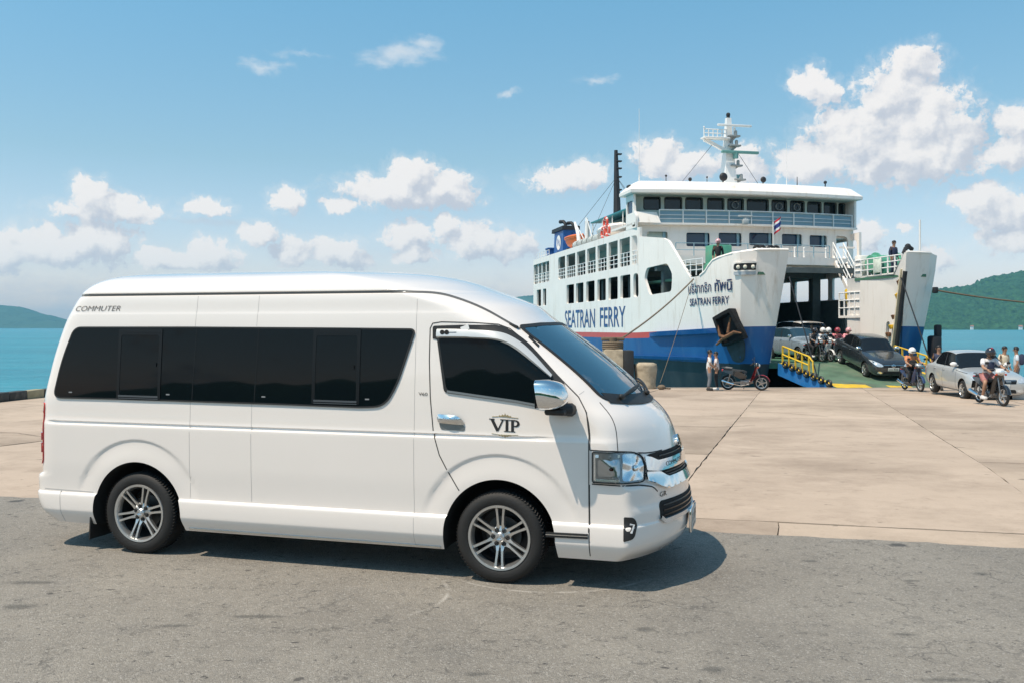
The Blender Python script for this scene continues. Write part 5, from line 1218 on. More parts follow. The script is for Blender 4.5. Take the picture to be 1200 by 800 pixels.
# walkway rail with blue-grey panels
yy = [5.15+i*(-6.35-5.15)/9 for i in range(10)]
for i in range(9):
    a, b = yy[i], yy[i+1]; m = MB(); m.plate([(b+.05, 7.46), (a-.05, 7.46), (a-.05, 8.06), (b+.05, 8.06)], lambda y, z, d: (bowx(9.98, y)-d, y, z), .03); pnl = m.build('rail_panel', M_PANELB, bf_)
    m = MB()
    for z in (7.66, 7.86): m.beam((bowx(9.93, a), a, z), (bowx(9.93, b), b, z), .03)
    m.build('panel_bar', M_RAILW, pnl, kind='stuff')
for y in yy: m = MB(); m.cyl((bowx(9.93, y), y, 7.42), (bowx(9.93, y), y, 8.14), .035, n=8); m.build('rail_post', M_RAILW, bf_)
m = MB(); m.tube([(bowx(9.93, y), y, 8.13) for y in np.linspace(5.15, -6.35, 14)], .03, 6); m.build('rail_top', M_RAILW, bf_)
# starboard wing: wall with a window, chamfered front
m = MB(); m.plate(dense(rounded([(9.45, 7.12), (11.02, 7.12), (11.02, 9.05), (9.85, 9.05), (9.72, 8.0), (9.45, 7.75)], [.02, .02, .02, .02, .1, .1], 2), .6), lambda x, z, d: (x, 6.56+d, z), .12, [rrect(9.98, 7.96, 10.86, 8.62, .04, 2), rrect(9.55, 7.20, 10.05, 7.40, .03, 2)]); wg = m.build('bridge_wing', M_SW, ferry)
m = MB(); m.box((10.4, 6.48, 8.3), (.95, .03, .72)); m.build('wing_window', M_SGLASSB, wg); m = MB(); m.box((9.8, 6.48, 7.3), (.55, .03, .25)); m.build('wing_scupper', M_SBLACK, wg)
m = MB(); m.add([(9.46, 6.54, 7.4), (9.46, 5.15, 7.4), (9.72, 5.3, 8.0), (9.72, 6.54, 8.0), (9.6, 6.54, 7.4), (9.6, 5.15, 7.4), (9.86, 5.3, 8.0), (9.86, 6.54, 8.0)], [(0, 1, 2, 3), (7, 6, 5, 4), (0, 4, 5, 1), (1, 5, 6, 2), (2, 6, 7, 3), (3, 7, 4, 0)]); m.build('wing_dodger', M_SW, wg, fix=True)
m = MB(); m.box((10.6, 6.25, 8.55), (1.9, .55, 1.0)); m.build('wing_cab', M_SW, wg) if False else None
m = MB(); m.box((10.4, -6.50, 8.2), (1.2, .12, 1.65)); m.build('bridge_wing', M_SW, ferry)
m = MB(); m.box((13.0, 0, 8.25), (4.2, 9.4, 1.66)); m.box((11.02, 0, 8.2), (.08, 13.0, 1.65)); m.build('bridge_back', M_PALEG, ferry)
# roof: sloped fascia all round
def roof_ring(z, ins, x0=9.55, x1=11.45):
    ys_ = np.linspace(6.80-ins, -6.80+ins, 15); return [(bowx(x0+ins*.9, y), y, z) for y in ys_]+[(x1-ins*.4, -6.80+ins, z), (x1-ins*.4, 6.80-ins, z)]
m = MB(); rings = [roof_ring(8.96, .06), roof_ring(9.0, 0), roof_ring(9.16, 0.0), roof_ring(9.62, .50), roof_ring(9.70, .75)]; k = len(rings[0])
for r_ in rings: m.v += r_
m.f = [(j*k+i, j*k+(i+1) % k, (j+1)*k+(i+1) % k, (j+1)*k+i) for j in range(4) for i in range(k)]+[tuple(range(k)), tuple(4*k+i for i in range(k))]; m.m = [0]*len(m.f)
roof = m.build('bridge_roof', M_SW, ferry, fix=True, sharp=25)
m = MB(); m.rbox((13.1, 0, 9.37), (4.3, 9.8, .62), .12); m.build('house_roof', M_SW, roof)
m = MB(); m.plate([(-6.6, 9.75), (6.6, 9.75), (6.6, 11.2), (-6.6, 11.2)], lambda y, x, d: (x, y, 8.955+d), .01); m.build('roof_soffit', M_PALEG, roof)
# roof gear
def dish(y, x, r, z0):
    m = MB(); m.cyl((x, y, z0), (x, y, z0+.28), .05, n=8); m.ball((x-.05, y, z0+.28+r), (r*.55, r, r), 14); m.build('searchlight', M_SBLACK, roof)
dish(.95, 10.9, .24, 9.68); dish(-1.45, 10.9, .17, 9.68)
for y, h, r in ((5.85, 4.1, .018), (4.3, .5, .03), (2.9, .35, .05), (-2.9, 2.6, .016), (-3.55, .7, .03), (-5.3, .45, .045), (1.9, .5, .025)):
    m = MB(); m.tube([(10.9, y, 9.6), (10.9, y, 9.66+h)], [r, r*.6], 6); m.cyl((10.9, y, 9.66), (10.9, y, 9.66+min(.5, h*.3)), r*2, n=6)
    if h < .6: m.ball((10.9, y, 9.66+h), r*2.2, 8)
    m.build('antenna', M_RAILW if h > 1 else M_SBLACK, roof)
m = MB(); m.rbox((10.9, 6.40, 9.40), (.4, .25, .35), .05); m.build('roof_lamp', M_SBLACK, roof)
# radar mast
m = MB(); V = []
for z, w, d in ((9.60, .85, .9), (10.8, .66, .7), (12.0, .48, .5), (13.2, .36, .36), (14.0, .26, .26)): V += [(13-d/2, -.35-w/2, z), (13-d/2, -.35+w/2, z), (13+d/2, -.35+w/2, z), (13+d/2, -.35-w/2, z)]
m.add(V, [(i*4+j, i*4+(j+1) % 4, (i+1)*4+(j+1) % 4, (i+1)*4+j) for i in range(4) for j in range(4)]); m.rbox((13, -.62, 10.35), (.5, .5, .06), .02); mast = m.build('radar_mast', M_RAILW, roof, fix=True)
m = MB(); m.add([(12.9, -.5, 9.7), (12.9, -.5, 10.7), (12.9, -1.05, 10.75), (12.9, -.8, 9.7), (13.2, -.5, 9.7), (13.2, -.5, 10.7), (13.2, -1.05, 10.75), (13.2, -.8, 9.7)], [(0, 1, 2, 3), (7, 6, 5, 4), (0, 4, 5, 1), (1, 5, 6, 2), (2, 6, 7, 3), (3, 7, 4, 0)]); m.build('mast_bracket', mat('pale_teal', (.35, .55, .52), .5), mast, fix=True)
m = MB(); m.rbox((12.8, .55, 12.75), (.6, 1.6, .10), .03); m.beam((12.9, -.1, 12.1), (12.9, 1.2, 12.7), .18); m.build('mast_platform', M_RAILW, mast)
railing('platform_rail', [(12.7, -.1, 12.80), (12.7, 1.28, 12.80)], .45, 6, 2, .03, None, mast)
m = MB(); m.cyl((12.7, 1.28, 12.5), (12.7, 1.28, 13.35), .035, n=6); m.ball((12.7, 1.28, 13.35), .06, 8); m.build('mast_lamp', M_RAILW, mast)
m = MB(); m.rbox((12.6, -.55, 13.50), (.16, 2.1, .12), .03); m.cyl((12.7, -.6, 12.9), (12.7, -.6, 13.4), .07, n=8); m.build('radar_scanner', M_RAILW, mast)
m = MB(); m.rbox((12.5, -.85, 11.95), (.2, 2.3, .16), .04); m.cyl((12.55, -.6, 11.6), (12.55, -.6, 11.95), .16, n=10); m.build('radar_scanner', mat('green_scanner', (.12, .28, .26), .4), mast)
for (y, z) in ((-.6, 12.9), (-.65, 12.35), (-.95, 10.4), (-.75, 11.2)): m = MB(); m.rbox((12.7, y+.05, z), (.35, .7, .10), .02); m.beam((12.8, -.35, z-.35), (12.7, y-.1, z), .12); m.cyl((12.65, y-.05, z), (12.65, y-.05, z+.2), .09, n=10); m.ball((12.65, y-.05, z+.24), .10, 8); m.build('mast_lamp', mat('lamp_grey', (.25, .27, .27), .4), mast)
m = MB(); m.cyl((13, -.35, 13.9), (13, -.35, 14.15), .10, n=10); m.ball((13, -.35, 14.2), .13, 8); m.build('mast_head', M_SBLACK, mast)
for a, b in (((12.9, .6, 12.5), (12, 3.2, 9.7)), ((12.9, -.9, 12.0), (12, -2.0, 9.7))): m = MB(); m.cyl(a, b, .012, n=5); m.build('mast_stay', M_SBLACK, mast)

# ---------------- boat deck: funnel, rescue boat, davits, awning, black mast
fn_ = MB(); V = []
for z, t in ((7.03, 0), (9.08, .07)): V += [(28.5+t, 5.40-t, z), (28.5+t, 4.10, z), (31.2-t, 4.10, z), (31.2-t, 5.40-t, z)]
fn_.add(V, [(3, 2, 1, 0), (4, 5, 6, 7), (0, 1, 5, 4), (1, 2, 6, 5), (2, 3, 7, 6), (3, 0, 4, 7)]); fun = fn_.build('funnel', M_BLUE, ferry, fix=True, smooth=False)
m = MB(); V = []
for z, t in ((9.05, -.02), (9.34, .0), (9.37, .1)): V += [(28.5+t, 5.42-t, z), (28.5+t, 4.08, z), (31.4-t, 4.08, z), (31.6-t, 5.42-t, z)]
m.add(V, [(0, 1, 5, 4), (1, 2, 6, 5), (2, 3, 7, 6), (3, 0, 4, 7), (4, 5, 9, 8), (5, 6, 10, 9), (6, 7, 11, 10), (7, 4, 8, 11), (8, 9, 10, 11)]); m.build('funnel_cap', M_SBLACK, fun, fix=True, smooth=False)
for y, h in ((5.05, .42), (4.45, .34)): m = MB(); m.tube([(29.0, y, 9.3), (29.03, y, 9.3+h*.6), (29.2, y+.1, 9.3+h), (29.6, y+.25, 9.3+h*1.05)], [.13, .13, .13, .14], 10); m.build('exhaust_pipe', M_SBLACK, fun)
m = MB(); m.skin([(29.75+.62*math.cos(a), 8.2+.55*math.sin(a)) for a in np.linspace(0, 2*PI, 25)[:-1]], lambda x, z, d: (x, 5.37+d, z), .02, side=False); m.ribbon([(29.4, 7.9), (29.6, 8.4), (29.9, 8.0), (30.1, 8.5)], .14, lambda x, z, d: (x, 5.37+d, z), .03, 1); m.build('funnel_badge', [M_SW, M_BLUE], fun)
m = MB(); m.rbox((32.2, 5.2, 7.5), (.8, .9, .8), .05); m.rbox((32.2, 5.2, 7.95), (.9, 1.0, .12), .03); m.build('vent_box', M_DKBLUE, ferry)
def hullboat(c, L_, w, h, name, mt, parent):
    m = MB(); n = 14; V = []
    for i in range(n+1):
        t = i/n*2-1; s_ = (1-abs(t)**2.4)**.6; x = c[0]+t*L_/2; rise = .22*h*abs(t)**2
        for j in range(9): a = PI*j/8; V.append((x, c[1]+w/2*s_*math.cos(a), c[2]+h-(h-rise)*math.sin(a)**.8*max(.25, s_)))
    m.add(V, [(i*9+j, (i+1)*9+j, (i+1)*9+j+1, i*9+j+1) for i in range(n) for j in range(8)]); return m.build(name, mt, parent, fix=True)
rb = hullboat((25.2, 5.3, 7.35), 3.4, 1.3, .8, 'rescue_boat', M_ORANGE, ferry)
m = MB(); m.tube([(25.2+1.75*t, 5.3+.62*(1-abs(t)**2.4)**.6, 8.14) for t in np.linspace(-1, 1, 15)], .11, 8); m.rbox((25.2, 5.3, 8.1), (2.6, .9, .08), .03); m.build('gunwale_tube', M_ORANGE, rb)
for x in (25.9, 24.5): m = MB(); m.box((x, 5.3, 7.25), (.2, 1, .4)); m.build('boat_cradle', M_SBLACK, rb)
for x, dx in ((23.3, 1.2), (21.6, .1)):
    m = MB(); m.tube([(x, 5.6, 7.03), (x+dx*.3, 5.6, 8.2), (x+dx, 5.6, 9.1)], [.16, .14, .09], 8); m.beam((x+dx, 5.6, 9.1), (x-1.2, 5.6, 7.6), .05); m.build('davit', M_RAILW, ferry)
m = MB(); m.tube([(21.9, 5.5, 7.1), (21.9, 5.5, 8.9)], .16, 8); m.build('davit_post', M_SBLACK, ferry)
raft = hullboat((18.2, 4.9, 7.5), 5.2, 1.5, .55, 'tender', M_SW, ferry)
m = MB()
for i in range(9): t = i/8*2-1; m.tube([(18.2+2.5*t, 4.9+.7*math.cos(a)*(1-abs(t)**2.4)**.6, 8.04+.22*math.sin(a)*(1-t*t*.6)) for a in np.linspace(0, PI, 7)], .05, 5)
m.build('canopy_rib', M_SW, raft, kind='stuff')
m = MB(); V = []
for i in range(11):
    t = i/10*2-1
    for j in range(7): a = PI*j/6; V.append((18.2+2.55*t, 4.9+.72*math.cos(a)*(1-abs(t)**2.6)**.5, 8.03+.30*math.sin(a)*(1-t*t*.7)))
m.add(V, [(i*7+j, i*7+j+1, (i+1)*7+j+1, (i+1)*7+j) for i in range(10) for j in range(6)]); m.build('boat_cover', M_SW, raft)
for i in range(5): x = 22.6+i*.0-i*1.15; m = MB(); m.cyl((x-.45, 5.9, 7.38), (x+.45, 5.9, 7.38), .30, n=12); m.build('raft_canister', mat('net_grey', (.42, .44, .42), .8, var=.35, vscale=9, bump=.4, bscale=14), ferry)
railing('boat_deck_rail', [(32.8, 6.3, 7.04), (29, 6.3, 7.04)], .55, 6, 2, .018)
for x, z in ((15.0, 7.55), (15.9, 7.5), (15.4, 8.05)):
    m = MB(); m.tube([(x+.3*math.cos(a), 6.3, z+.3*math.sin(a)) for a in np.linspace(0, 2*PI, 17)[:-1]], .075, 6, closed=True); lb = m.build('lifebuoy', M_LRED, ferry)
    m = MB()
    for a in (PI/4, 3*PI/4, 5*PI/4, 7*PI/4): m.ball((x+.3*math.cos(a), 6.3, z+.3*math.sin(a)), .088, 6)
    m.build('buoy_band', M_RAILW, lb, kind='stuff')
m = MB(); m.plate([(14.9, 2.6), (21.8, 2.6), (21.8, 5.3), (14.9, 5.3)], lambda x, y, d: (x, y, 8.95+d-.05*(y-2.6)+.03*(21.8-x)/7), .08); aw = m.build('awning', M_TEAL, ferry)
for x in (15.5, 17.5, 19.5, 21.6): m = MB(); m.cyl((x, 5.2, 7.03), (x, 5.2, 8.78), .035, n=6); m.build('awning_post', M_RAILW, aw)
m = MB(); m.box((17.8, 3.4, 7.9), (6, 1.6, 1.7)); m.build('deck_house', mat('deck_house_shade', (.30, .33, .32), .6, var=.1), ferry)
m = MB(); m.tube([(24.5, 2.5, 7.0), (24.7, 2.5, 11), (24.9, 2.5, 14.3)], [.36, .24, .13], 10); bm_ = m.build('black_mast', M_SBLACK, ferry)
for z in (11.5, 12.4, 13.0, 13.5, 14.0): m = MB(); m.rbox((24.7, 2.35, z), (.3, .38, .10), .03); m.build('mast_step', M_SBLACK, bm_)
for q in ((30, 5.5, 7.4), (21, 5.8, 7.2), (27, -2, 7.2), (19, 1, 7.2)): m = MB(); m.cyl((24.75, 2.5, 12.4), q, .014, n=5); m.build('mast_stay', M_SBLACK, bm_)

# ---------------- foredeck gear
def winch(x, y, s=1.0):
    e = empty('winch', (x, y, 4.34), 0, ferry)
    m = MB(); m.rbox((0, 0, .35*s), (1.0*s, 1.0*s, .7*s), .08); m.build('winch_housing', M_GREENM, e)
    m = MB(); m.cyl((0, -.9*s, .62*s), (0, .9*s, .62*s), .42*s, n=16); m.lathe([(.42*s, -.05), (.55*s, -.04), (.55*s, .04), (.42*s, .05)], (0, -.6*s, .62*s), (0, 1, 0), 16); m.lathe([(.42*s, -.05), (.55*s, -.04), (.55*s, .04), (.42*s, .05)], (0, .6*s, .62*s), (0, 1, 0), 16); m.build('winch_drum', M_GREENM, e)
winch(4.6, 4.3, .55); winch(3.6, -4.2, 1.0)
m = MB(); m.rbox((5.2, 3.85, 5.10), (.9, 1.0, 1.5), .05); m.build('gear_locker', M_GREENM, ferry)
m = MB(); m.rbox((4.3, -3.35, 4.85), (.5, .55, 1.1), .05); m.build('gear_locker', M_SW, ferry)
railing('foredeck_rail', [(3.2, 5.55, 4.30), (4.0, 5.75, 4.30), (6.0, 5.9, 4.30)], .75, 7, 3, .022, None, hs)
railing('foredeck_rail', [(9.8, 3.05, 4.34), (6.8, 3.05, 4.34), (3.0, 3.05, 4.34)], .9, 8, 3)
railing('inner_rail', [(4.45, -3.05, 4.36), (.75, -3.05, 4.40)], .78, 8, 3, .035, None, iw, .04)
m = MB(); m.rbox((2.55, -3.0, 4.78), (.62, .04, .66), .02); m.build('rail_banner', mat('pale_banner', (.66, .72, .62), .6, var=.15, vscale=6), iw)
for x, y in ((1.3, 4.0), (2.2, 3.6), (1.5, -3.8), (2.6, -4.6)): m = MB(); m.cyl((x, y-.22, 4.3), (x, y-.22, 4.8), .11, n=10); m.cyl((x, y+.22, 4.3), (x, y+.22, 4.8), .11, n=10); m.rbox((x, y, 4.34), (.35, .8, .06), .02); m.build('deck_bollard', M_SBLACK, ferry)
for i, y in enumerate((3.3, 3.55, 3.95, 4.2)): m = MB(); m.tube([(.55, y+.14*math.cos(a), 5.27+.14*math.sin(a)) for a in np.linspace(0, 2*PI, 13)[:-1]], .06, 6, closed=True); m.build('tyre_fender', M_RUBBER, bow_stb)
m = MB(); m.tube([(.5, -2.95, 5.2), (.5, -3.05, 5.42), (.55, -3.25, 5.5), (.6, -3.45, 5.4)], .10, 7); m.ball((.55, -3.2, 5.52), .14, 8); m.build('towing_hook', M_SBLACK, bow_port)
m = MB(); m.cyl((.6, -3.85, 5.2), (.6, -3.85, 6.75), .045, n=8); m.build('jack_staff', M_RAILW, bow_port)
m = MB(); m.rbox((.35, -4.45, 3.55), (.2, .2, .28), .04); m.build('fairlead', M_SBLACK, bow_port)
# port platform with rail, the steps, yellow hook
m = MB(); m.box((4.95, -3.7, 2.40), (1.95, 1.3, .12)); pfm = m.build('side_platform', M_SW, ferry)
railing('platform_rail', [(5.9, -3.08, 2.46), (4.05, -3.08, 2.46)], 1.15, 5, 3, .035, None, pfm, .04)
m = MB(); m.box((4.3, -4.35, 1.35), (.12, .12, 2.1)); m.box((5.8, -4.35, 1.35), (.12, .12, 2.1)); m.build('platform_leg', M_SW, pfm, kind='stuff')
m = MB(); P0_, P1_ = Vector((9.2, -4.75, 5.68)), Vector((5.75, -3.75, 3.30))
m.beam(P0_, P1_, .10, .26); m.beam(P0_+Vector((.2, -.75, 0)), P1_+Vector((.2, -.75, 0)), .10, .26); st = m.build('stair_stringer', M_SW, ferry, kind='stuff')
for i in range(9): t = (i+.5)/9; p = P0_.lerp(P1_, t); m = MB(); m.box((p.x+.1, p.y-.375, p.z+.03), (.22, .74, .04)); m.build('stair_tread', M_DARKIN, st)
m = MB()
for o_ in (Vector((0, 0, 0)), Vector((.2, -.75, 0))):
    m.tube([P0_+o_+Vector((0, 0, .85)), P1_+o_+Vector((0, 0, .85))], .03, 6)
    m.tube([P0_+o_+Vector((0, 0, .5)), P1_+o_+Vector((0, 0, .5))], .02, 6)
    for i in range(5): p = P0_.lerp(P1_, i/4)+o_; m.cyl(p, p+Vector((0, 0, .85)), .025, n=6)
m.build('stair_rail', M_RAILW, st, kind='stuff')
m = MB(); m.rbox((5.7, -3.6, 3.55), (.4, .5, .55), .08); m.tube([(5.6, -3.4, 3.5), (5.5, -3.3, 3.1), (5.6, -3.45, 2.95)], .06, 7); m.build('yellow_hook', M_YELLOW, ferry)
m = MB(); m.box((9.6, -5.85, 6.3), (.1, .9, .1)); m.build('stair_head', M_SW, st)
railing('front_rail', [(bowx(9.6, 4.4), 4.4, 5.62), (bowx(9.6, 0), 0, 5.62), (bowx(9.6, -4.6), -4.6, 5.62)], .72, 10, 2, .022, M_PANELB, pf)
m = MB(); m.plate(dense([(-6.5, 9.0), (6.3, 9.0), (6.3, 10.0), (-6.5, 10.0)], .8), lambda y, x, d: (x-.6*(1-(abs(y)/6.55)**2), y, 5.62+d), .40); m.build('front_balcony', M_SW, pf)
# little flag on its staff
fx, fy = 8.6, -.85
m = MB(); m.cyl((fx, fy, 5.6), (fx, fy, 7.5), .03, n=6); fs = m.build('flag_staff', M_RAILW, ferry)
M_FLAG = [mat('flag_red', (.55, .03, .05), .7), mat('flag_white', (.8, .8, .8), .7), mat('flag_blue', (.02, .04, .22), .7)]
m = MB(); nx = 8; V = []
bands = [0, 1/6, 2/6, 4/6, 5/6, 1]
for b_ in bands:
    for i in range(nx+1): t = i/nx; V.append((fx+.06*math.sin(t*7), fy-.05-.42*t+.0*b_, 7.48-.28*b_-.0+.35*t-.42*b_))
m.v = V; m.f = []; m.m = []
for r_ in range(5):
    for i in range(nx): m.f.append((r_*(nx+1)+i, r_*(nx+1)+i+1, (r_+1)*(nx+1)+i+1, (r_+1)*(nx+1)+i)); m.m.append((0, 1, 2, 1, 0)[r_])
m.build('flag', M_FLAG, fs)
m = MB(); m.cyl((8.9, .6, 7.4), (8.9, .6, 7.75), .05, n=6); m.rbox((8.9, .6, 7.8), (.12, .8, .1), .03); m.rbox((8.9, .6, 7.5), (.2, .35, .3), .05); m.build('deck_loudspeaker', mat('grey_gear', (.45, .48, .48), .5), ferry)
for y in (-2.2, -2.75, -4.05): m = MB(); m.cyl((8.75, y, 5.62), (8.75, y, 6.1), .05, n=8); m.ball((8.75, y, 6.12), .07, 8); m.build('vent_post', M_RAILW, ferry)
m = MB(); m.rbox((1.0, -4.9, .9), (.5, .5, 1.2), .12); m.rbox((.9, -5.0, 1.7), (.25, .3, .6), .08); m.build('rubber_fender', M_SBLACK, bow_port)

# ---------------- bow ramp
rmp = empty('bow_ramp', (0, 0, 0), 0, ferry)
def ramp_z(x): return .32+(x-1.1)*(.82/4.7) if x < 1.1 else .32
def rp(x, y, d=0): return (x, y, ramp_z(x)+d)
def tip(y): return -4.15-.212*(-y)-.0 if True else 0
RW = 2.86
m = MB(); ys_ = np.linspace(RW, -RW, 13); V = []; n = 10
for y in ys_:
    for i in range(n+1): V.append(rp(lerp(1.15, tip(y), i/n), y))
for y in ys_:
    for i in range(n+1): V.append(rp(lerp(1.15, tip(y), i/n), y, -.16 if i < n else -.02))
o = 13*(n+1); F = []
for a in range(12):
    for i in range(n): q = (a*(n+1)+i, a*(n+1)+i+1, (a+1)*(n+1)+i+1, (a+1)*(n+1)+i); F += [q, tuple(o+t for t in reversed(q))]
for a in (0, 12):
    for i in range(n): F.append((a*(n+1)+i, a*(n+1)+i+1, o+a*(n+1)+i+1, o+a*(n+1)+i))
m.add(V, F); m.build('ramp_plate', M_RAMPG, rmp, fix=True, smooth=False)
def ramp_mark(poly, mt=M_YELLOW): m = MB(); m.skin(dense(poly, .5), lambda x, y, d: rp(x, y, d), .006); m.build('ramp_marking', mt, rmp)
for y0, y1 in ((2.84, 1.35), (.55, -.42), (-1.5, -2.84)): ramp_mark([(tip(y0)+.05, y0), (tip(y1)+.05, y1), (tip(y1)+.75, y1), (tip(y0)+.75, y0)])
ramp_mark([(1.0, 2.84), (1.0, 2.62), (tip(2.62)+.75, 2.62), (tip(2.84)+.75, 2.84)]); ramp_mark([(1.0, -2.84), (1.0, -2.62), (tip(-2.62)+.75, -2.62), (tip(-2.84)+.75, -2.84)])
for sg in (1, -1):
    m = MB(); V = []
    for x in (1.15, -1, -2.8, tip(sg*RW)+.25):
        h = .55 if x > -2 else .35 if x > -3 else .06; V += [(x, sg*(RW+.02), ramp_z(x)-.02), (x, sg*(RW+.02), ramp_z(x)-h), (x, sg*(RW-.1), ramp_z(x)-h), (x, sg*(RW-.1), ramp_z(x)-.02)]
    m.add(V, [(i*4+j, i*4+(j+1) % 4, (i+1)*4+(j+1) % 4, (i+1)*4+j) for i in range(3) for j in range(4)]+[(0, 1, 2, 3), (15, 14, 13, 12)]); m.build('ramp_side', mat('ramp_side_blue', (.02, .16, .42), .45, var=.2, dirt=(.1, .1, .1), dscale=3), rmp, fix=True, smooth=False)
    m = MB(); y = sg*(RW-.08); xs_ = (.9, .35, -.2, -.75, -1.3)
    for x in xs_: m.beam(rp(x, y), rp(x, y, .78), .06)
    for h in (.40, .76): m.tube([rp(.9, y, h), rp(-1.3, y, h)], .038, 6)
    m.tube([rp(-1.3, y, .76), rp(-1.6, y, .62), rp(-1.68, y, .02)], .038, 6); m.build('ramp_rail', M_YELLOW, rmp, kind='stuff')
    for i in range(7 if sg > 0 else 0):
        x = .4-i*.58; m = MB(); c = Vector(rp(x, y+.16, .06)); m.tube([c+Vector((.16*math.cos(a), 0, .12*math.sin(a))) for a in np.linspace(0, 2*PI, 13)[:-1]], .055, 6, closed=True); m.build('chain_loop', M_RUBBER, rmp)
for sg in (1, -1): m = MB(); m.tube([ship_z for ship_z in ((.4, sg*2.75, 4.1), (-1.9, sg*2.75, ramp_z(-1.9)+.05))], .03, 6); m.build('ramp_chain', M_SBLACK, rmp)

# ---------------- mooring gear on the quay
def rope(name, a, b, sag, r, label, cat='rope', group=None):
    a, b = Vector(a), Vector(b); m = MB(); n = 24; o_ = a
    m.tube([a.lerp(b, i/n)-a+Vector((0, 0, -sag*4*(i/n)*(1-i/n))) for i in range(n+1)], r, 6); o = m.build(name, M_ROPE, None); o.location = a; tag(o, label, cat, group); return o
rope('mooring_rope', ship_world(3.7, hull_y(3.7, 4.1)+.05, 4.12), (3.65, 34.9, 1.10), .22, .034, 'thick mooring rope from the ferry bow to the square concrete block', 'rope')
rope('mooring_rope', ship_world(3.75, hull_y(3.75, 4.1)+.05, 4.10), (5.85, 35.7, -.3), .10, .013, 'thin mooring line hanging down the ferry bow beside the thick rope', 'rope')
rope('mooring_rope', ship_world(.35, -4.5, 3.55), (34.0, 44.0, 3.1), .45, .04, 'long mooring rope from the right bow towards the wooded island', 'rope')
M_BOLL = mat('weathered_concrete', (.42, .35, .25), .9, var=.2, dirt=(.16, .12, .08), dscale=2.5, damt=.85, bump=.5, bscale=9)
gz = ground_z(35)
bl = empty('mooring_block', (4.0, 35.0, gz)); tag(bl, 'square concrete mooring block with black rubber on its right face and rope on top', 'mooring block')
m = MB(); m.rbox((-.1, 0, .76), (.72, .9, 1.52), .06); m.build('block', M_BOLL, bl)
m = MB(); m.rbox((.46, 0, .74), (.40, .86, 1.48), .04); m.build('rubber_face', M_RUBBER, bl)
m = MB()
for k in range(4): m.tube([(-.1+.38*math.cos(a), .38*math.sin(a), 1.55+k*.075) for a in np.linspace(0, 2*PI, 25)[:-1]], .045, 6, closed=True)
m.cyl((-.1, 0, 1.5), (-.1, 0, 1.95), .16, n=12); m.rbox((-.1, .0, 1.9), (.9, .16, .14), .04); m.build('bitt', M_ROPE, bl, kind='stuff')
bo = MB(); pr = [(.02, 0), (.40, .0), (.43, .06), (.40, .2), (.41, .55), (.44, .72), (.45, .88), (.42, .96), (.30, 1.0), (.02, 1.01)]
bo.lathe(pr, (0, 0, 0), (0, 0, 1), 22); 
for i, v in enumerate(bo.v): nn = .05*noise.noise(Vector(v)*2.4); bo.v[i] = (v[0]*(1+nn*1.6), v[1]*(1+nn*1.6), v[2]+nn*.3)
b2 = bo.build('bollard', M_BOLL, None, sharp=60); b2.location = (5.15, 34.9, gz); tag(b2, 'barrel shaped pale concrete bollard on the quay edge in front of the blue hull', 'bollard')
m = MB(); m.ball((0, 0, .09), (.16, .14, .10), 8); m.tube([(.1, 0, .05), (.25, .05, .04), (.32, -.05, .04)], .035, 6); b3 = m.build('rope_knot', M_ROPE, None); b3.location = (5.65, 34.2, ground_z(34.2)); tag(b3, 'small knotted lump of old rope lying beside the round bollard', 'rope knot')
# ================================================================== CARS
M_CARGLASS = mat('car_dark_glass', (.008, .010, .012), .04, var=0, spec=.5)
M_CARGLASSB = mat('car_blue_glass', (.02, .05, .075), .04, var=0, spec=.6)
M_SILVER = mat('silver_car_paint', (.50, .51, .50), .34, metal=.25, coat=1, var=.03)
M_GREYCAR = mat('dark_grey_car_paint', (.045, .055, .065), .25, metal=.5, coat=1, var=.04)
M_BLUECAR = mat('pale_blue_car_paint', (.40, .50, .60), .28, metal=.4, coat=1, var=.04)
M_WHITECAR = mat('white_car_paint', (.78, .76, .73), .28, coat=1, var=.02)
M_CARPLATE = mat('car_plate', (.62, .63, .60), .5, var=.08)
M_HEADL = mat('car_headlamp', (.70, .74, .76), .08, metal=.5, coat=1, var=.1, vscale=14)
def car_wheel(parent, r=.31, w=.20):
    e = empty('wheel', (0, 0, r), 0, parent); rr = r*.66
    m = MB(); m.lathe([(rr, -w/2+.02), (rr+.02, -w/2), (r-.03, -w/2+.004), (r, -w/2+.035), (r, w/2-.035), (r-.03, w/2-.004), (rr, w/2-.02)], (0, 0, 0), (0, 1, 0), 32, cap=False); m.build('tyre', M_TYRE, e, sharp=50)
    m = MB(); m.lathe([(rr-.018, -w/2+.03), (rr-.008, -w/2+.004), (rr+.008, -w/2-.002), (rr+.004, -w/2+.012)], (0, 0, 0), (0, 1, 0), 32, cap=False); m.lathe([(rr-.012, -w/2+.02), (rr-.02, .05), (.001, .05)], (0, 0, 0), (0, 1, 0), 24, cap=False, mi=1); m.lathe([(.06, -w/2+.03), (.055, -w/2+.008), (.001, -w/2+.006)], (0, 0, 0), (0, 1, 0), 16, cap=False); m.build('rim', [M_ALLOY, M_ALLOYD], e)
    for k in range(7):
        a = 2*PI*k/7; u = Vector((math.cos(a), 0, math.sin(a))); m = MB(); m.beam(u*.04+Vector((0, -w/2+.022, 0)), u*(rr-.008)+Vector((0, -w/2+.012, 0)), .045, .02); m.build('spoke', M_ALLOY, e, smooth=False)
    return e
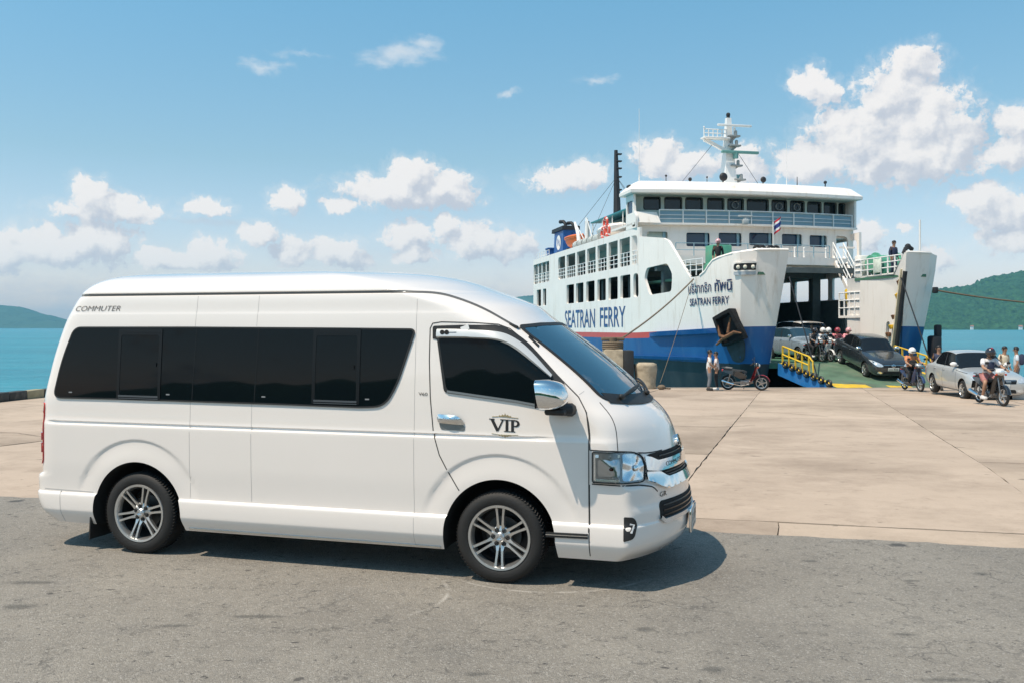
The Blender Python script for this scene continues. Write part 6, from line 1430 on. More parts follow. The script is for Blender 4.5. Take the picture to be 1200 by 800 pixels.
def car(loc, rz, paint, glass, label, D, pitch=0, group=None):
    """D: length-wise stations; each (x, bottom, shoulder, top or None, half width, roof half width)"""
    root = empty('car', loc, rz); root.rotation_euler = (0, pitch, rz); tag(root, label, 'car', group)
    st = D['st']; rows = []
    for (x, zb, zs, zr, w, rw) in st:
        low = [(0, zb), (.80*w, zb), (.955*w, zb+.09), (w, .50), (.985*w, zs-.10), (.935*w, zs)]
        top = [(.80*w, zs+.022), (.60*w, zs+.04), (.33*w, zs+.052), (0, zs+.055)] if zr is None else [(.885*w, zs+.03), (rw, zr-.055), (rw*.70, zr-.008), (0, zr)]
        rows.append([(x, y, z) for y, z in low+top])
    n = 10; V = []; F = []; Mi = []
    for r_ in rows: V += r_
    for r_ in rows: V += [(x, -y, z) for x, y, z in r_]
    off = len(rows)*n
    def kind(i, j):                                   # i: between stations i, i+1; j: strip
        for (i0, i1, js, k) in D['glass']:
            if i0 <= i < i1 and j in js: return k
        return 0
    for i in range(len(rows)-1):
        for j in range(n-1):
            a, b, c, d = i*n+j, i*n+j+1, (i+1)*n+j+1, (i+1)*n+j
            F.append((a, b, c, d)); Mi.append(kind(i, j)); F.append(tuple(off+t for t in (d, c, b, a))); Mi.append(kind(i, j))
    for i, rev in ((0, False), (len(rows)-1, True)):
        for j in range(n-1):
            q = (i*n+j, off+i*n+j, off+i*n+j+1, i*n+j+1); F.append(tuple(reversed(q)) if rev else q); Mi.append(0)
    me = bpy.data.meshes.new('body'); me.from_pydata(V, [], F); mats = [paint, glass, glass, glass, M_BLACKIN]
    for m_ in mats: me.materials.append(m_)
    me.polygons.foreach_set('material_index', Mi)
    bm = bmesh.new(); bm.from_mesh(me); bmesh.ops.remove_doubles(bm, verts=bm.verts, dist=1e-4); bmesh.ops.recalc_face_normals(bm, faces=bm.faces)
    cl = bm.edges.layers.float.new('crease_edge')
    for e in bm.edges:
        ks = {f.material_index for f in e.link_faces}
        if len(ks) > 1: e[cl] = .55
    bm.to_mesh(me); bm.free()
    o = bpy.data.objects.new('body', me); COL.objects.link(o)
    md = o.modifiers.new('s', 'SUBSURF'); md.levels = 3; md.render_levels = 3
    bpy.context.view_layer.update(); me = evaluated(o)
    bm = bmesh.new(); bm.from_mesh(me); parts = {}
    for k in (1, 2, 3):
        fs = [f for f in bm.faces if f.material_index == k]
        if not fs: continue
        vi = {}; vv = []; ff = []
        for f in fs:
            q = []
            for v in f.verts:
                if v.index not in vi: vi[v.index] = len(vv); vv.append(tuple(v.co+v.normal*.003))
                q.append(vi[v.index])
            ff.append(q)
        parts[k] = (vv, ff)
    bm.free()
    o = bpy.data.objects.new('body', me); COL.objects.link(o); o.parent = root
    for p in me.polygons: p.use_smooth = True; p.material_index = 0
    bvh = BVHTree.FromPolygons([v.co for v in me.vertices], [tuple(p.vertices) for p in me.polygons])
    # wheel openings
    R_ = D['wr']; 
    for cx in D['axles']:
        for s in (-1, 1):
            c = MB(); pr = [(cx+(R_+.055)*math.cos(a), R_+.02+(R_+.055)*math.sin(a)) for a in np.linspace(0, PI, 25)]; pr = [(cx+R_+.06, -.1)]+pr+[(cx-R_-.06, -.1)]
            c.plate(pr, lambda x, z, d, s=s: (x, s*(1.3+d), z), .78); co = c.build('cut', M_BLACKIN, None, fix=True, smooth=False)
            co.matrix_parent_inverse = Matrix(); co.parent = root
            md = o.modifiers.new('b', 'BOOLEAN'); md.operation = 'DIFFERENCE'; md.solver = 'EXACT'; md.object = co; bpy.context.view_layer.update()
            me2 = bpy.data.meshes.new_from_object(o.evaluated_get(bpy.context.evaluated_depsgraph_get())); o.modifiers.clear(); o.data = me2; bpy.data.objects.remove(co)
    me = o.data; me.name = 'body'
    for p in me.polygons:
        k = 0
        for cx in D['axles']:
            d = Vector((p.center.x-cx, 0, p.center.z-R_-.02))
            if abs(p.center.x-cx) < R_+.07 and p.center.z < 2*R_+.1 and (abs(abs(p.center.y)-.52) < .02 or (abs(p.normal.y) < .35 and d.length < R_+.09 and p.normal.dot(d) < 0)): k = 4
        p.material_index = k
    for p in me.polygons: p.use_smooth = True
    me.set_sharp_from_angle(angle=R(38))
    def side(x, z, d, sg=1):
        h = bvh.ray_cast(Vector((x, sg*2, z)), Vector((0, -sg, 0)))
        if h[0] is None: return (x, sg*.7, z)
        p = h[0]+h[1]*d*(1 if h[1].y*sg > 0 else -1); return tuple(p)
    def nose(y, z, d, dr=1):
        h = bvh.ray_cast(Vector((dr*4, y, z)), Vector((-dr, 0, 0)))
        if h[0] is None: return (dr*2, y, z)
        p = h[0]+h[1]*d*(1 if h[1].x*dr > 0 else -1); return tuple(p)
    for k, nm in ((1, 'windscreen'), (2, 'side_windows'), (3, 'rear_window')):
        if k in parts:
            b = MB(); b.add(*parts[k])
            if k == 2:
                for sg in (1, -1):
                    keep = [f for f in parts[k][1] if sg*parts[k][0][f[0]][1] > 0]; ids = sorted({i for f in keep for i in f}); mp = {v: i for i, v in enumerate(ids)}
                    b = MB(); b.add([parts[k][0][i] for i in ids], [[mp[i] for i in f] for f in keep]); so_ = b.build('side_window', glass, root)
                    for x in D['pillars']:
                        q = MB(); q.ribbon(dense([(x, D['belt']), (x-.06, D['belt']+.40)], .05, False), .055, lambda u, v, d, sg=sg: side(u, v, d, sg), .006); q.build('pillar', M_RUBBER, so_)
            else: b.build(nm, glass, root)
    # front: lamps, grille, bumper mouth, plate, badge
    H = D['hood']
    for sg in (1, -1):
        m = MB(); m.skin(dense(chaikin([(sg*a, H+b) for a, b in D['lamp']], 2), .06), nose, .008, res=.06); m.build('headlight', M_HEADL, root)
        m = MB(); m.skin([(sg*.55+.10*math.cos(a), .36+.05*math.sin(a)) for a in np.linspace(0, 2*PI, 13)[:-1]], nose, .006); m.build('fog_lamp', M_HEADL, root)
        m = MB(); m.skin(dense(rounded([(sg*.50, .92-.12), (sg*.74, .80), (sg*.76, .62), (sg*.52, .62)], .03, 2), .06), lambda y, z, d: nose(y, z, d, -1), .008); m.build('tail_lamp', M_RED, root)
        for x in D['handles']: m = MB(); m.rbox(side(x, D['belt']-.12, .012, sg), (.16, .03, .028), .01); m.build('door_handle', D.get('trim', paint), root)
        for pth in D['seams']: m = MB(); m.ribbon(dense(pth, .06, False), .012, lambda u, v, d, sg=sg: side(u, v, d, sg), .002, th=.002); m.build('door_gap', M_SEAMD, root)
        m = MB(); m.ribbon(dense([(D['axles'][1]+.42, .26), (D['axles'][0]-.42, .26)], .1, False), .05, lambda u, v, d, sg=sg: side(u, v, d, sg), .008); m.build('sill_strip', D.get('trim', paint), root)
        b_ = Vector(side(D['mirror'], D['belt']+.03, .02, sg)); m = MB(); m.ball(b_+Vector((0, sg*.10, .05)), (.075, .115, .075), 12); m.cyl(b_-Vector((0, sg*.03, 0)), b_+Vector((0, sg*.06, .03)), .03, n=8); m.build('door_mirror', D.get('mirrorm', paint), root)
    m = MB(); m.skin(dense(rounded([(-.42, H-.17), (.42, H-.17), (.46, H-.045), (-.46, H-.045)], .03, 3), .06), nose, .006, res=.12); g = m.build('grille', M_RUBBER, root)
    for k in range(3): m = MB(); m.ribbon(dense([(-.42, H-.14+k*.035), (.42, H-.14+k*.035)], .08, False), .010, nose, .014); m.build('grille_bar', M_CHROME if k == 2 else M_TINTFRAME, g)
    m = MB(); pp = [(.075*math.cos(a), H-.10+.05*math.sin(a)) for a in np.linspace(0, 2*PI, 17)[:-1]]; m.ribbon(pp, .016, nose, .02, closed=True); m.ribbon([(-.03, H-.10), (.03, H-.10)], .012, nose, .02); m.build('emblem', M_CHROME, g)
    m = MB(); m.skin(dense(rounded([(-.44, .29), (.44, .29), (.40, .40), (-.40, .40)], .03, 3), .08), nose, .005, res=.15); m.build('bumper_intake', M_BLACKIN, root)
    m = MB(); m.rbox((nose(0, .50, .012)[0], 0, .50), (.015, .46, .13), .005); pl_ = m.build('number_plate', M_CARPLATE, root)
    m = MB(); px_ = nose(0, .50, .021)[0]; lettering(m, D.get('plate', 'กข 2417'), .11, lambda u, v, d: (px_+d, -.18+u, .465+v), .001, width=.36); m.build('lettering', M_INK, pl_)
    for k, (cx, s, a) in enumerate(((0, 1, 0), (0, -1, 0), (1, 1, 0), (1, -1, 0))):
        wz = D['track']
        if k == 0: w0 = car_wheel(root, R_); w_ = w0
        else: w_ = copy_tree(w0, root)
        w_.location = (D['axles'][cx], s*wz, R_); w_.rotation_euler = (0, k*.3, 0 if s < 0 else PI)
    return root
SEDAN = dict(st=[(2.20, .30, .52, None, .60, 0), (2.16, .22, .66, None, .72, 0), (2.02, .19, .74, None, .81, 0), (1.70, .19, .82, None, .85, 0), (1.25, .20, .88, None, .855, 0), (.92, .20, .925, None, .855, 0),
    (.80, .20, .94, .985, .855, .66), (.22, .20, .945, 1.395, .855, .585), (-.05, .20, .95, 1.44, .855, .59), (-.55, .20, .955, 1.455, .855, .59), (-1.00, .20, .965, 1.40, .855, .575), (-1.22, .20, .97, 1.32, .85, .56),
    (-1.62, .21, .975, 1.04, .845, .64), (-1.72, .22, .975, None, .84, 0), (-2.05, .24, .955, None, .80, 0), (-2.20, .27, .88, None, .74, 0), (-2.26, .32, .62, None, .64, 0)],
    glass=[(6, 7, (7, 8), 1), (6, 10, (6,), 2), (10, 11, (6,), 2), (11, 12, (7, 8), 3)], axles=(1.34, -1.26), wr=.305, track=.74, hood=.74, belt=.985, pillars=(-.33,), handles=(.0-.22, -1.02), mirror=.62,
    lamp=[(.47, -.15), (.70, -.13), (.79, -.02), (.76, .03), (.60, .0), (.47, -.05)], seams=[[(.80, .32), (.82, .90)], [(-.33, .30), (-.33, .94)], [(-1.0, .45), (-1.12, .92)], [(.70, .95), (.80, .90), (1.55, .84)]], mirrorm=M_CHROME)
def ground_pt(x, y): return (x, y, ground_z(y))
SED2 = dict(SEDAN); SED2['st'] = [(x, zb, zs, (zr+(.05 if zr > 1.2 else 0) if zr else None), w, rw*1.04) for x, zb, zs, zr, w, rw in SEDAN['st']]; SED2['mirrorm'] = M_WHITECAR; SED2['plate'] = 'ศม 4471'
car(ground_pt(14.4+.74, 29.75), math.atan2(-.995, -.10), M_SILVER, M_CARGLASS, 'silver sedan on the quay at the right edge behind the black scooter', SED2, pitch=math.atan(-.5/24)*-1)
SED3 = dict(SEDAN); SED3['st'] = [(x, zb, zs+.02, (zr+.03 if zr else None), w, rw) for x, zb, zs, zr, w, rw in SEDAN['st']]; SED3['lamp'] = [(.42, -.14), (.66, -.15), (.82, .02), (.80, .07), (.62, .02), (.44, -.06)]
SED3['trim'] = M_CHROME; SED3['plate'] = 'กค 908'
p = ship_world(-.45, -.36, 0); slope = math.atan(.82/4.7)
car((p[0]+.22, p[1], ramp_z(-.45)+.0), SHIP_ROT+PI-.165, M_GREYCAR, M_CARGLASS, 'dark grey sedan driving down the green ferry ramp', SED3, pitch=slope)
HATCH = dict(SEDAN); HATCH['st'] = [(x, zb, zs+.10, (zr+.16 if zr else None), w, rw*1.08) for x, zb, zs, zr, w, rw in SEDAN['st'][:10]]+[(-1.2, .2, 1.06, 1.60, .855, .63), (-1.75, .2, 1.06, 1.52, .85, .62), (-2.0, .22, 1.05, 1.10, .83, .66), (-2.1, .26, .95, None, .78, 0), (-2.15, .3, .7, None, .7, 0)]
HATCH['glass'] = [(6, 7, (7, 8), 1), (6, 11, (6,), 2), (11, 12, (7, 8), 3)]; HATCH['hood'] = .83; HATCH['belt'] = 1.08; HATCH['plate'] = 'บม 315'
p = ship_world(6.2, -.95, 0); car((p[0], p[1], .285), SHIP_ROT+PI+.03, M_BLUECAR, M_CARGLASSB, 'pale blue car waiting on the ferry deck behind the yellow ramp rail', HATCH)
BOX = dict(HATCH); BOX['st'] = [(2.16, .30, .55, None, .70, 0), (2.12, .22, .76, None, .80, 0), (1.95, .2, .92, None, .86, 0), (1.62, .2, 1.02, None, .88, 0), (1.50, .2, 1.06, None, .88, 0), (1.42, .2, 1.08, 1.12, .88, .76),
    (.85, .2, 1.12, 1.86, .88, .70), (.3, .2, 1.12, 1.94, .88, .72), (-.8, .2, 1.12, 1.95, .88, .72), (-1.7, .2, 1.12, 1.92, .88, .71), (-2.1, .22, 1.12, 1.80, .87, .70), (-2.22, .26, 1.05, 1.2, .84, .75), (-2.25, .3, .7, None, .8, 0)]
BOX['glass'] = [(5, 6, (7, 8), 1), (5, 9, (6,), 2), (10, 11, (7, 8), 3)]; BOX['hood'] = .93; BOX['belt'] = 1.15; BOX['mirror'] = 1.15; BOX['pillars'] = (.2, -.9)
p = ship_world(9.0, -2.9, 0); car((p[0], p[1], .285), SHIP_ROT+PI, M_WHITECAR, M_CARGLASS, 'white van parked inside the dark ferry deck behind the blue car', BOX)
# ================================================================== MOTORCYCLES AND PEOPLE
M_SKIN = mat('tan_skin', (.36, .20, .125), .55, var=.05); M_HAIR = mat('black_hair', (.012, .010, .009), .5, var=.2, vscale=30)
M_ENG = mat('engine_grey', (.22, .22, .22), .4, metal=.8, var=.15, vscale=12); M_SEAT = mat('black_vinyl', (.018, .018, .018), .5, var=.1)
def cloth(n, c, c2=None, sc=9): return mat(n, c, .85, var=.12, vscale=14, dirt=c2, dscale=sc, damt=.95 if c2 else 0)
def skinned(name, chains, m, parent, sub=2):
    """one continuous surface grown over joint chains: each chain is a list of (point, radius); chains that share a first point join there"""
    V = []; E = []; Rr = []; idx = {}
    for ch in chains:
        prev = None
        for p, r in ch:
            k = tuple(round(c, 4) for c in p)
            if k not in idx: idx[k] = len(V); V.append(p); Rr.append(r)
            i = idx[k]
            if prev is not None and prev != i and (prev, i) not in E: E.append((prev, i))
            prev = i
    me = bpy.data.meshes.new(name); me.from_pydata(V, E, []); bm = bmesh.new(); bm.from_mesh(me); ly = bm.verts.layers.skin.verify(); bm.verts.ensure_lookup_table()
    seen = set(); adj = {i: [] for i in range(len(V))}
    for a, b in E: adj[a].append(b); adj[b].append(a)
    for v in bm.verts:
        r = Rr[v.index]; v[ly].radius = (r, r) if not isinstance(r, tuple) else r; v[ly].use_root = False
    for i in range(len(V)):
        if i in seen: continue
        bm.verts[i][ly].use_root = True; st_ = [i]
        while st_:
            q = st_.pop()
            if q in seen: continue
            seen.add(q); st_ += adj[q]
    bm.to_mesh(me); bm.free(); o = bpy.data.objects.new(name, me); COL.objects.link(o)
    md = o.modifiers.new('skin', 'SKIN'); md.use_smooth_shade = True; md.branch_smoothing = .4; s2 = o.modifiers.new('sub', 'SUBSURF'); s2.levels = sub; s2.render_levels = sub
    bpy.context.view_layer.update(); me = evaluated(o); me.name = name; me.materials.clear(); me.materials.append(m)
    me.polygons.foreach_set('use_smooth', [True]*len(me.polygons)); o = bpy.data.objects.new(name, me); COL.objects.link(o); o.parent = parent; return o
STAND = dict(pel=(0, 0, .88), chest=(.01, 0, 1.22), neck=(.015, 0, 1.40), head=(.03, 0, 1.53), sh=(0, .165, 1.33), el=(-.03, .225, 1.07), wr=(.05, .235, .85), hip=(0, .085, .84), kn=(.03, .095, .47), an=(-.03, .10, .09))
RIDE = dict(pel=(-.22, 0, .80), chest=(-.13, 0, 1.13), neck=(-.08, 0, 1.30), head=(-.04, 0, 1.42), sh=(-.11, .175, 1.24), el=(.08, .27, 1.04), wr=(.30, .26, .98), hip=(-.18, .10, .76), kn=(.17, .17, .66), an=(.06, .17, .28))
def person(loc, rz, label, pose, shirt, legs, shoes, helmet=None, hair=True, s=1.0, short=False, sleeve=.55, over={}, group=None, extra=None, parent_h=0, skirt=False):
    J = dict(pose); J.update(over)
    root = empty('person', loc, rz); root.scale = (s, s, s); tag(root, label, 'person', group)
    v = lambda k: Vector(J[k]) if not isinstance(J[k], Vector) else J[k]
    def L(k, sg):
        kk = k+('_l' if sg > 0 else '_r')
        p = Vector(J[kk]) if kk in J else Vector(J[k])*1
        if kk not in J: p.y *= sg
        return p
    pel, ch, nk, hd = v('pel'), v('chest'), v('neck'), v('head'); up = (hd-nk).normalized()
    body = [[(pel, .115), (pel.lerp(ch, .5), .105), (ch, .125), (nk, .058), (hd-up*.05, .07), (hd+up*.03, .098), (hd+up*.085, .075)]]
    for sg in (1, -1):
        sh, el, wr = L('sh', sg), L('el', sg), L('wr', sg); fd = (wr-el).normalized()
        body.append([(ch, .125), (sh, .062), (sh.lerp(el, .5), .05), (el, .042), (el.lerp(wr, .4), .042), (wr, .028), (wr+fd*.05, .034), (wr+fd*.085, .030)])
        hp, kn, an = L('hip', sg), L('kn', sg), L('an', sg)
        body.append([(pel, .115), (hp, .09), (hp.lerp(kn, .5), .075), (kn, .055), (kn.lerp(an, .35), .056), (an, .036), (an+Vector((.06, 0, -.045)), .036), (an+Vector((.15, sg*.02, -.055)), .028)])
        # hand: four fingers of unequal length and a thumb from the side of the palm, curled
        side = fd.cross(Vector((0, 0, 1)) if abs(fd.z) < .9 else Vector((1, 0, 0))).normalized(); dn = side.cross(fd).normalized()
        if dn.z > 0 and pose is RIDE: dn = -dn
        for k, (o_, l) in enumerate(((-.024, .062), (-.008, .072), (.008, .068), (.024, .052))):
            b = wr+fd*.075+side*o_; body.append([(b, .010), (b+fd*l*.55+dn*.008, .009), (b+fd*l*.75+dn*(.035 if pose is RIDE else .02), .008)])
        b = wr+fd*.035-side*.030; body.append([(b, .011), (b+fd*.03-side*.022+dn*.012, .010), (b+fd*.055-side*.022+dn*.025, .008)])
    bd = skinned('body', body, M_SKIN, root, 1)
    # face: nose, eyes, ears, mouth
    f = Vector((1, 0, 0)); f = (f-up*f.dot(up)).normalized(); sd = up.cross(f)
    m = MB(); m.ball(hd+f*.098+up*.0, (.018, .014, .02), 6); m.build('nose', M_SKIN, bd)
    for sg in (1, -1):
        m = MB(); m.ball(hd+f*.086+up*.028+sd*.034*sg, (.012, .014, .009), 6); m.build('eye', M_HAIR, bd)
        m = MB(); m.ball(hd+sd*.098*sg+up*.01, (.018, .01, .03), 6); m.build('ear', M_SKIN, bd)
    m = MB(); m.ball(hd+f*.084-up*.045, (.010, .024, .006), 6); m.build('mouth', mat('lip', (.25, .09, .07), .5, var=0), bd)
    # clothes follow the body
    cl = [[(pel-Vector((0, 0, .10)) if pose is STAND else pel-Vector((.01, 0, .03)), .150), (pel.lerp(ch, .4), .145), (ch, .155), (ch.lerp(nk, .72), .085)]]
    for sg in (1, -1):
        sh, el, wr = L('sh', sg), L('el', sg), L('wr', sg); q = [(ch, .155), (sh, .084), (sh.lerp(el, .55), .068)]
        if sleeve > .8: q += [(el, .058), (el.lerp(wr, .85), .045)]
        elif sleeve > .5: q += [(sh.lerp(el, .8), .064)]
        cl.append(q)
    skinned('shirt', cl, shirt, root, 1)
    tr = [[(pel+Vector((0, 0, .10)), .125), (pel-Vector((0, 0, .05)), .125)]] if pose is STAND else []
    for sg in (1, -1):
        hp, kn, an = L('hip', sg), L('kn', sg), L('an', sg); q = [(pel-Vector((0, 0, .05)) if pose is STAND else pel, .125), (hp, .118), (hp.lerp(kn, .5), .100)]
        q += [(hp.lerp(kn, .88), .080)] if short else [(kn, .074), (kn.lerp(an, .5), .068), (an+Vector((0, 0, .03)), .058)]
        tr.append(q)
    skinned('shorts' if short else 'trousers', tr, legs, root, 1)
    for sg in (1, -1):
        an = L('an', sg); m = MB(); m.rbox(an+Vector((.055, 0, -.045)), (.27, .095, .085), .03); m.ball(an+Vector((.0, 0, -.01)), (.06, .05, .05), 8); m.build('shoe', shoes, root)
    Rh = Matrix((f, sd, up)).transposed()
    if helmet:
        m = MB(); pr = []
        nn = 16
        for i in range(7):
            p_ = PI*.60*i/6
            pr.append((.135*math.sin(p_), .150*math.cos(p_)))
        V = []; F = []
        for r, h in pr:
            for j in range(nn): a = 2*PI*j/nn; c_, s_ = math.cos(a), math.sin(a); V.append(hd+up*(.030+h-(.0 if h > 0 else .05*(1-c_)/2*-1 if False else 0))+f*r*c_*1.06+sd*r*s_)
        for i in range(6):
            for j in range(nn): F.append((i*nn+j, (i+1)*nn+j, (i+1)*nn+(j+1) % nn, i*nn+(j+1) % nn))
        m.add(V, F); hm = m.build('helmet', helmet, root)
        m = MB(); m.rbox(hd+f*.150+up*.055, (.075, .17, .014), .006, Rh); m.build('visor', M_SEAT, hm)
        m = MB(); m.tube([hd+sd*.105-up*.02, hd+sd*.06-up*.095+f*.05, hd-sd*.06-up*.095+f*.05, hd-sd*.105-up*.02], .010, 5); m.build('chin_strap', M_SEAT, hm)
    elif hair:
        m = MB(); nn = 14; V = []; F = []
        for i in range(7):
            p_ = PI*.62*i/6
            for j in range(nn):
                a = 2*PI*j/nn; c_ = math.cos(a); pp = p_*(1 if c_ < .3 else 1-.42*(c_-.3)/.7); k = 1+.04*noise.noise(Vector((i*1.7, j*1.3, s*9)))
                k *= 1-.16*max(0, i-3)/3; V.append(hd+up*(.025+.120*math.cos(pp))+f*(.112*math.sin(pp)*c_*k-.008)+sd*.108*math.sin(pp)*math.sin(a)*k)
        for i in range(6):
            for j in range(nn): F.append((i*nn+j, (i+1)*nn+j, (i+1)*nn+(j+1) % nn, i*nn+(j+1) % nn))
        m.add(V, F); m.build('hair', M_HAIR, root)
    if extra: extra(root, dict(pel=pel, ch=ch, nk=nk, hd=hd, f=f, sd=sd, up=up))
    return root

# ---- motorcycles
def torus(m, c, Rm, r, n=28, k=8, mi=0):
    m.tube([(c[0]+Rm*math.cos(a), c[1], c[2]+Rm*math.sin(a)) for a in np.linspace(0, 2*PI, n+1)[:-1]], r, k, mi, closed=True)
def motorbike(loc, rz, label, paint, second, pitch=0, group=None, lean=0, panel=None, basket=False):
    root = empty('motorcycle', loc, rz); root.rotation_euler = (lean, pitch, rz); tag(root, label, 'motorcycle', group)
    r = .275
    for x in (.61, -.61):
        e = empty('wheel', (x, 0, r), 0, root)
        m = MB(); torus(m, (0, 0, 0), r-.038, .038); m.build('tyre', M_TYRE, e)
        m = MB(); torus(m, (0, 0, 0), r-.082, .014); m.cyl((0, -.05, 0), (0, .05, 0), .035, n=10); m.build('rim', M_ALLOY, e)
        for k in range(5):
            a = 2*PI*k/5; m = MB(); m.beam((.03*math.cos(a), 0, .03*math.sin(a)), ((r-.085)*math.cos(a+.15), 0, (r-.085)*math.sin(a+.15)), .022); m.build('spoke', M_ALLOY if x > 0 else M_ENG, e, smooth=False)
        m = MB(); m.cyl((0, .035, 0), (0, .045, 0), .095, n=18); m.build('brake_disc', M_ENG, e)
    m = MB()
    for s in (-1, 1): m.tube([(.61, s*.065, .275), (.54, s*.07, .52), (.44, s*.06, .80)], .020, 8)
    m.build('fork', M_ENG, root)
    m = MB(); V = []                                                 # front mudguard
    for i in range(11):
        a = lerp(-.15, PI*.72, i/10); c, s_ = math.cos(a+.35), math.sin(a+.35)
        for y, q in ((-.055, .30), (-.035, .318), (.035, .318), (.055, .30)): V.append((.61+q*c, y, .275+q*s_))
    m.add(V, [(i*4+j, i*4+j+1, (i+1)*4+j+1, (i+1)*4+j) for i in range(10) for j in range(3)]); m.build('front_mudguard', paint, root)
    # leg shield and front cowl
    m = MB(); V = []; rowz = [(.33, .22, .16), (.48, .30, .17), (.66, .37, .17), (.82, .43, .13), (.94, .45, .09)]
    for z, x, w in rowz:
        for t in np.linspace(-1, 1, 7): V.append((x+.06*(1-t*t), t*w, z-.03*t*t))
    nf = [(i*7+j, i*7+j+1, (i+1)*7+j+1, (i+1)*7+j) for i in range(4) for j in range(6)]; m.add(V, nf); m.add([(x-.05, y*.92, z) for x, y, z in V], [tuple(reversed(f)) for f in nf])
    m.build('leg_shield', paint, root, fix=True)
    m = MB(); m.ball((.45, 0, .93), (.10, .13, .10), 12); m.rbox((.42, 0, 1.0), (.14, .20, .05), .02); m.build('handlebar_cowl', second, root)
    m = MB(); m.ball((.535, 0, .925), (.04, .085, .06), 12); m.build('headlight', M_HEADL, root)
    for s in (-1, 1): m = MB(); m.ball((.50, s*.13, .86), (.03, .04, .03), 8); m.build('indicator', M_AMBER, root)
    m = MB(); m.tube([(.26, -.33, .97), (.36, -.20, 1.0), (.42, 0, 1.0), (.36, .20, 1.0), (.26, .33, .97)], .014, 7)
    for s in (-1, 1): m.tube([(.30, s*.22, .985), (.25, s*.345, .967)], .021, 8)
    m.build('handlebar', M_SEAT, root)
    for s in (-1, 1): m = MB(); m.tube([(.35, s*.20, 1.0), (.34, s*.27, 1.13)], .008, 6); m.ball((.33, s*.30, 1.17), (.015, .06, .04), 10); m.build('mirror', M_SEAT, root)
    # central spine, engine, side panels, seat, tail
    m = MB(); m.tube([(.34, 0, .42), (.10, 0, .36), (-.18, 0, .50), (-.40, 0, .66)], [.055, .05, .07, .06], 8); m.build('frame', M_SEAT, root)
    m = MB(); m.rbox((.02, 0, .29), (.34, .22, .20), .05); m.cyl((.16, 0, .30), (.30, 0, .33), .075, n=12); m.cyl((-.06, -.14, .27), (-.06, .14, .27), .09, n=14); m.build('engine', M_ENG, root)
    for s in (-1, 1):
        m = MB(); pan = chaikin([(.10, .46), (-.15, .44), (-.40, .56), (-.78, .70), (-.80, .76), (-.45, .74), (-.12, .70), (.04, .58)], 2)
        m.plate(pan, lambda x, z, d, s=s: (x, s*(.125-.06*max(0, -x-.3)+d+.03*math.sin(max(0, min(1, (z-.42)/.34))*PI)), z), .03); m.build('side_panel', panel or paint, root)
    m = MB(); V = []
    prof = [(.08, .70, .07), (-.05, .745, .11), (-.20, .755, .125), (-.36, .775, .12), (-.52, .81, .11), (-.66, .815, .09), (-.74, .80, .05)]
    for x, z, w in prof: V += [(x, -w, z-.05), (x, -w*.85, z), (x, 0, z+.012), (x, w*.85, z), (x, w, z-.05)]
    m.add(V, [(i*5+j, i*5+j+1, (i+1)*5+j+1, (i+1)*5+j) for i in range(6) for j in range(4)]+[(0, 1, 2, 3, 4), (34, 33, 32, 31, 30)]); m.add([(x, y, z) for x, y, z in [(.08, -.07, .64), (.08, .07, .64), (-.74, .05, .74), (-.74, -.05, .74)]], [(0, 1, 2, 3)]); m.build('seat', M_SEAT, root)
    m = MB(); m.rbox((-.80, 0, .74), (.07, .15, .08), .02); m.build('tail_lamp', M_RED, root)
    m = MB(); m.tube([(-.45, -.11, .82), (-.70, -.12, .85), (-.84, 0, .85), (-.70, .12, .85), (-.45, .11, .82)], .013, 6); m.build('grab_rail', M_ENG, root)
    m = MB(); V = []
    for i in range(9):
        a = lerp(.25, PI*.80, i/8); c, s_ = math.cos(a), math.sin(a)
        for y, q in ((-.065, .31), (.065, .31)): V.append((-.61+q*c, y, .275+q*s_))
    m.add(V, [(i*2, i*2+1, i*2+3, i*2+2) for i in range(8)]); m.box((-.90, 0, .52), (.015, .13, .22), Matrix.Rotation(.3, 3, 'Y')); m.build('rear_mudguard', M_SEAT, root)
    m = MB(); m.tube([(.16, -.10, .24), (-.10, -.14, .18), (-.40, -.15, .24)], .022, 7); m.tube([(-.38, -.15, .235), (-.82, -.16, .36)], [.045, .055], 10); m.build('exhaust', M_CHROME, root)
    m = MB()
    for s in (-1, 1): m.beam((-.05, s*.08, .30), (-.61, s*.10, .275), .04, .05); m.tube([(-.50, s*.13, .62), (-.60, s*.12, .30)], .026, 8); m.tube([(.05, s*.05, .20), (.05, s*.22, .21)], .013, 6)
    m.build('swing_arm', M_ENG, root)
    m = MB(); m.tube([(.0, .10, .24), (-.06, .24, .02)], .012, 6); m.build('side_stand', M_ENG, root)
    if basket:
        m = MB()
        for k in range(5): z = .74+.05*k; w = .13+.012*k; m.tube([(.50, -w, z), (.74, -w, z), (.74, w, z), (.50, w, z)], .006, 5, closed=True)
        for t in np.linspace(0, 1, 5): m.beam((lerp(.50, .74, t), -.13, .74), (lerp(.50, .74, t), -.178, .94), .008); m.beam((lerp(.50, .74, t), .13, .74), (lerp(.50, .74, t), .178, .94), .008)
        m.build('basket', M_SEAT, root, kind='stuff')
    return root
P_RED = mat('red_bike_paint', (.30, .016, .022), .25, coat=1, var=.05); P_BLK = mat('black_bike_paint', (.014, .014, .016), .22, coat=1, var=.05)
P_WHT = mat('white_bike_paint', (.72, .72, .70), .3, coat=.8, var=.03); P_BLU = mat('blue_bike_paint', (.03, .06, .15), .25, coat=1, var=.05); P_SLV = mat('silver_bike_paint', (.35, .36, .37), .3, metal=.4, coat=.8, var=.05)
W_SHIRT = cloth('white_shirt', (.74, .72, .70)); W_PINK = cloth('pink_shirt', (.62, .20, .22)); W_BLACK = cloth('black_cloth', (.018, .018, .02)); W_JEAN = cloth('grey_jeans', (.16, .17, .19)); W_NAVY = cloth('navy_cloth', (.03, .04, .08))
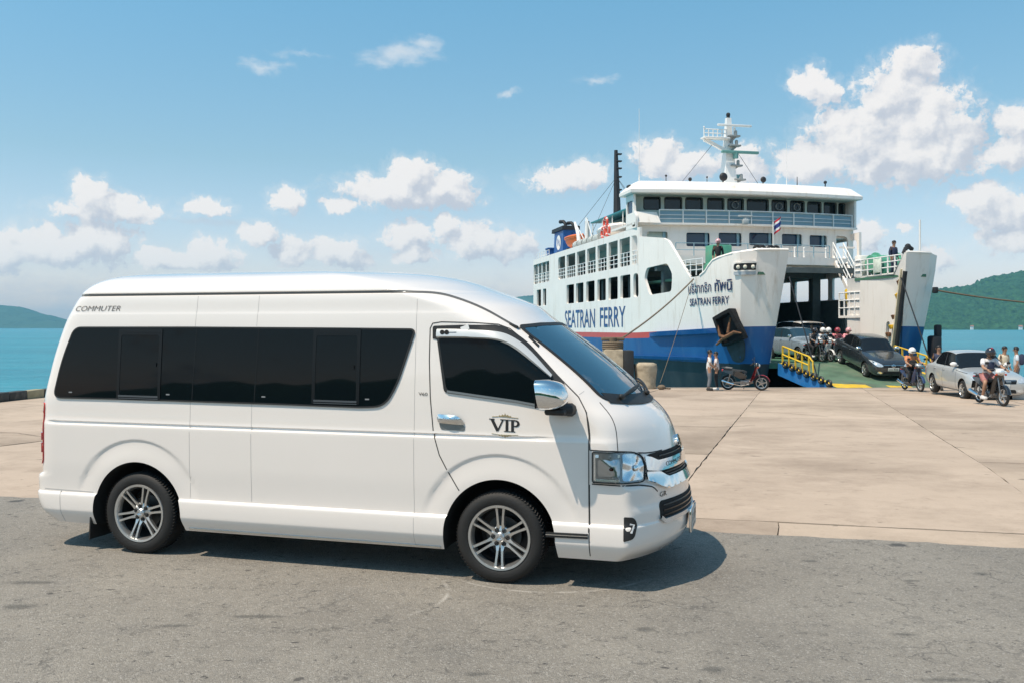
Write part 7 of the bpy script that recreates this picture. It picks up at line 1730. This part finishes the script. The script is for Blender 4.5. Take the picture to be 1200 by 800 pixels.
W_ORNG = cloth('orange_print_shirt', (.60, .20, .07), (.62, .50, .40), 22); W_CREAM = cloth('cream_shirt', (.62, .54, .40)); W_PALE = cloth('pale_blue_shirt', (.55, .62, .68)); W_PRINT = cloth('white_shirt_dark_print', (.70, .68, .68), (.05, .05, .09), 6)
W_SHORT = cloth('dusty_red_shorts', (.38, .16, .15)); W_WP = cloth('white_red_top', (.70, .66, .64), (.5, .05, .08), 7); W_VEST = cloth('orange_work_vest', (.70, .24, .05), (.72, .66, .2), 10); W_BW = cloth('black_white_top', (.03, .03, .035), (.7, .7, .7), 8)
S_WHITE = mat('white_shoe', (.72, .70, .68), .6, var=.05); S_DARK = mat('dark_shoe', (.03, .028, .026), .6, var=.1)
H_WHITE = mat('white_helmet', (.76, .75, .73), .25, coat=.8, var=.02); H_DARK = mat('dark_helmet', (.02, .016, .02), .2, coat=1, var=0); H_PINK = mat('pink_helmet', (.66, .36, .38), .3, coat=.8, var=.05); H_RED = mat('red_helmet', (.30, .03, .05), .3, coat=.8, var=.05)
gp = ground_pt; TILT = math.atan(.5/24)
# black scooter at the right front
rz = math.atan2(-1.0, .02); x, y = 13.40, 25.3
motorbike(gp(x, y), rz, 'black and white scooter ridden across the quay in front of the silver sedan', P_BLK, P_WHT)
def dark_bib(root, q):
    m = MB(); m.rbox(q['ch']+q['f']*.125-Vector((0, 0, .03)), (.05, .20, .26), .02); m.build('shirt_print', W_NAVY, root)
    m = MB(); m.rbox(q['hd']+q['f']*.118-q['up']*.045, (.04, .12, .09), .03); m.build('face_mask', W_BLACK, root)
    m = MB(); m.ball(q['hd']+q['up']*.16+q['f']*.03, (.05, .035, .03), 8); m.build('helmet_stripe', P_RED, root)
person(gp(x, y), rz, 'rider in dark helmet, white printed shirt and short trousers on the black scooter', RIDE, W_PRINT, W_SHORT, S_WHITE, helmet=H_DARK, short=True, extra=dark_bib, over=dict(an_r=(.0, -.24, .24), kn_r=(.14, -.24, .62)))
# orange shirt on a motorbike leaving the ramp
rz = math.atan2(-1.0, .03); x, y = 14.70, 33.2
motorbike(gp(x, y), rz, 'blue and black motorbike leaving the foot of the ferry ramp', P_BLU, P_SLV, basket=True)
def bag(root, q): m = MB(); m.rbox(q['ch']+q['f']*.17-Vector((0, 0, .08)), (.12, .28, .26), .05); m.build('chest_bag', W_BLACK, root)
person(gp(x, y), rz, 'rider in white helmet and orange patterned shirt at the foot of the ramp', RIDE, W_ORNG, W_BLACK, S_DARK, helmet=H_WHITE, extra=bag, sleeve=.6)
# red parked bike and the two people beside it
x, y = 8.68, 33.75; rz = math.atan2(-.42, 1.12)
motorbike(gp(x, y), rz, 'red and black motorbike parked side-on in front of the blue hull', P_RED, P_BLK, lean=.06, panel=P_BLK)
person(gp(7.30, 33.5), -.15, 'person in white shirt and grey jeans standing left of the red motorbike', STAND, W_SHIRT, W_JEAN, S_DARK, s=.90, over=dict(el_r=(.03, -.24, 1.08), wr_r=(.17, -.16, .98), el_l=(.05, .22, 1.08), wr_l=(.22, .14, 1.0)))
person(gp(7.68, 33.95), 2.9, 'person in white and red top facing the one in grey jeans', STAND, W_WP, W_BLACK, S_WHITE, s=.86, over=dict(el_l=(.05, .22, 1.08), wr_l=(.22, .14, .96)))
# people beyond the silver car
person(gp(15.85, 33.6), -1.9, 'person with black hair hidden behind the roof of the silver sedan', STAND, W_NAVY, W_JEAN, S_DARK)
person(gp(17.95, 33.0), -1.3, 'person in cream shirt with black hair standing behind the bonnet of the silver sedan', STAND, W_CREAM, W_JEAN, S_DARK, s=.98)
def pack(root, q): m = MB(); m.rbox(q['ch']-q['f']*.17-Vector((0, 0, .05)), (.16, .28, .42), .06); m.build('backpack', W_NAVY, root)
person(gp(18.42, 33.0), 2.6, 'person in pale blue shirt with navy backpack beyond the front of the silver sedan', STAND, W_PALE, W_JEAN, S_DARK, s=.97, extra=pack)
# bikes and riders on the ferry deck
def deck(x, y): p = ship_world(x, y, .285); return p
fw = SHIP_ROT+PI
for (x, y, pt, sc, lab, sh, hl, lb2) in (
    (2.9, .05, P_BLK, P_BLK, 'black motorbike waiting on the deck beside the blue car', W_BW, H_DARK, 'rider in dark helmet and black and white top next to the blue car'),
    (2.85, -.36, P_WHT, P_BLK, 'white fronted motorbike in the middle of the waiting bikes', W_SHIRT, H_WHITE, 'rider in white helmet and white shirt between the dark riders'),
    (3.1, -.80, P_BLK, P_WHT, 'black and white motorbike just behind the grey sedan', W_BLACK, H_WHITE, 'rider in white helmet and black clothes just behind the grey sedan')):
    q = deck(x, y); motorbike(q, fw+.05, lab, pt, sc, group='motorbikes waiting on the ferry deck')
    person(q, fw+.05, lb2, RIDE, sh, W_BLACK, S_WHITE, helmet=hl, group='riders waiting on the ferry deck', sleeve=.9)
for (x, y, sh, hl, lab, lb2) in ((4.2, -1.95, W_PINK, H_RED, 'dark motorbike under the rider in salmon shirt and red helmet', 'rider in salmon shirt and dark red helmet behind the grey sedan'), (4.0, -2.42, cloth('rose_shirt', (.66, .28, .32)), H_PINK, 'dark motorbike under the rider in rose shirt and pink helmet', 'rider in rose shirt and pink helmet nearest the white inner wall')):
    q = deck(x, y); motorbike(q, fw-.05, lab, P_BLK, P_RED, group='motorbikes waiting on the ferry deck'); person(q, fw-.05, lb2, RIDE, sh, W_NAVY, S_DARK, helmet=hl, group='riders waiting on the ferry deck', sleeve=.9)
person(deck(5.2, -3.6), fw+.4, 'deck hand in orange work vest standing below the side platform', STAND, W_VEST, W_NAVY, S_DARK, helmet=H_WHITE, sleeve=.9)
p = ship_world(3.3, 4.75, 4.28); person(p, fw-.3, 'crew member in pink helmet and black clothes by the green locker on the bow', STAND, W_BLACK, W_BLACK, S_DARK, helmet=H_PINK, sleeve=.9)
p = ship_world(2.1, -3.55, 4.28); person(p, fw+.2, 'crew member in dark clothes behind the white rail beside the green winch', STAND, W_NAVY, W_NAVY, S_DARK, sleeve=.9)
